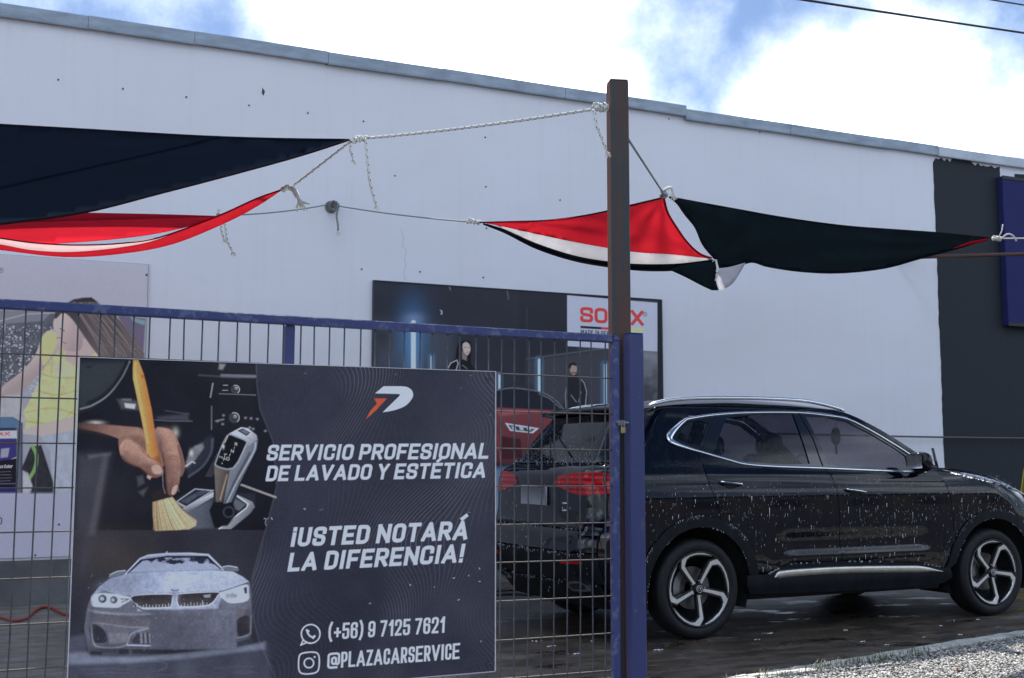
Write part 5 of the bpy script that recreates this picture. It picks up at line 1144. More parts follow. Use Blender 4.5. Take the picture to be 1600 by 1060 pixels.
# red car of the poster
B_.fill(z6([(560, 700), (560, 640), (700, 580), (800, 582), (880, 600), (950, 640), (1000, 690), (980, 720), (560, 720)]), (34, 38, 50), soft=2); B_.line(z6([(640, 600), (740, 582), (830, 590), (900, 605), (960, 640), (1000, 686)]), (104, 112, 128), 1.6, 1.3, .9, sm=4)
B_.line(z6([(880, 610), (930, 632), (985, 680)]), (120, 128, 144), 1.2, 1.2, .8)
B_.fill(z6([(500, 690), (670, 676), (960, 690), (1010, 720), (960, 800), (880, 900), (740, 950), (500, 950)]), (112, 60, 68), soft=2, col2=(80, 44, 54), ax=z6([(760, 700), (760, 930)]))
B_.fill(z6([(670, 684), (860, 690), (940, 700), (800, 706), (690, 720)]), (146, 84, 92), soft=4, alpha=.8)
B_.fill(z6([(715, 752), (880, 778), (850, 802), (740, 790)]), (196, 204, 218), soft=1.4); B_.fill(z6([(728, 760), (860, 782), (842, 796), (748, 786)]), (54, 58, 74), soft=1.4)
for k in range(3): B_.fill(z6([(745+k*36, 768), (765+k*36, 771), (770+k*36, 788), (752+k*36, 786)]), (170, 180, 198), soft=1.4)
B_.fill(z6([(500, 800), (660, 820), (670, 920), (500, 910)]), (34, 34, 44), soft=2); B_.fill(z6([(690, 815), (790, 830), (800, 920), (700, 930)]), (60, 34, 42), soft=2); B_.line(z6([(680, 810), (690, 930)]), (130, 60, 70), 2, 1.4)
B_.fill(z6([(500, 930), (700, 950), (760, 980), (500, 990)]), (34, 36, 46), soft=3)
B_.fill([(580, 728), (1040, 735), (1040, 852), (580, 852)], (88, 112, 146), soft=12, tex=.35, ts=18, col2=(120, 142, 172), ax=((700, 740), (700, 850)))
B_.fill([(800, 760), (1040, 745), (1040, 852), (830, 852)], (60, 76, 102), soft=20, alpha=.8)
B_.fill([(905, 545), (928, 520), (1000, 520), (1000, 548)], (96, 102, 116), soft=14, alpha=.5)
# white logo panel
B_.fill([(885.5, 461.5), (1027, 473.5), (1027, 549.5), (885.5, 541)], (168, 178, 204), soft=.9); B_.line([(885.5, 461), (885.5, 541)], (26, 28, 36), 1.2)
red = (206, 66, 66)
B_.text('SONAX', (906.4, 503.6), (1006, 509.8), (-.2, -24.2), red, th=.215, wid=.76, gap=.07)
B_.text('R', (1006.6, 492.5), (1008.8, 492.7), (0, -2.6), (60, 60, 70), th=.2); B_.ringl(1007.8, 491.3, 3., (70, 72, 84), .8)
for xa, xb, c in ((907, 940, (36, 38, 52)), (940, 974, (196, 60, 62)), (974, 1005.5, (214, 208, 96))):
    y_ = lambda x: 509.2+(x-907)*.062
    B_.fill([(xa, y_(xa)), (xb, y_(xb)), (xb, y_(xb)+3.8), (xa, y_(xa)+3.8)], c, soft=.7)
B_.text('MADE IN GERMANY', (907.5, 522.2), (973, 526.4), (0, -7.2), (28, 30, 40), th=.17, wid=.5, gap=.12)
B_.fill([(1027.5, 470), (1034, 470), (1034, 640), (1027.5, 640)], (36, 40, 52), soft=.8)
B_.fill(z6([(395, 200), (408, 204), (410, 222), (400, 224), (404, 212)]), (170, 178, 196), soft=1, alpha=.8); B_.line(z6([(440, 72), (448, 104)]), (120, 126, 140), 1, 1); B_.line(z6([(724, 100), (732, 150)]), (100, 106, 120), 1.2, 1.4, .8)
B_.build('printed_face', m_print2, post_)
fr = material('poster_frame', (.035, .04, .05), .5)
X0, X1, Z0, Z1 = B_.x0, B_.x1, B_.z0, B_.z1
for a, b in (((X0-.014, PYY-.008, Z0), (X0, WY-.006, Z1+.012)), ((X1, PYY-.008, Z0), (X1+.016, WY-.006, Z1+.012)), ((X0+.0005, PYY-.008, Z1), (X1-.0005, WY-.006, Z1+.013)), ((X0+.0005, PYY-.008, Z0), (X1-.0005, PYY-.001, Z0+.013))):
    mb = MB(); mb.box(a, b, .002); mb.done('frame_strip', fr, post_)
mb = MB(); mb.box((X0+.001, PYY+.006, Z0+.001), (X1-.001, WY-.0065, Z1-.001)); mb.done('backing_sheet', fr, post_)

# ---- pale poster with the woman, left
QY = WY-.02
a_ = onY(-60, 404, QY); b_ = onY(231.5, 412, QY); zB = onY(60, 871, QY).z
pw_ = thing('wall_poster', ((a_.x+b_.x)/2, WY, zB), 'pale wall poster of a woman in a yellow top washing a car', 'poster')
D_ = Print(a_.x, b_.x, zB, onY(200, 411.5, QY).z, QY, 340, 470, KW); PX, PY = D_.PX, D_.PY
D_.C[:] = lin((164, 168, 188))*(1+.05*(D_.noise(40, 4)-.5)[..., None])
z4 = T(0, 400, 2.945); z5 = T(0, 700, 2.945)
lowf = np.clip((PY-740)/40, 0, 1)[..., None]; D_.C[:] = D_.C*(1-lowf)+lin((168, 174, 200))*lowf
D_.fill([(-60, 482), (232, 487), (228, 772), (-60, 772)], (150, 158, 176), soft=2, tex=.1, ts=30)
D_.fill(z4([(-180, 260), (240, 250), (300, 262), (250, 330), (200, 420), (60, 600), (-180, 700)]), (86, 92, 106), soft=3, tex=.5, ts=9, seed=9)
D_.fill(z4([(-180, 240), (240, 258), (200, 300), (-180, 330)]), (122, 126, 142), soft=3, alpha=.9)
D_.line(z4([(0, 300), (120, 268), (250, 262)]), (168, 172, 186), 2, 2, .8)
R_ = random.Random(8)
for k in range(420):
    u, v = R_.uniform(-60, 240), R_.uniform(320, 640); X_, Y_ = z4([(u, v)])[0]; rr = R_.choice([.6, .8, 1.1, 1.6]); D_.disc(X_, Y_, rr, (188, 196, 212), soft=1.2, alpha=.75)
D_.fill(z4([(540, 270), (670, 290), (660, 440), (600, 400)]), (102, 96, 124), soft=3); D_.fill(z4([(600, 280), (668, 300), (664, 320), (610, 300)]), (120, 150, 166), soft=2)
D_.fill(z4([(40, 660), (100, 640), (110, 700), (60, 740)]), (120, 104, 116), soft=6, alpha=.7)
# figure: top, arm, head, hair
D_.fill(z4([(200, 380), (250, 350), (330, 440), (440, 440), (500, 470), (500, 800), (330, 815), (120, 800), (80, 760), (130, 680), (190, 560)]), (184, 186, 144), soft=2, tex=.22, ts=9, col2=(200, 200, 152), ax=z4([(200, 400), (340, 700)]))
for a in ([(180, 540), (260, 560), (350, 560)], [(170, 620), (260, 640), (350, 620)], [(120, 720), (240, 700), (350, 730)], [(110, 760), (260, 770), (350, 700)], [(210, 420), (240, 480), (235, 540)]): D_.line(z4(a), (150, 152, 84), 2.4, 3, .6, sm=4)
D_.fill(z4([(230, 480), (340, 500), (350, 560), (250, 560)]), (200, 198, 196), soft=8, alpha=.4)
D_.fill(z4([(200, 360), (250, 345), (290, 400), (240, 470), (130, 600), (40, 665), (-20, 680), (0, 610), (90, 540), (160, 460)]), (186, 176, 178), soft=2, sm=3, col2=(160, 150, 154), ax=z4([(160, 460), (200, 520)]))
D_.fill(z4([(195, 375), (250, 350), (262, 400), (230, 470), (196, 500)]), (188, 190, 142), soft=2, sm=3)
D_.fill(z4([(-20, 680), (30, 640), (100, 640), (120, 780), (100, 830), (-20, 830)]), (168, 172, 182), soft=5, tex=.15, ts=8)
D_.fill(z4([(100, 800), (350, 735), (350, 800), (200, 830), (110, 820)]), (188, 178, 178), soft=2)
D_.fill(z4([(300, 380), (420, 380), (440, 440), (370, 520), (300, 480)]), (182, 168, 170), soft=3); 
D_.fill(z4([(250, 290), (300, 250), (350, 290), (380, 370), (372, 430), (330, 440), (290, 430), (292, 405), (262, 380), (256, 350), (246, 330)]), (192, 178, 180), soft=1.6, sm=3, col2=(160, 144, 150), ax=z4([(270, 330), (380, 400)]))
D_.line(z4([(262, 378), (284, 376)]), (150, 110, 116), 1.4, 1.4); D_.line(z4([(276, 335), (296, 345)]), (70, 60, 66), 1.3, 1.2); D_.line(z4([(290, 398), (306, 404)]), (160, 106, 112), 1.6, 1.3)
hair = [(250, 275), (270, 245), (330, 205), (400, 192), (450, 215), (520, 270), (580, 330), (640, 400), (665, 470), (600, 480), (480, 475), (430, 430), (380, 360), (330, 290), (290, 262), (258, 290)]
D_.fill(z4(hair), (66, 62, 70), soft=2, sm=3, col2=(104, 98, 102), ax=z4([(360, 220), (600, 440)]))
for k in range(60):
    u = k/59; D_.line(z4([(330+u*100, 212+R_.uniform(-6, 10)), (400+u*130, 300-u*40+R_.uniform(0, 60)), (470+u*190, 470-R_.uniform(0, 60)*(1-u*.2))]), R_.choice([(44, 42, 50), (130, 122, 124), (88, 82, 88), (150, 142, 142)]), .8, 1, .6, sm=4)
D_.fill(z4([(330, 205), (345, 198), (360, 206), (380, 196), (420, 190), (450, 212), (400, 212), (350, 214)]), (50, 48, 56), soft=1.6)
# cloth, wheel arch, bottle
D_.fill(z4([(190, 830), (350, 800), (350, 1100), (250, 1100), (230, 900)]), (164, 176, 196), soft=4, tex=.2, ts=8); D_.fill(z4([(90, 1000), (140, 880), (190, 870), (245, 1040), (245, 1110), (90, 1110)]), (48, 50, 58), soft=2, tex=.4, ts=7)
D_.line(z4([(150, 876), (168, 920), (160, 980), (125, 1040), (90, 1110)]), (128, 172, 104), 5.5, 2, .9, sm=4); D_.fill(z4([(90, 980), (130, 1000), (150, 1060), (130, 1120), (95, 1120)]), (178, 184, 196), soft=3, alpha=.9, tex=.2, ts=6)
D_.fill(z4([(-120, 745), (60, 742), (104, 770), (104, 1100), (70, 1125), (-120, 1125)]), (44, 50, 84), soft=2); D_.fill(z4([(-120, 745), (60, 745), (98, 770), (98, 792), (-120, 790)]), (84, 116, 150), soft=3)
D_.fill(z4([(74, 780), (98, 785), (98, 1090), (76, 1110)]), (110, 116, 130), soft=2, alpha=.7); D_.fill(z4([(-60, 806), (78, 804), (78, 842), (-60, 844)]), (190, 194, 210), soft=1)
D_.text('SONAX', (-29, 681.4), (15.6, 681.), (0, -6), (196, 54, 60), th=.24, wid=.7, gap=.09)
D_.fill(z4([(-60, 842), (74, 840), (74, 925), (30, 945), (-60, 948)]), (58, 54, 118), soft=1.4); D_.fill(z4([(5, 888), (44, 884), (36, 926), (2, 930)]), (150, 154, 180), soft=1.4); D_.line(z4([(-60, 950), (30, 946), (74, 928)]), (200, 204, 218), 1.2)
D_.fill(z4([(-60, 952), (74, 932), (74, 1095), (-60, 1100)]), (30, 30, 42), soft=1.2)
D_.text('xx Color', (-.5, 731.8), (20, 731.2), (0, -5), (206, 210, 222), th=.17, wid=.55, gap=.12)
for k in range(4): D_.line(z4([(-10, 995+k*14), (60-R_.uniform(0, 14), 993+k*14)]), (120, 122, 140), .8, .8, .8)
D_.line(z4([(-60, 1050), (74, 1048)]), (110, 112, 160), 1); D_.fill(z4([(-60, 1070), (74, 1068), (74, 1094), (-60, 1096)]), (44, 42, 106), soft=1)
D_.fill(z5([(-120, 205), (350, 205), (350, 228), (-120, 230)]), (150, 158, 178), soft=4, alpha=.6)
D_.C[(PY > 771.5)] = lin((164, 171, 198)); D_.text('0', (-4, 820), (3.4, 820), (0, -11.5), (44, 46, 58), th=.15)
D_.text('R', (.4, 424), (2.6, 424), (0, -3.4), (70, 72, 86), th=.2); D_.ringl(1.6, 422.6, 3.6, (80, 82, 96), .9)
for x, y in ((229, 430), (92, 820), (55, 868)): D_.disc(x, y, 1.9, (60, 62, 74), soft=1)
D_.build('printed_face', m_print2, pw_)
gf = material('poster_edge_grey', (.40, .41, .44), .5)
X0, X1, Z0, Z1 = D_.x0, D_.x1, D_.z0, D_.z1
mb = MB(); mb.box((X0, QY+.003, Z0), (X1+.004, WY-.0015, Z1+.004)); mb.done('backing_sheet', gf, pw_)
mb = MB(); mb.box((X1+.0005, QY-.003, Z0), (X1+.007, QY+.0028, Z1+.004)); mb.done('edge_strip', gf, pw_)
# ------------------------------------------------------------------ the car: frame and surface functions
HA = onY(1093, 921, 7.108); TH_ = math.radians(.995); NY = .90
cA, sA_ = math.cos(TH_), math.sin(TH_)
CO = Vector((HA.x-NY*sA_*1, HA.y+NY*cA, 0))          # rear axle centre on the ground
def c2w(x, y, z): return Vector((CO.x+x*cA-y*sA_, CO.y+x*sA_+y*cA, z))
wz = smooth_interp([.10, .35, .6, .85, 1.0, 1.1, 1.2, 1.35, 1.5, 1.62, 1.74], [.85, .895, .922, .93, .925, .905, .865, .80, .725, .655, .56])
xr = smooth_interp([.15, .35, .45, .55, .62, .72, .8, .9, 1.0, 1.1, 1.17, 1.24, 1.4, 1.55, 1.62, 1.75], [-.60, -.76, -.83, -.87, -.88, -.87, -.82, -.80, -.80, -.80, -.78, -.68, -.56, -.45, -.40, -.28])
xf = smooth_interp([.15, .35, .6, .8, .95, 1.05, 1.2], [3.52, 3.68, 3.74, 3.70, 3.60, 3.45, 3.2])
RR, RF = .30, .62
def WS_(x, z):
    w = wz(z); d = x-xr(z)
    if d < RR: w -= RR-math.sqrt(max(0, RR*RR-(RR-max(d, 0))**2))
    e = xf(z)-x
    if z < 1.15 and e < RF: w -= .75*(RF-math.sqrt(max(0, RF*RF-(RF-max(e, 0))**2)))
    return w
def side(x, z, out=0.): return Vector((x, -WS_(x, z)-out, z))
def cp(px, py, out=0.):
    r = ray(px, py); ox, oy = -CO.x, -CO.y
    lo = (ox*cA+oy*sA_, -ox*sA_+oy*cA); ld = (r.x*cA+r.y*sA_, -r.x*sA_+r.y*cA)
    y = -.9
    for _ in range(12):
        k = (y-lo[1])/ld[1]; x = lo[0]+ld[0]*k; z = EYE+r.z*k; y = y*.3+.7*(-WS_(x, z)-out)
    return (x, z)
def cpy(px, py, y):      # pixel onto a plane y = const of the car
    r = ray(px, py); ox, oy = -CO.x, -CO.y
    lo = (ox*cA+oy*sA_, -ox*sA_+oy*cA); ld = (r.x*cA+r.y*sA_, -r.x*sA_+r.y*cA); k = (y-lo[1])/ld[1]
    return (lo[0]+ld[0]*k, EYE+r.z*k)
m_body = bpy.data.materials.new('black_car_paint'); m_body.use_nodes = True; t = m_body.node_tree; b = t.nodes['Principled BSDF']
b.inputs['Base Color'].default_value = (.002, .003, .008, 1); b.inputs['Specular IOR Level'].default_value = 0; b.inputs['Roughness'].default_value = .32; b.inputs['Coat Weight'].default_value = .78; b.inputs['Coat Roughness'].default_value = .02
tcn = nd(t, 'ShaderNodeTexCoord'); mp = nd(t, 'ShaderNodeMapping'); mp.inputs['Scale'].default_value = (26, 26, 2.2); t.links.new(tcn.outputs['Object'], mp.inputs[0])
n = nd(t, 'ShaderNodeTexNoise', i_Scale=1.6, i_Detail=5.); t.links.new(mp.outputs[0], n.inputs['Vector'])
r = nd(t, 'ShaderNodeMapRange'); t.links.new(n.outputs['Fac'], r.inputs[0]); r.inputs[1].default_value = .48; r.inputs[2].default_value = .85
mx = nd(t, 'ShaderNodeMixRGB'); t.links.new(r.outputs[0], mx.inputs[0]); mx.inputs[1].default_value = (.0012, .002, .006, 1); mx.inputs[2].default_value = (.007, .010, .018, 1); t.links.new(mx.outputs[0], b.inputs['Base Color'])
n2 = nd(t, 'ShaderNodeTexNoise', i_Scale=45., i_Detail=3.); t.links.new(tcn.outputs['Object'], n2.inputs['Vector'])
bp = nd(t, 'ShaderNodeBump', i_Strength=.04, i_Distance=.004); t.links.new(n2.outputs['Fac'], bp.inputs['Height']); t.links.new(bp.outputs[0], b.inputs['Coat Normal'])
r2 = nd(t, 'ShaderNodeMapRange'); t.links.new(n.outputs['Fac'], r2.inputs[0]); r2.inputs[1].default_value = .45; r2.inputs[2].default_value = .8; r2.inputs[3].default_value = .015; r2.inputs[4].default_value = .07; t.links.new(r2.outputs[0], b.inputs['Coat Roughness'])
m_clad = material('black_plastic_cladding', (.004, .0055, .008), .5, spec=.15, vary=(14, .8), bump=(30, .15, .003), col2=(.012, .015, .020), streak=(1, 1, .3))
m_gloss = material('gloss_black_trim', (.004, .005, .008), .08, coat=.5)
m_dark = material('dark_interior', (.008, .008, .009), .9)
m_seat = material('seat_fabric', (.035, .034, .036), .85, vary=(30, .4))
m_chrome = material('chrome', (.72, .74, .78), .12, 1., vary=(20, .25))
m_chrome2 = material('brushed_sill_metal', (.62, .60, .54), .3, .85, vary=(25, .5), col2=(.3, .3, .3))
m_rubber = material('tyre_rubber', (.006, .007, .009), .6, spec=.3, vary=(20, .6), bump=(60, .25, .003), col2=(.016, .018, .02))
m_rim = material('machined_rim', (.66, .66, .67), .3, .6, vary=(18, .4), bump=(50, .05, .001))
m_rimd = material('rim_black', (.012, .013, .016), .3)
m_disc = material('brake_disc', (.16, .16, .165), .45, .8, vary=(14, .7), col2=(.07, .05, .04))
m_foam = material('soap_foam', (.70, .72, .76), .6)
m_drip = material('soap_drips', (.26, .28, .33), .35)
m_plate = material('blank_plate', (.50, .53, .60), .5, vary=(6, .3))
def glass_mat(name, tint, rough=.0):
    m = bpy.data.materials.new(name); m.use_nodes = True; t = m.node_tree; t.nodes.clear()
    tr = nd(t, 'ShaderNodeBsdfTransparent'); tr.inputs[0].default_value = (*tint, 1)
    gl = nd(t, 'ShaderNodeBsdfGlossy'); gl.inputs[0].default_value = (1, 1, 1, 1)
    tcn = nd(t, 'ShaderNodeTexCoord'); mp = nd(t, 'ShaderNodeMapping'); mp.inputs['Scale'].default_value = (40, 40, 3); t.links.new(tcn.outputs['Object'], mp.inputs[0])
    n = nd(t, 'ShaderNodeTexNoise', i_Scale=1.2, i_Detail=5.); t.links.new(mp.outputs[0], n.inputs['Vector'])
    r = nd(t, 'ShaderNodeMapRange'); t.links.new(n.outputs['Fac'], r.inputs[0]); r.inputs[1].default_value = .4; r.inputs[2].default_value = .8; r.inputs[3].default_value = .02; r.inputs[4].default_value = .22; t.links.new(r.outputs[0], gl.inputs['Roughness'])
    fr = nd(t, 'ShaderNodeFresnel'); ge = nd(t, 'ShaderNodeNewGeometry'); t.links.new(mth(t, 'MULTIPLY_ADD', ge.outputs['Backfacing'], 1/1.42-1.42, 1.42), fr.inputs[0])
    ms = nd(t, 'ShaderNodeMixShader'); t.links.new(fr.outputs[0], ms.inputs[0]); t.links.new(tr.outputs[0], ms.inputs[1]); t.links.new(gl.outputs[0], ms.inputs[2])
    df = nd(t, 'ShaderNodeBsdfDiffuse'); df.inputs[0].default_value = (.30, .31, .36, 1); r3 = nd(t, 'ShaderNodeMapRange'); t.links.new(n.outputs['Fac'], r3.inputs[0]); r3.inputs[1].default_value = .45; r3.inputs[2].default_value = .9; r3.inputs[4].default_value = .06
    ms2 = nd(t, 'ShaderNodeMixShader'); t.links.new(r3.outputs[0], ms2.inputs[0]); t.links.new(ms.outputs[0], ms2.inputs[1]); t.links.new(df.outputs[0], ms2.inputs[2])
    o = nd(t, 'ShaderNodeOutputMaterial'); t.links.new(ms2.outputs[0], o.inputs[0]); return m
m_glass = glass_mat('tinted_glass', (.17, .17, .19)); m_glassr = glass_mat('rear_glass', (.06, .06, .07)); m_glassf = glass_mat('front_glass', (.40, .37, .41))
m_lamp = bpy.data.materials.new('tail_lamp_red'); m_lamp.use_nodes = True; t = m_lamp.node_tree; b = t.nodes['Principled BSDF']
b.inputs['Base Color'].default_value = (.42, .012, .02, 1); b.inputs['Roughness'].default_value = .3; b.inputs['Specular IOR Level'].default_value = .1; b.inputs['Coat Weight'].default_value = .35
n = nd(t, 'ShaderNodeTexWave', i_Scale=9., i_Distortion=1.); tcn = nd(t, 'ShaderNodeTexCoord'); t.links.new(tcn.outputs['Object'], n.inputs['Vector'])
n.bands_direction = 'Z'; mx = nd(t, 'ShaderNodeMixRGB'); t.links.new(n.outputs['Fac'], mx.inputs[0]); mx.inputs[1].default_value = (.16, .002, .005, 1); mx.inputs[2].default_value = (.48, .006, .010, 1); t.links.new(mx.outputs[0], b.inputs['Base Color'])

car = thing('parked_car', CO, 'wet black five-door car with foam drips being washed in front of the white wall', 'car')
car.rotation_euler = (0, 0, TH_); ORG[car.name] = Vector((0, 0, 0))
def cm(name, v, f, mt, parent=None, smooth=True):
    return mesh(name, v, f, mt, parent or car, smooth, local=True)
def mirror(o, parent=None):
    c = o.copy(); COL.objects.link(c); c.parent = parent or o.parent; c.scale = (1, -1, 1)
    for ch in [q for q in COL.objects if q.parent == o]:
        d = ch.copy(); COL.objects.link(d); d.parent = c
    return c
def inset(poly, d):
    """shrink a polygon by d"""
    n = len(poly); A2 = sum(poly[i][0]*poly[(i+1) % n][1]-poly[(i+1) % n][0]*poly[i][1] for i in range(n)); s_ = 1 if A2 > 0 else -1; out = []
    for i in range(n):
        a, p, c = Vector(poly[i-1]), Vector(poly[i]), Vector(poly[(i+1) % n]); e1 = (p-a); e2 = (c-p)
        if e1.length < 1e-7 or e2.length < 1e-7: out.append(tuple(p)); continue
        e1.normalize(); e2.normalize(); n1 = Vector((-e1.y, e1.x))*s_; n2 = Vector((-e2.y, e2.x))*s_; nn_ = n1+n2
        if nn_.length < .3: out.append(tuple(p)); continue
        nn_.normalize(); k = min(d/max(.35, nn_.dot(n1)), 2.5*d); out.append(tuple(p+nn_*k))
    return out
def side_panel(name, poly, mt, out=0., gap=.0025, depth=.014, step=.03, parent=None, holes=(), outf=None, surf=side):
    poly = inset(poly, gap) if gap else poly
    v, f = cdt(poly, step, holes)
    if surf is not side: f = [tuple(q)[::-1] for q in f]
    of = outf or (lambda x, z: out)
    P_ = [surf(q[0], q[1], of(q[0], q[1])) for q in v]
    inn = (lambda p: p+Vector((0, depth, 0))) if surf is side else (lambda p: p+Vector((depth, 0, 0)))
    v2, f2 = shell(P_, f, inn); o = cm(name, v2, f2, mt, parent)
    try:
        me = o.data; 
        me.set_sharp_from_angle(angle=math.radians(42))
    except Exception: pass
    return o
C = lambda pts: [cp(*p) for p in pts]
def dense(pts, n=5): return [(p.x, p.y) for p in spline([(x, y, 0) for x, y in pts], n)]
hubR, hubF, zc = (0, .35), (2.88, .35), .35
def arc(c, r, a0, a1, n=22, sq=1.0): return [(c[0]+r*math.cos(a)*sq, c[1]+r*math.sin(a)) for a in np.linspace(math.radians(a0), math.radians(a1), n)]
RO, RI = .512, .432
seamR = dense(C([(1121.5, 645), (1110, 672), (1097.5, 705), (1096, 719), (1107, 753), (1119, 784), (1126, 811)]))
seamM = dense(C([(1247.5, 643), (1258, 662), (1269, 682), (1286, 728), (1303, 753), (1310, 784), (1314, 841), (1316.5, 878)]))
seamF = dense([(2.33, 1.165), (2.375, 1.06), (2.409, .966), (2.425, .86), (2.43, .76)])
topE = dense([(-.30, 1.612), (-.246, 1.63), (.033, 1.663), (.466, 1.683), (1.129, 1.672), (1.40, 1.655), (1.562, 1.639), (1.70, 1.592), (1.81, 1.534), (1.964, 1.448), (2.148, 1.331), (2.314, 1.219), (2.42, 1.160)], 4)
chT = C([(1121.5, 645), (1178, 642), (1246, 642), (1291, 646), (1324.5, 652), (1361, 670), (1398, 692), (1421, 707), (1440, 721), (1452, 731)])
belt = dense(C([(1452, 734), (1425, 736), (1398, 734.5), (1349, 732.8), (1286, 730), (1206.5, 727.5), (1164, 724.8), (1138.5, 718.5), (1096, 706.5)]), 3)
lip = dense([(.605, .437), (.68, .470), (.80, .497), (1.0, .500), (1.29, .497), (1.55, .490), (2.0, .462), (2.2, .435), (2.34, .41)], 4)
iy = lambda pts, x: min(range(len(pts)), key=lambda i: abs(pts[i][0]-x))
aR = arc(hubR, RO, 10, 199, 40); aF = arc(hubF, RO, 170, -15, 40)
# --- rear quarter with the roof pillar
kk = min(range(len(aR)), key=lambda i: math.hypot(aR[i][0]-seamR[-1][0], aR[i][1]-seamR[-1][1]))
tail_b = [(xr(z)+.293*RR*(1 if z < 1.2 else .9), z) for z in np.linspace(.80, 1.60, 16)]
hook = C([(1097, 705.5), (1075, 699), (1049, 695), (1040, 688), (1046.5, 673), (1065, 656), (1077.7, 650.5), (1121.5, 645)])
qarc = [p for p in aR[kk:] if p[1] > .55]
top_rear = [p for p in topE if p[0] < seamR[0][0]-.02]
q_poly = [(seamR[0][0], 1.6765)]+[seamR[0]]+hook[::-1][1:]+[p for p in seamR if p[1] < hook[0][1]-.006]+qarc+[(-.51, .56), (-.56, .80)]+tail_b[0:]+top_rear[1:]
quarter = side_panel('rear_quarter_panel', q_poly, m_body)
# cantrail strip over the doors
top_f = [p for p in topE if p[0] >= seamR[0][0]-.02]
c_poly = [(seamR[0][0], 1.6765)]+[p for p in top_f if p[0] > seamR[0][0]]+[(2.36, 1.185)]+chT[::-1]
side_panel('roof_side_frame', c_poly, m_body)
# doors
bi = iy(belt, seamM[14][0])
bR = [p for p in belt if p[0] < cp(1286, 730)[0]-.01]; bF = [p for p in belt if p[0] > cp(1286, 730)[0]+.01]
sMl = [p for p in seamM if p[1] < cp(1286, 730)[1]+.002]
lipR = [p for p in lip if p[0] < sMl[-1][0]-.01]; lipF = [p for p in lip if p[0] > sMl[-1][0]+.01]
rd_poly = bR[::-1][::-1][::-1] if False else list(reversed(bR))[::-1]
rd_poly = [(cp(1286, 730)[0], cp(1286, 730)[1])]+sMl[1:]+lipR[::-1]+aR[:kk+1]+[p for p in seamR if p[1] < hook[0][1]-.006][::-1]+bR[::-1]
def crease(x, z):           # shoulder line and the lower door scallop
    s_ = .010*math.exp(-((z-1.135+.02*(x-1))/.022)**2)
    d = -.016*math.exp(-((z-.64)/.10)**2)*min(1, max(0, (x-.55)/.25))*min(1, max(0, (2.35-x)/.25))
    e = .010*math.exp(-((z-.545)/.03)**2)*min(1, max(0, (x-.65)/.2))*min(1, max(0, (2.3-x)/.2))
    return s_+d+e
rear_door = side_panel('rear_door', rd_poly, m_body, outf=crease, step=.024)
ff = [(cp(1286, 730)[0], cp(1286, 730)[1])]+bF[::-1]+[(2.30, 1.176)]+seamF+[(2.425, .60), (2.385, .50)]+[p for p in lipF if p[0] < 2.36][::-1]+sMl[1:][::-1]
front_door = side_panel('front_door', ff, m_body, outf=crease, step=.024)
# fender
fe = [(2.335, 1.17), (2.42, 1.160), (2.62, 1.115), (2.86, 1.073), (3.14, 1.013), (3.36, .965)]+[(3.40, .80), (3.36, .66)]+[p for p in aF if p[0] <= 3.30 and p[1] > .52][::-1]+[(2.432, .72)]+seamF[::-1][1:]
side_panel('front_fender', fe, m_body)
# headlamp and front end
side_panel('headlamp', [(3.37, .955), (3.45, .93), (3.68, .88), (3.69, .80), (3.55, .78), (3.41, .80)], glass_mat('headlamp_glass', (.7, .7, .72)), depth=.02)
side_panel('front_bumper_side', [(3.41, .79), (3.55, .77), (3.70, .79), (3.73, .6), (3.68, .38), (3.58, .24), (3.35, .26), (3.375, .40), (3.37, .66)], m_body, depth=.02)
# arch cladding and sill
ri = arc(hubR, RI, 12, 196, 34)
side_panel('wheel_arch_trim', [(.560, .41)]+[(p[0]+.0, p[1]) for p in aR]+[(-.52, .18), (-.44, .20)]+ri[::-1]+[(.50, .41)], m_clad, out=.012, depth=.05, gap=.001)
rf_ = arc(hubF, RI, 168, -10, 34)
side_panel('wheel_arch_trim', [(2.335, .40)]+aF+[(3.38, .22), (3.31, .22)]+rf_[::-1]+[(2.39, .40)], m_clad, out=.012, depth=.05, gap=.001)
sill = [(.405, .43), (.56, .43)]+lip+[(2.39, .405), (2.42, .33), (2.33, .285), (2.1, .272), (1.6, .270), (1.2, .272), (.6, .285), (.44, .29), (.40, .35)]
side_panel('sill_cladding', sill, m_clad, outf=lambda x, z: .010+.012*math.exp(-((z-.36)/.05)**2), depth=.06, gap=.0015)
def strip(name, pts, hw, h, mt, parent=None, base=.003, n=4):
    sp = [(p.x, p.y) for p in spline([(x, y, 0) for x, y in pts], n)]; m = len(sp); g = []
    for i, p in enumerate(sp):
        a = Vector(sp[max(0, i-1)]); b_ = Vector(sp[min(m-1, i+1)]); tt = (b_-a).normalized(); nn_ = Vector((-tt.y, tt.x)); w_ = hw(i/(m-1)) if callable(hw) else hw
        row = []
        for u in (-1, -1, -.75, -.3, .3, .75, 1, 1):
            q = Vector(p)+nn_*w_*u; o_x = base+h*(1-u*u)**.5
            row.append(u)
        row = [side(*(Vector(p)+nn_*w_*u), (-.006 if k in (0, 7) else base+h*(1-u*u)**.5)) for k, u in enumerate((-1, -1, -.75, -.3, .3, .75, 1, 1))]
        g.append(row)
    v, f = rows(g); f += [tuple(range(8)), tuple(range(len(v)-1, len(v)-9, -1))]
    return cm(name, v, f, mt, parent)
dlo = C([(1426, 713), (1398, 695), (1361, 673), (1324.5, 654.8), (1291, 648.7), (1246, 644.4), (1178, 644.2), (1121.5, 647.3), (1079, 653.3), (1068, 658), (1052, 673), (1046, 684), (1053, 691.5), (1075, 700), (1097, 706.5), (1138.5, 718.5), (1164, 725), (1206.5, 728.5), (1286, 731.3), (1349, 734), (1398, 736), (1446, 737.5)])
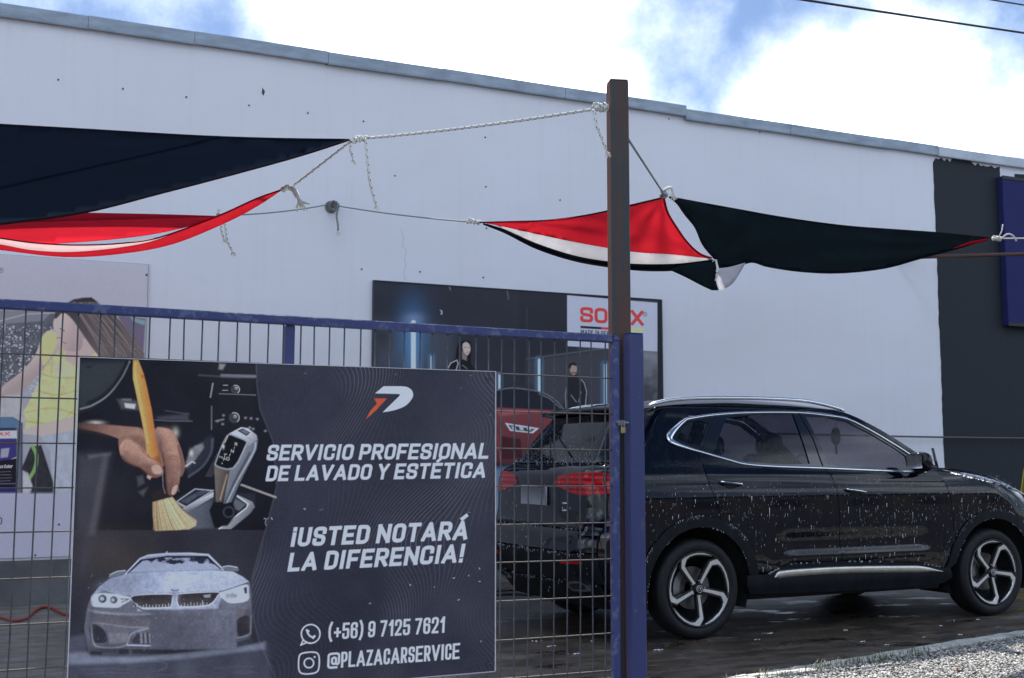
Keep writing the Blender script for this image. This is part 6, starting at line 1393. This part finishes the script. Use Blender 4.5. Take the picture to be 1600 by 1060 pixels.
def hwf(s_):
    i = s_*21; return .0085+.015*math.exp(-((i-11)/1.5)**2)
strip('window_surround', dlo, hwf, .007, m_chrome, n=6)
strip('sill_strip', [(.64, .405), (.72, .425), (1.0, .432), (1.3, .432), (1.8, .418), (2.1, .405), (2.30, .382)], lambda s_: .025*min(1, 8*s_, 5*(1-s_))+.003, .010, m_chrome2, base=.020)
# black window band with panes
g1 = C([(980+x/3.5325, 600+y/3.5325) for x, y in [(275, 300), (300, 255), (350, 212), (400, 203), (447, 218), (428, 290), (400, 345), (340, 330)]])
g2 = C([(980+x/3.5325, 600+y/3.5325) for x, y in [(548, 190), (700, 172), (918, 168), (935, 215), (962, 290), (1010, 442), (900, 445), (800, 442), (650, 430), (560, 408), (478, 383), (510, 290)]])
g3 = C([(1259, 651.5), (1291, 652.5), (1324.5, 660), (1361, 678), (1398, 700), (1416, 713), (1420, 731), (1398, 731.5), (1349, 729.5), (1293.5, 727), (1280, 690), (1268, 668)])
inner = C([(1426, 713), (1398, 695), (1361, 673), (1324.5, 654.8), (1291, 648.7), (1246, 644.4), (1178, 644.2), (1121.5, 647.3), (1079, 653.3), (1068, 658), (1052, 673), (1046, 684), (1053, 691.5), (1075, 700), (1097, 706.5), (1138.5, 718.5), (1164, 725), (1206.5, 728.5), (1286, 731.3), (1349, 734), (1398, 736), (1440, 736)])
side_panel('window_band', inner, m_gloss, out=-.003, gap=0, holes=[g1, g2, g3], depth=.02)
pane = side_panel('quarter_window', g1, m_glass, out=-.010, gap=0, depth=.004)
side_panel('window', g2, m_glass, out=-.012, gap=0, depth=.004, parent=rear_door)
side_panel('window', g3, m_glassf, out=-.012, gap=0, depth=.004, parent=front_door)
# dark joints on the band between the doors
for sm in (seamR, seamM):
    pts = [p for p in sm if p[1] > 1.21]
    if len(pts) > 2:
        v = []; 
        mb = MB(); mb.tube([side(x, z, .0005) for x, z in pts], .003, 5); cm('door_seal', mb.v, mb.f, m_dark)
# handles
def handle(x0, z0, x1, z1, par):
    mb = MB(); g = []
    ns = 12
    for i in range(ns+1):
        u = i/ns; x = x0+(x1-x0)*u; z = z0+(z1-z0)*u; ou = .030*math.sin(math.pi*min(1, max(0, u)))**.35+.002; hh = .010*(math.sin(math.pi*(.08+.84*u))**.5)
        c = side(x, z, ou); g.append([c+Vector((0, .007*math.sin(a), hh*math.cos(a)))-Vector((0, 0, 0)) for a in np.linspace(0, 2*math.pi, 9)[:-1]])
    v, f = rows(g, True); f += [tuple(range(8)), tuple(range(len(v)-1, len(v)-9, -1))]
    o = cm('door_handle', v, f, m_gloss, par)
    g = []
    for i in range(ns+1):
        u = i/ns; x = x0+(x1-x0)*(.04+.92*u); z = z0+(z1-z0)*(.04+.92*u)+.006; ou = .032*math.sin(math.pi*min(1, max(0, .04+.92*u)))**.35+.006
        g.append([side(x, z+dz, ou-abs(dz)*.4) for dz in (-.004, 0, .005)])
    v, f = rows(g); cm('handle_strip', v, f, m_chrome, par)
    # grip recess
    mb = MB(); xm, zm = (x0+x1)/2, (z0+z1)/2-.012
    pts = [side(xm+.055*math.cos(a), zm+.026*math.sin(a), .001) for a in np.linspace(0, 2*math.pi, 17)[:-1]]; mb.add(pts+[side(xm, zm, .0015)], [(i, (i+1) % 16, 16) for i in range(16)])
    cm('handle_recess', mb.v, mb.f, m_dark, par)
handle(.175, 1.095, .375, 1.075, rear_door); handle(1.325, 1.030, 1.53, 1.005, front_door)
# fuel flap outline
# mirror
def ellip(c, r, pw=2.6, nu=18, nv=12, cut=None):
    g = []
    for j in range(nv+1):
        ph = -math.pi/2+math.pi*j/nv; row = []
        for i in range(nu):
            th = 2*math.pi*i/nu; s_ = lambda v: math.copysign(abs(v)**(2/pw), v)
            row.append(Vector(c)+Vector((r[0]*s_(math.cos(ph))*s_(math.cos(th)), r[1]*s_(math.cos(ph))*s_(math.sin(th)), r[2]*s_(math.sin(ph)))))
        g.append(row)
    return rows(g, True)
v, f = ellip((1.985, -1.035, 1.240), (.058, .112, .078)); 
for p in v:
    if p.z < 1.235: p.x += (1.235-p.z)*.25
mir = cm('door_mirror', v, f, m_body, front_door); mb = MB(); mb.tube([(2.10, -.90, 1.165), (2.08, -.95, 1.175), (2.06, -1.0, 1.20)], .030, 8); cm('mirror_arm', mb.v, mb.f, m_gloss, front_door)
mb = MB(); mb.add([(1.930, -1.115, 1.19), (1.930, -.955, 1.19), (1.925, -.955, 1.29), (1.925, -1.115, 1.29)], [(0, 1, 2, 3)]); cm('mirror_glass', mb.v, mb.f, m_chrome, front_door)
sp_ = [side(x, z, .0) for x, z in [(2.14, 1.19), (2.24, 1.19), (2.16, 1.27), (2.10, 1.305)]]
# --- mirrored far side
for o in [q for q in list(COL.objects) if q.parent == car]: mirror(o)
# --- roof, windscreen, bonnet
ST = [((-.30, 1.612), (-.37, 1.640)), ((-.246, 1.630), (-.30, 1.668)), ((.033, 1.663), (0, 1.712)), ((.466, 1.683), (.47, 1.738)), ((.80, 1.680), (.82, 1.740)), ((1.129, 1.672), (1.15, 1.728)), ((1.40, 1.655), (1.50, 1.702)), ((1.562, 1.639), (1.70, 1.660)),
      ((1.81, 1.534), (2.0, 1.548)), ((1.964, 1.448), (2.2, 1.452)), ((2.148, 1.331), (2.42, 1.342)), ((2.314, 1.219), (2.62, 1.238)), ((2.42, 1.160), (2.73, 1.185))]
def loft(st, t0=-1, t1=1, nt_=28, dz=0., s0=0, s1=None, sub=5, po=2.4, w=lambda x, z: WS_(x, z)):
    E = [Vector((a[0], a[1], 0)) for a, b_ in st]; Cc = [Vector((b_[0], b_[1], 0)) for a, b_ in st]; E = spline(E, sub); Cc = spline(Cc, sub)
    i0 = s0*sub; i1 = (s1 if s1 is not None else len(st)-1)*sub; g = []
    for e, c in list(zip(E, Cc))[i0:i1+1]:
        ww_ = w(e.x, e.y); row = []
        for k in range(nt_+1):
            tt = t0+(t1-t0)*k/nt_; q = 1-abs(tt)**po; row.append(Vector((e.x+(c.x-e.x)*q, ww_*tt, e.y+(c.y-e.y)*q+dz)))
        g.append(row)
    v_, f_ = rows(g); return v_, [q[::-1] for q in f_]
v, f = loft(ST, s0=0, s1=7); cm('roof_panel', v, f, m_body)
v, f = loft(ST, -.955, .955, s0=7, s1=12, dz=-.002); cm('windscreen', v, f, m_glassf)
for a, b_ in ((-1, -.93), (.93, 1)):
    v, f = loft(ST, a, b_, 3, s0=7, s1=12, dz=.0015); cm('windscreen_pillar', v, f, m_body)
HS = [((2.42, 1.157), (2.73, 1.178)), ((2.62, 1.112), (2.88, 1.172)), ((2.86, 1.070), (3.10, 1.150)), ((3.14, 1.010), (3.34, 1.105)), ((3.36, .962), (3.56, 1.03)), ((3.46, .90), (3.67, .93))]
v, f = loft(HS, po=3.0, w=lambda x, z: WS_(x, z)-.004); bon = cm('bonnet', v, f, m_body)
for s_ in (-1, 1):
    mb = MB(); mb.tube([Vector((x, s_*y, z)) for x, y, z in ((2.66, .25, 1.185), (2.95, .42, 1.180), (3.25, .52, 1.125), (3.5, .56, 1.035))], .012, 6, rf=lambda u: .3+.7*math.sin(math.pi*u)); cm('bonnet_ridge', mb.v, mb.f, m_body, bon)
mb = MB(); mb.box((2.60, -.72, 1.13), (2.76, .72, 1.165), .01); cm('cowl', mb.v, mb.f, m_dark)
mb = MB(); wp0 = Vector((*cpy(1463, 725, -.55)[:1], -.55, cpy(1463, 725, -.55)[1])); wp1 = Vector((cpy(1457, 701, -.5)[0], -.5, cpy(1457, 701, -.5)[1]))
mb.tube([wp0-(wp1-wp0)*.3, wp1], .012, 6); cm('aerial', mb.v, mb.f, m_gloss)
# front end
fx = lambda y, z, o=0.: Vector((xf(z)+o-.02*(y/.6)**2, y, z))
for nm, poly, mt_f, off in (('front_bumper', [(-.47, .22), (.47, .22), (.47, .60), (-.47, .60)], m_body, 0), ('grille', [(-.45, .61), (.45, .61), (.40, .84), (-.40, .84)], m_gloss, -.01), ('bonnet_lip', [(-.47, .85), (.47, .85), (.47, .94), (-.47, .94)], m_body, 0)):
    v, f = cdt(poly, .06); cm(nm, [fx(a, b_, off) for a, b_ in v], [tuple(q) for q in f], mt_f)
# rails
for s_ in (-1, 1):
    pts = [Vector((x, s_*(.615+.03*(x < 1.3)), z-.0)) for x, z in ((-.245, 1.648), (-.16, 1.672), (-.03, 1.695), (.2, 1.712), (.573, 1.722), (.95, 1.722), (1.2, 1.713), (1.42, 1.690), (1.56, 1.662), (1.62, 1.640))]
    mb = MB(); mb.tube(spline(pts, 5), .0145, 10, rf=lambda u: min(1, .35+u*7, .35+(1-u)*7)); o = cm('roof_rail', mb.v, mb.f, m_chrome)
# --- rear end
def rear(y, z, out=0.):
    w = wz(z); q = abs(y)-(w-RR); x = xr(z)-.035*math.cos(math.pi/2*min(1, abs(y)/w))*1.
    if q > 0: x += RR-math.sqrt(max(0, RR*RR-q*q))
    return Vector((x-out, y, z))
yb = lambda z: wz(z)-.293*RR
def rpanel(name, poly, mt, out=0., gap=.0025, depth=.014, holes=(), step=.035, parent=None): return side_panel(name, poly, mt, out, gap, depth, step, parent, holes, None, rear)
zs_ = list(np.linspace(.62, 1.235, 10))
Rb = [(yb(z), z) for z in zs_]; Lb = [(-a, z) for a, z in Rb]
lampN = [(-.30, 1.075), (-.34, 1.135), (-.50, 1.165), (-.72, 1.172), (-yb(1.165)+.002, 1.165), (-yb(1.02)+.002, 1.02), (-.66, 1.005), (-.50, 1.03)]
tg = rpanel('tailgate', Lb+Rb[::-1], m_body, holes=[lampN, [(-a, z) for a, z in lampN]])
for s_ in (1, -1):
    rpanel('tail_lamp', [(s_*a, z) for a, z in lampN], m_lamp, out=.006, gap=.001, depth=.03)
    sl2 = [(xr(z)+.293*RR+.002, z) for z in (1.025, 1.09, 1.16)]
    o = side_panel('tail_lamp', [(x, z) for x, z in sl2]+[(-.50, 1.150), (-.47, 1.10), (-.52, 1.045)], m_lamp, out=.006, gap=0, depth=.02)
    if s_ < 0: o.scale = (1, -1, 1)
gl_z = [1.24, 1.32, 1.42, 1.52, 1.585]
gL = [(-(.70-.55*(z-1.24)), z) for z in gl_z]; gR = [(-a, z) for a, z in gL]
rpanel('rear_window', gL+gR[::-1], m_glassr, out=-.004, gap=0, depth=.004)
for s_ in (1, -1):
    o = rpanel('tailgate_frame', [(s_*(-yb(z)), z) for z in gl_z]+[(s_*(-(.70-.55*(z-1.24))), z) for z in gl_z[::-1]], m_body)
g = []
for k in range(25):
    y = -.60+1.2*k/24; e = 1-abs(y/.62)**3
    g.append([Vector((-.26, y, 1.645+.02*e)), Vector((-.40-.04*e, y, 1.638+.015*e)), Vector((-.47-.05*e, y, 1.622+.01*e)), Vector((-.465-.05*e, y, 1.603+.01*e)), Vector((-.36, y, 1.59)), Vector((-.27, y, 1.60))])
v, f = rows(g); f += [tuple(range(6)), tuple(range(len(v)-1, len(v)-7, -1))]; cm('spoiler', v, f, m_body, tg)
zb = list(np.linspace(.40, .615, 6)); rb_ = [(yb(z), z) for z in zb]
bmp = rpanel('rear_bumper', [(-a, z) for a, z in rb_]+rb_[::-1], m_clad, out=.004)
zq = list(np.linspace(.22, .395, 5)); rq = [(yb(z)*.96, z) for z in zq]
rpanel('lower_valance', [(-a, z) for a, z in rq]+rq[::-1], m_clad, out=.01)
bz_ = [(xr(z)+.293*RR, z) for z in np.linspace(.30, .80, 10)]
o = side_panel('rear_bumper', bz_[::-1]+[(-.46, .30), (-.50, .40), (-.515, .55), (-.56, .80)], m_body, out=.003); mirror(o)
strip_r = lambda name, pts, hw, mt, out: cm(name, *(lambda g_: (lambda v_, f_: (v_, f_))(*rows(g_)))([[rear(y, z-hw, out-.006), rear(y, z-hw, out), rear(y, z, out+.006), rear(y, z+hw, out), rear(y, z+hw, out-.006)] for y, z in pts]), mt, tg)
strip_r('tailgate_ledge', [(y, .775+.015*math.cos(y*1.6)) for y in np.linspace(-.72, .72, 30)], .010, m_clad, .012)
strip_r('window_base_strip', [(y, 1.236) for y in np.linspace(-.66, .66, 24)], .006, m_clad, .004)
for s_ in (1, -1):
    pts = [(s_*y, z) for y, z in [(-.70, .35), (-.50, .335), (-.46, .365), (-.52, .405), (-.68, .42), (-.73, .39)]]
    rpanel('exhaust_trim', pts, m_chrome, out=.026, gap=0, depth=.03, parent=bmp)
    pts2 = [(s_*y, z) for y, z in [(-.675, .36), (-.53, .35), (-.50, .368), (-.535, .39), (-.665, .405), (-.695, .385)]]
    rpanel('exhaust_opening', pts2, m_dark, out=.0275, gap=0, depth=.002, parent=bmp)
    pts3 = [(s_*y, z) for y, z in [(-.74, .545), (-.50, .53), (-.50, .555), (-.73, .575)]]
    rpanel('reflector', pts3, m_lamp, out=.010, gap=0, depth=.01, parent=bmp)
mb = MB(); pc = rear(0, 1.0); mb.box((pc.x-.022, -.20, .925), (pc.x-.006, .20, 1.065), .003); cm('number_plate', mb.v, mb.f, m_plate)
mb = MB()
for y0, n_l in ((-.44, 3),):
    for r_ in range(2):
        for k in range(n_l): 
            p = rear(-.42-k*.028, .945-r_*.05, .002); mb.box((p.x-.003, p.y-.009, p.z-.010), (p.x, p.y+.009, p.z+.010))
tag(cm('badge_marks', mb.v, mb.f, m_chrome, tg), kind='stuff')
mb = MB(); a = rear(-.30, 1.25, .015); b2 = rear(.22, 1.43, .02); mb.tube([rear(-.05, 1.245, .02), b2], .006, 6); mb.tube([rear(-.32, 1.27, .02), rear(.30, 1.50, .016)], .004, 5)
cm('rear_wiper', mb.v, mb.f, m_dark, tg)
# inner body: added sheets blocking light through gaps, floor, wheel wells, seats
def gap_block():
    v, f = cdt([(-.35, 1.20), (-.35, .80), (-.30, .88), (.30, .86), (.52, .66), (.52, .32), (2.33, .32), (2.33, .70), (2.45, .80), (2.45, 1.13), (1.2, 1.18), (.4, 1.20)], .12)
    o = cm('gap_light_block', [side(a, b_, -.07) for a, b_ in v], [tuple(q) for q in f], m_dark); mirror(o)
gap_block()
mb = MB(); mb.box((.50, -.80, .24), (2.38, .80, .33)); mb.box((-.72, -.60, .28), (.5, .60, .40)); mb.box((2.38, -.60, .26), (3.5, .60, .40)); mb.box((-.62, -.78, .80), (.42, .78, .84)); mb.box((2.42, -.60, .40), (2.48, .60, 1.12))
cm('underbody', mb.v, mb.f, m_dark, smooth=False)
mb = MB(); mb.box((2.10, -.66, .98), (2.55, .66, 1.17), .04); cm('dashboard', mb.v, mb.f, m_dark, smooth=False)
for hx in (0., 2.88):
    for s_ in (-1, 1):
        g = [[Vector((hx+.455*math.cos(a), s_*y, .35+.455*math.sin(a))) for a in np.linspace(-.35, math.pi+.35, 25)] for y in (.86, .52)]
        v, f = rows(g); b0 = len(v); v.append(Vector((hx, s_*.52, .45))); f += [(25+k, 26+k, b0) for k in range(24)]; cm('wheel_well', v, f, m_dark)
def seat(x, y, w=.5, bench=False):
    mb = MB(); mb.box((x-.25, y-w/2, .50), (x+.28, y+w/2, .68), .05); s0 = cm('seat', mb.v, mb.f, m_seat, smooth=False)
    v, f = ellip((x-.33, y, .95), (.10, w/2, .34), 3.5); 
    for p in v: p.x -= (p.z-.7)*.28
    cm('backrest', v, f, m_seat, s0)
    for yy in ((y,) if not bench else (y-.42, y+.42)):
        v, f = ellip((x-.50, yy, 1.37), (.055, .14, .095), 3.0); cm('headrest', v, f, m_seat, s0)
seat(1.55, -.38); seat(1.55, .38); seat(.62, 0, 1.2, True)
mb = MB(); mb.tube([(2.02+.045*math.cos(a)*.3, .38+.18*math.cos(a), 1.13+.17*math.sin(a)) for a in np.linspace(0, 2*math.pi, 25)], .013, 6, cap=False); cm('steering_wheel', mb.v, mb.f, m_dark)
hx_, hz_ = cpy(1306, 682, -.15)
orn = thing('hanging_ornament', c2w(hx_, -.15, hz_-.07), 'dark oval charm with tassel seen through the front side window, hung from the inside mirror', 'ornament')
v, f = ellip(c2w(hx_, -.15, hz_), (.045, .03, .075), 2.2); mesh('charm', v, f, m_dark, orn, True)
mb = MB(); mb.tube([c2w(hx_, -.15, hz_-.07), c2w(hx_+.003, -.15, hz_-.15)], .010, 6); mb.tube([c2w(hx_, -.15, hz_+.07), c2w(hx_+.05, -.12, hz_+.20)], .003, 4); mb.done('cord', m_dark, orn)
# wheels
def lathe(prof, n=56):
    g = [[Vector((r_*math.cos(a), y, r_*math.sin(a))) for a in np.linspace(0, 2*math.pi, n+1)[:-1]] for r_, y in prof]; return rows(g, True)
RM = .262
SPK = [(.03, .17), (.17, .40), (.375, .735), (.60, .80), (.70, .72), (.83, .555), (.93, .36), (.985, .15), (.995, -.02), (.955, -.21), (.935, -.06), (.90, .16), (.84, .36), (.74, .53), (.64, .605), (.47, .60), (.30, .36), (.13, .09)]
def wheel(x, s_, phase, steer=0):
    """outer face at y = -s_ side"""
    TY = .235; yo = 0.
    prof = [(RM-.015, .19), (RM+.004, .205), (RM+.02, .212), (.315, .218), (.338, .205), (.347, .185), (.350, .15), (.350, .10), (.350, .07), (.347, .033), (.338, .014), (.315, .000), (RM+.030, .002), (RM+.012, .008), (RM, .014), (RM-.012, .03)]
    br = [(RM, .012), (RM-.006, .010), (RM-.016, .030), (RM-.028, .08), (RM-.030, .19), (.06, .19)]
    v, f = lathe(br); w = cm('wheel', v, f, m_rimd)
    w.location = (x, -.905, .35)
    v, f = lathe(prof, 72); cm('tyre', v, f, m_rubber, w)
    mb = MB()
    for yy in (.085, .115, .145):
        g = [[Vector((r_*math.cos(a), yy+dy, r_*math.sin(a))) for a in np.linspace(0, 2*math.pi, 49)[:-1]] for r_, dy in ((.3506, -.004), (.3506, .004))]; v, f = rows(g, True); mb.add(v, f)
    tag(cm('tread_groove', mb.v, mb.f, m_dark, w), kind='stuff')
    v, f = lathe([(RM-.001, .0125), (RM+.004, .004), (RM-.004, .001), (RM-.009, .010)], 72); cm('rim_edge', v, f, m_rimd, w)
    v, f = lathe([(.150, .115), (.150, .10), (.06, .10), (.06, .115)], 40); cm('brake_disc', v, f, m_disc, w, smooth=False)
    g = []
    for a in np.linspace(2.3, 3.4, 9): g.append([Vector((r_*math.cos(a), y, r_*math.sin(a))) for r_, y in ((.115, .085), (.115, .125), (.165, .125), (.168, .085))])
    v, f = rows(g, False); f += [(i*4+3, i*4, i*4+4, i*4+7) for i in range(8)]+[(0, 1, 2, 3), tuple(32+k for k in (3, 2, 1, 0))]; cm('brake_caliper', v, f, m_metal, w, smooth=False)
    c = math.cos; sn = math.sin
    for k in range(5):
        a0 = phase-k*2*math.pi/5
        P2 = inset([(px_*RM*.99, pz_*RM*.99) for px_, pz_ in SPK], .0062); P2 = [(px_*c(a0)-pz_*sn(a0), px_*sn(a0)+pz_*c(a0)) for px_, pz_ in P2]
        rr_ = lambda p: math.hypot(*p)/RM
        yf = lambda p: .022-.020*min(1, rr_(p))**1.5
        v2, f2 = cdt(P2, .016); Pf = [Vector((q[0], yf(q), q[1])) for q in v2]
        v3, f3 = shell(Pf, [tuple(q) for q in f2], lambda p: Vector((p.x*.985, p.y+.004, p.z*.985)))
        cm('spoke_face', v3, f3, m_rim, w, smooth=False)
        # black spoke body behind the machined face, reaching a little past it
        Q2 = inset(P2, -.005); v2, f2 = cdt(Q2, .03); Pf = [Vector((q[0], yf(q)+.006, q[1])) for q in v2]
        v3, f3 = shell(Pf, [tuple(q) for q in f2], lambda p: Vector((p.x, p.y+.030, p.z))); cm('spoke', v3, f3, m_rimd, w, smooth=False)
        al = a0+math.radians(75); mb = MB(); mb.tube([(.056*c(al), .018, .056*sn(al)), (.056*c(al), .05, .056*sn(al))], .0075, 6); cm('wheel_nut', mb.v, mb.f, m_metal, w)
    v, f = lathe([(.001, .004), (.026, .005), (.031, .010), (.034, .025), (.05, .045)], 32); cm('hub_cap', v, f, m_rimd, w)
    mb = MB(); mb.tube([(.024*c(a), .0035, .024*sn(a)) for a in np.linspace(0, 2*math.pi, 25)], .0022, 5, cap=False)
    mb.tube([(.004+.012*c(a)*.7-.006, .0032, .012*sn(a)) for a in np.linspace(0, 2*math.pi, 17)], .0016, 5, cap=False); mb.tube([(.002, .0032, -.012), (.016, .0032, .012)], .0018, 5); mb.tube([(.003, .0032, .012), (.015, .0032, -.012)], .0018, 5)
    cm('hub_emblem', mb.v, mb.f, m_rim, w)
    if s_ > 0: w.scale = (1, -1, 1); w.location = (x, .905, .35)
    return w
wheel(0, -1, math.radians(1)); wheel(2.88, -1, math.radians(7)); wheel(0, 1, .4); wheel(2.88, 1, .9)
# --- foam and drips
fb = MB(); db = MB(); RD = random.Random(4)
def drop(p, l, w, nx=Vector((0, -1, 0)), dn=Vector((0, 0, -1)), h=.0012):
    s_ = nx.cross(dn); (db if RD.random() < .62 else fb).add([p-s_*w, p+s_*w, p+dn*l+s_*w*.5, p+dn*l-s_*w*.5, p+dn*l*.35+nx*h], [(0, 1, 4), (1, 2, 4), (2, 3, 4), (3, 0, 4)])
def in_side(x, z):
    if math.hypot(x, z-.35) < RO or math.hypot(x-2.88, z-.35) < RO: return False
    return z < 1.16
cl = [(RD.uniform(-.5, 3.2), RD.uniform(.45, 1.12), RD.uniform(.08, .3)) for _ in range(26)]
for i in range(1500):
    if RD.random() < .55: c_l = RD.choice(cl); x = RD.gauss(c_l[0], c_l[2]); z = RD.gauss(c_l[1], c_l[2]*.7)
    else: x = RD.uniform(-.6, 3.4); z = RD.uniform(.45, 1.15)
    if not (.44 < z < 1.15) or not in_side(x, z) or x < -.62 or x > 3.35: continue
    if .6 < x < 2.3: o_f = crease(x, z)
    else: o_f = 0
    big = RD.random()**5
    drop(side(x, z, o_f+.0012), RD.uniform(.004, .014)+.06*big*RD.random(), RD.uniform(.0006, .0012)+.0016*big)
    if i == 1500: pass
for (hx, a0, a1) in ((0., 20, 195), (2.88, -5, 165)):      # suds along the arch mouldings
    for r0, n_, sp in ((RO+.002, 170, .004), (RI+.004, 60, .004), (RO-.012, 60, .006)):
        for k in range(n_):
            a = math.radians(RD.uniform(a0, a1)); 
            if math.sin(a*7+hx+r0*40) < -.1: continue
            r_ = r0+RD.gauss(0, sp*.5); drop(side(hx+r_*math.cos(a), .35+r_*math.sin(a), .0145), RD.uniform(.003, .012), RD.uniform(.001, .0022), h=.002)
for k in range(260):
    u = RD.random(); p = lip[int(u*(len(lip)-1))]
    if math.sin(u*23) > -.3: drop(side(p[0]+RD.uniform(-.01, .01), p[1]+RD.gauss(0, .002), .013), RD.uniform(.003, .010), RD.uniform(.001, .003), h=.002)
for k in range(420):      # rear
    y = RD.uniform(-.78, .72); z = RD.choice([RD.gauss(.785, .006), RD.gauss(.61, .008), RD.uniform(.3, 1.2), RD.gauss(1.245, .008), RD.gauss(.40, .01)]); p = rear(y, z, .016)
    drop(p, RD.uniform(.004, .018), RD.uniform(.001, .0028), Vector((-1, 0, 0)), h=.002)
for k in range(260):      # rear glass
    y = RD.uniform(-.62, .62); z = 1.245+abs(RD.gauss(0, .10)); drop(rear(y, min(z, 1.56), .003), RD.uniform(.004, .014), RD.uniform(.001, .0025), Vector((-.9, 0, .4)), Vector((.4, 0, -.9)), h=.002)
for k in range(700):      # bonnet suds
    s_ = RD.random(); e = Vector((2.46+s_*.95, 0, 0)); tt = -RD.uniform(.35, .99); zc_ = interp(e.x, [2.42, 2.62, 2.86, 3.14, 3.36, 3.46], [1.157, 1.112, 1.07, 1.01, .962, .90]); cx_, cz_ = interp(e.x, [2.42, 2.62, 2.86, 3.14, 3.36, 3.46], [2.73, 2.88, 3.10, 3.34, 3.56, 3.67]), interp(e.x, [2.42, 2.62, 2.86, 3.14, 3.36, 3.46], [1.178, 1.172, 1.15, 1.105, 1.03, .93])
    q = 1-abs(tt)**3; p = Vector((e.x+(cx_-e.x)*q, WS_(e.x, zc_)*tt, zc_+(cz_-zc_)*q+.0015)); drop(p, RD.uniform(.008, .035), RD.uniform(.003, .009), Vector((0, 0, 1)), Vector((1, 0, 0)), h=.004)
tag(cm('foam_specks', fb.v, fb.f, m_foam, smooth=False), kind='stuff'); tag(cm('water_drips', db.v, db.f, m_drip, smooth=False), kind='stuff')
# suds on the floor
fg = MB(); RD = random.Random(6)
def suds(px, py, s_):
    s_ *= .75
    c = onZ(px, py, .003)
    if RD.random() < .35: return
    for k in range(6):
        o = Vector((RD.gauss(0, s_), RD.gauss(0, s_*.35), 0)); r_ = RD.uniform(.3, 1)*s_*.35; n = 8; b0 = [c+o+Vector((r_*math.cos(a)*1.6, r_*math.sin(a), 0)) for a in np.linspace(0, 6.283, n+1)[:-1]]
        fg.add(b0+[c+o+Vector((0, 0, .005))], [(i, (i+1) % n, n) for i in range(n)])
for px, py, s_ in [(1028, 1016, .03), (1046, 1024, .02), (840, 1002, .03), (860, 1010, .03), (812, 1000, .02), (900, 1022, .03), (1386, 1008, .012), (1444, 996, .012), (1502, 992, .018), (1512, 984, .02), (1580, 970, .02), (1470, 978, .02), (1345, 1003, .02), (1200, 990, .03), (1258, 968, .02), (1255, 972, .02), (880, 990, .03), (1530, 968, .02), (925, 1002, .02), (1490, 970, .012), (1320, 985, .02), (1180, 1000, .02), (1420, 985, .015)]: suds(px, py, s_)
tag(fg.done('soap_suds', m_foam), 'small white soap suds scattered on the wet floor round the car', 'foam', kind='stuff')
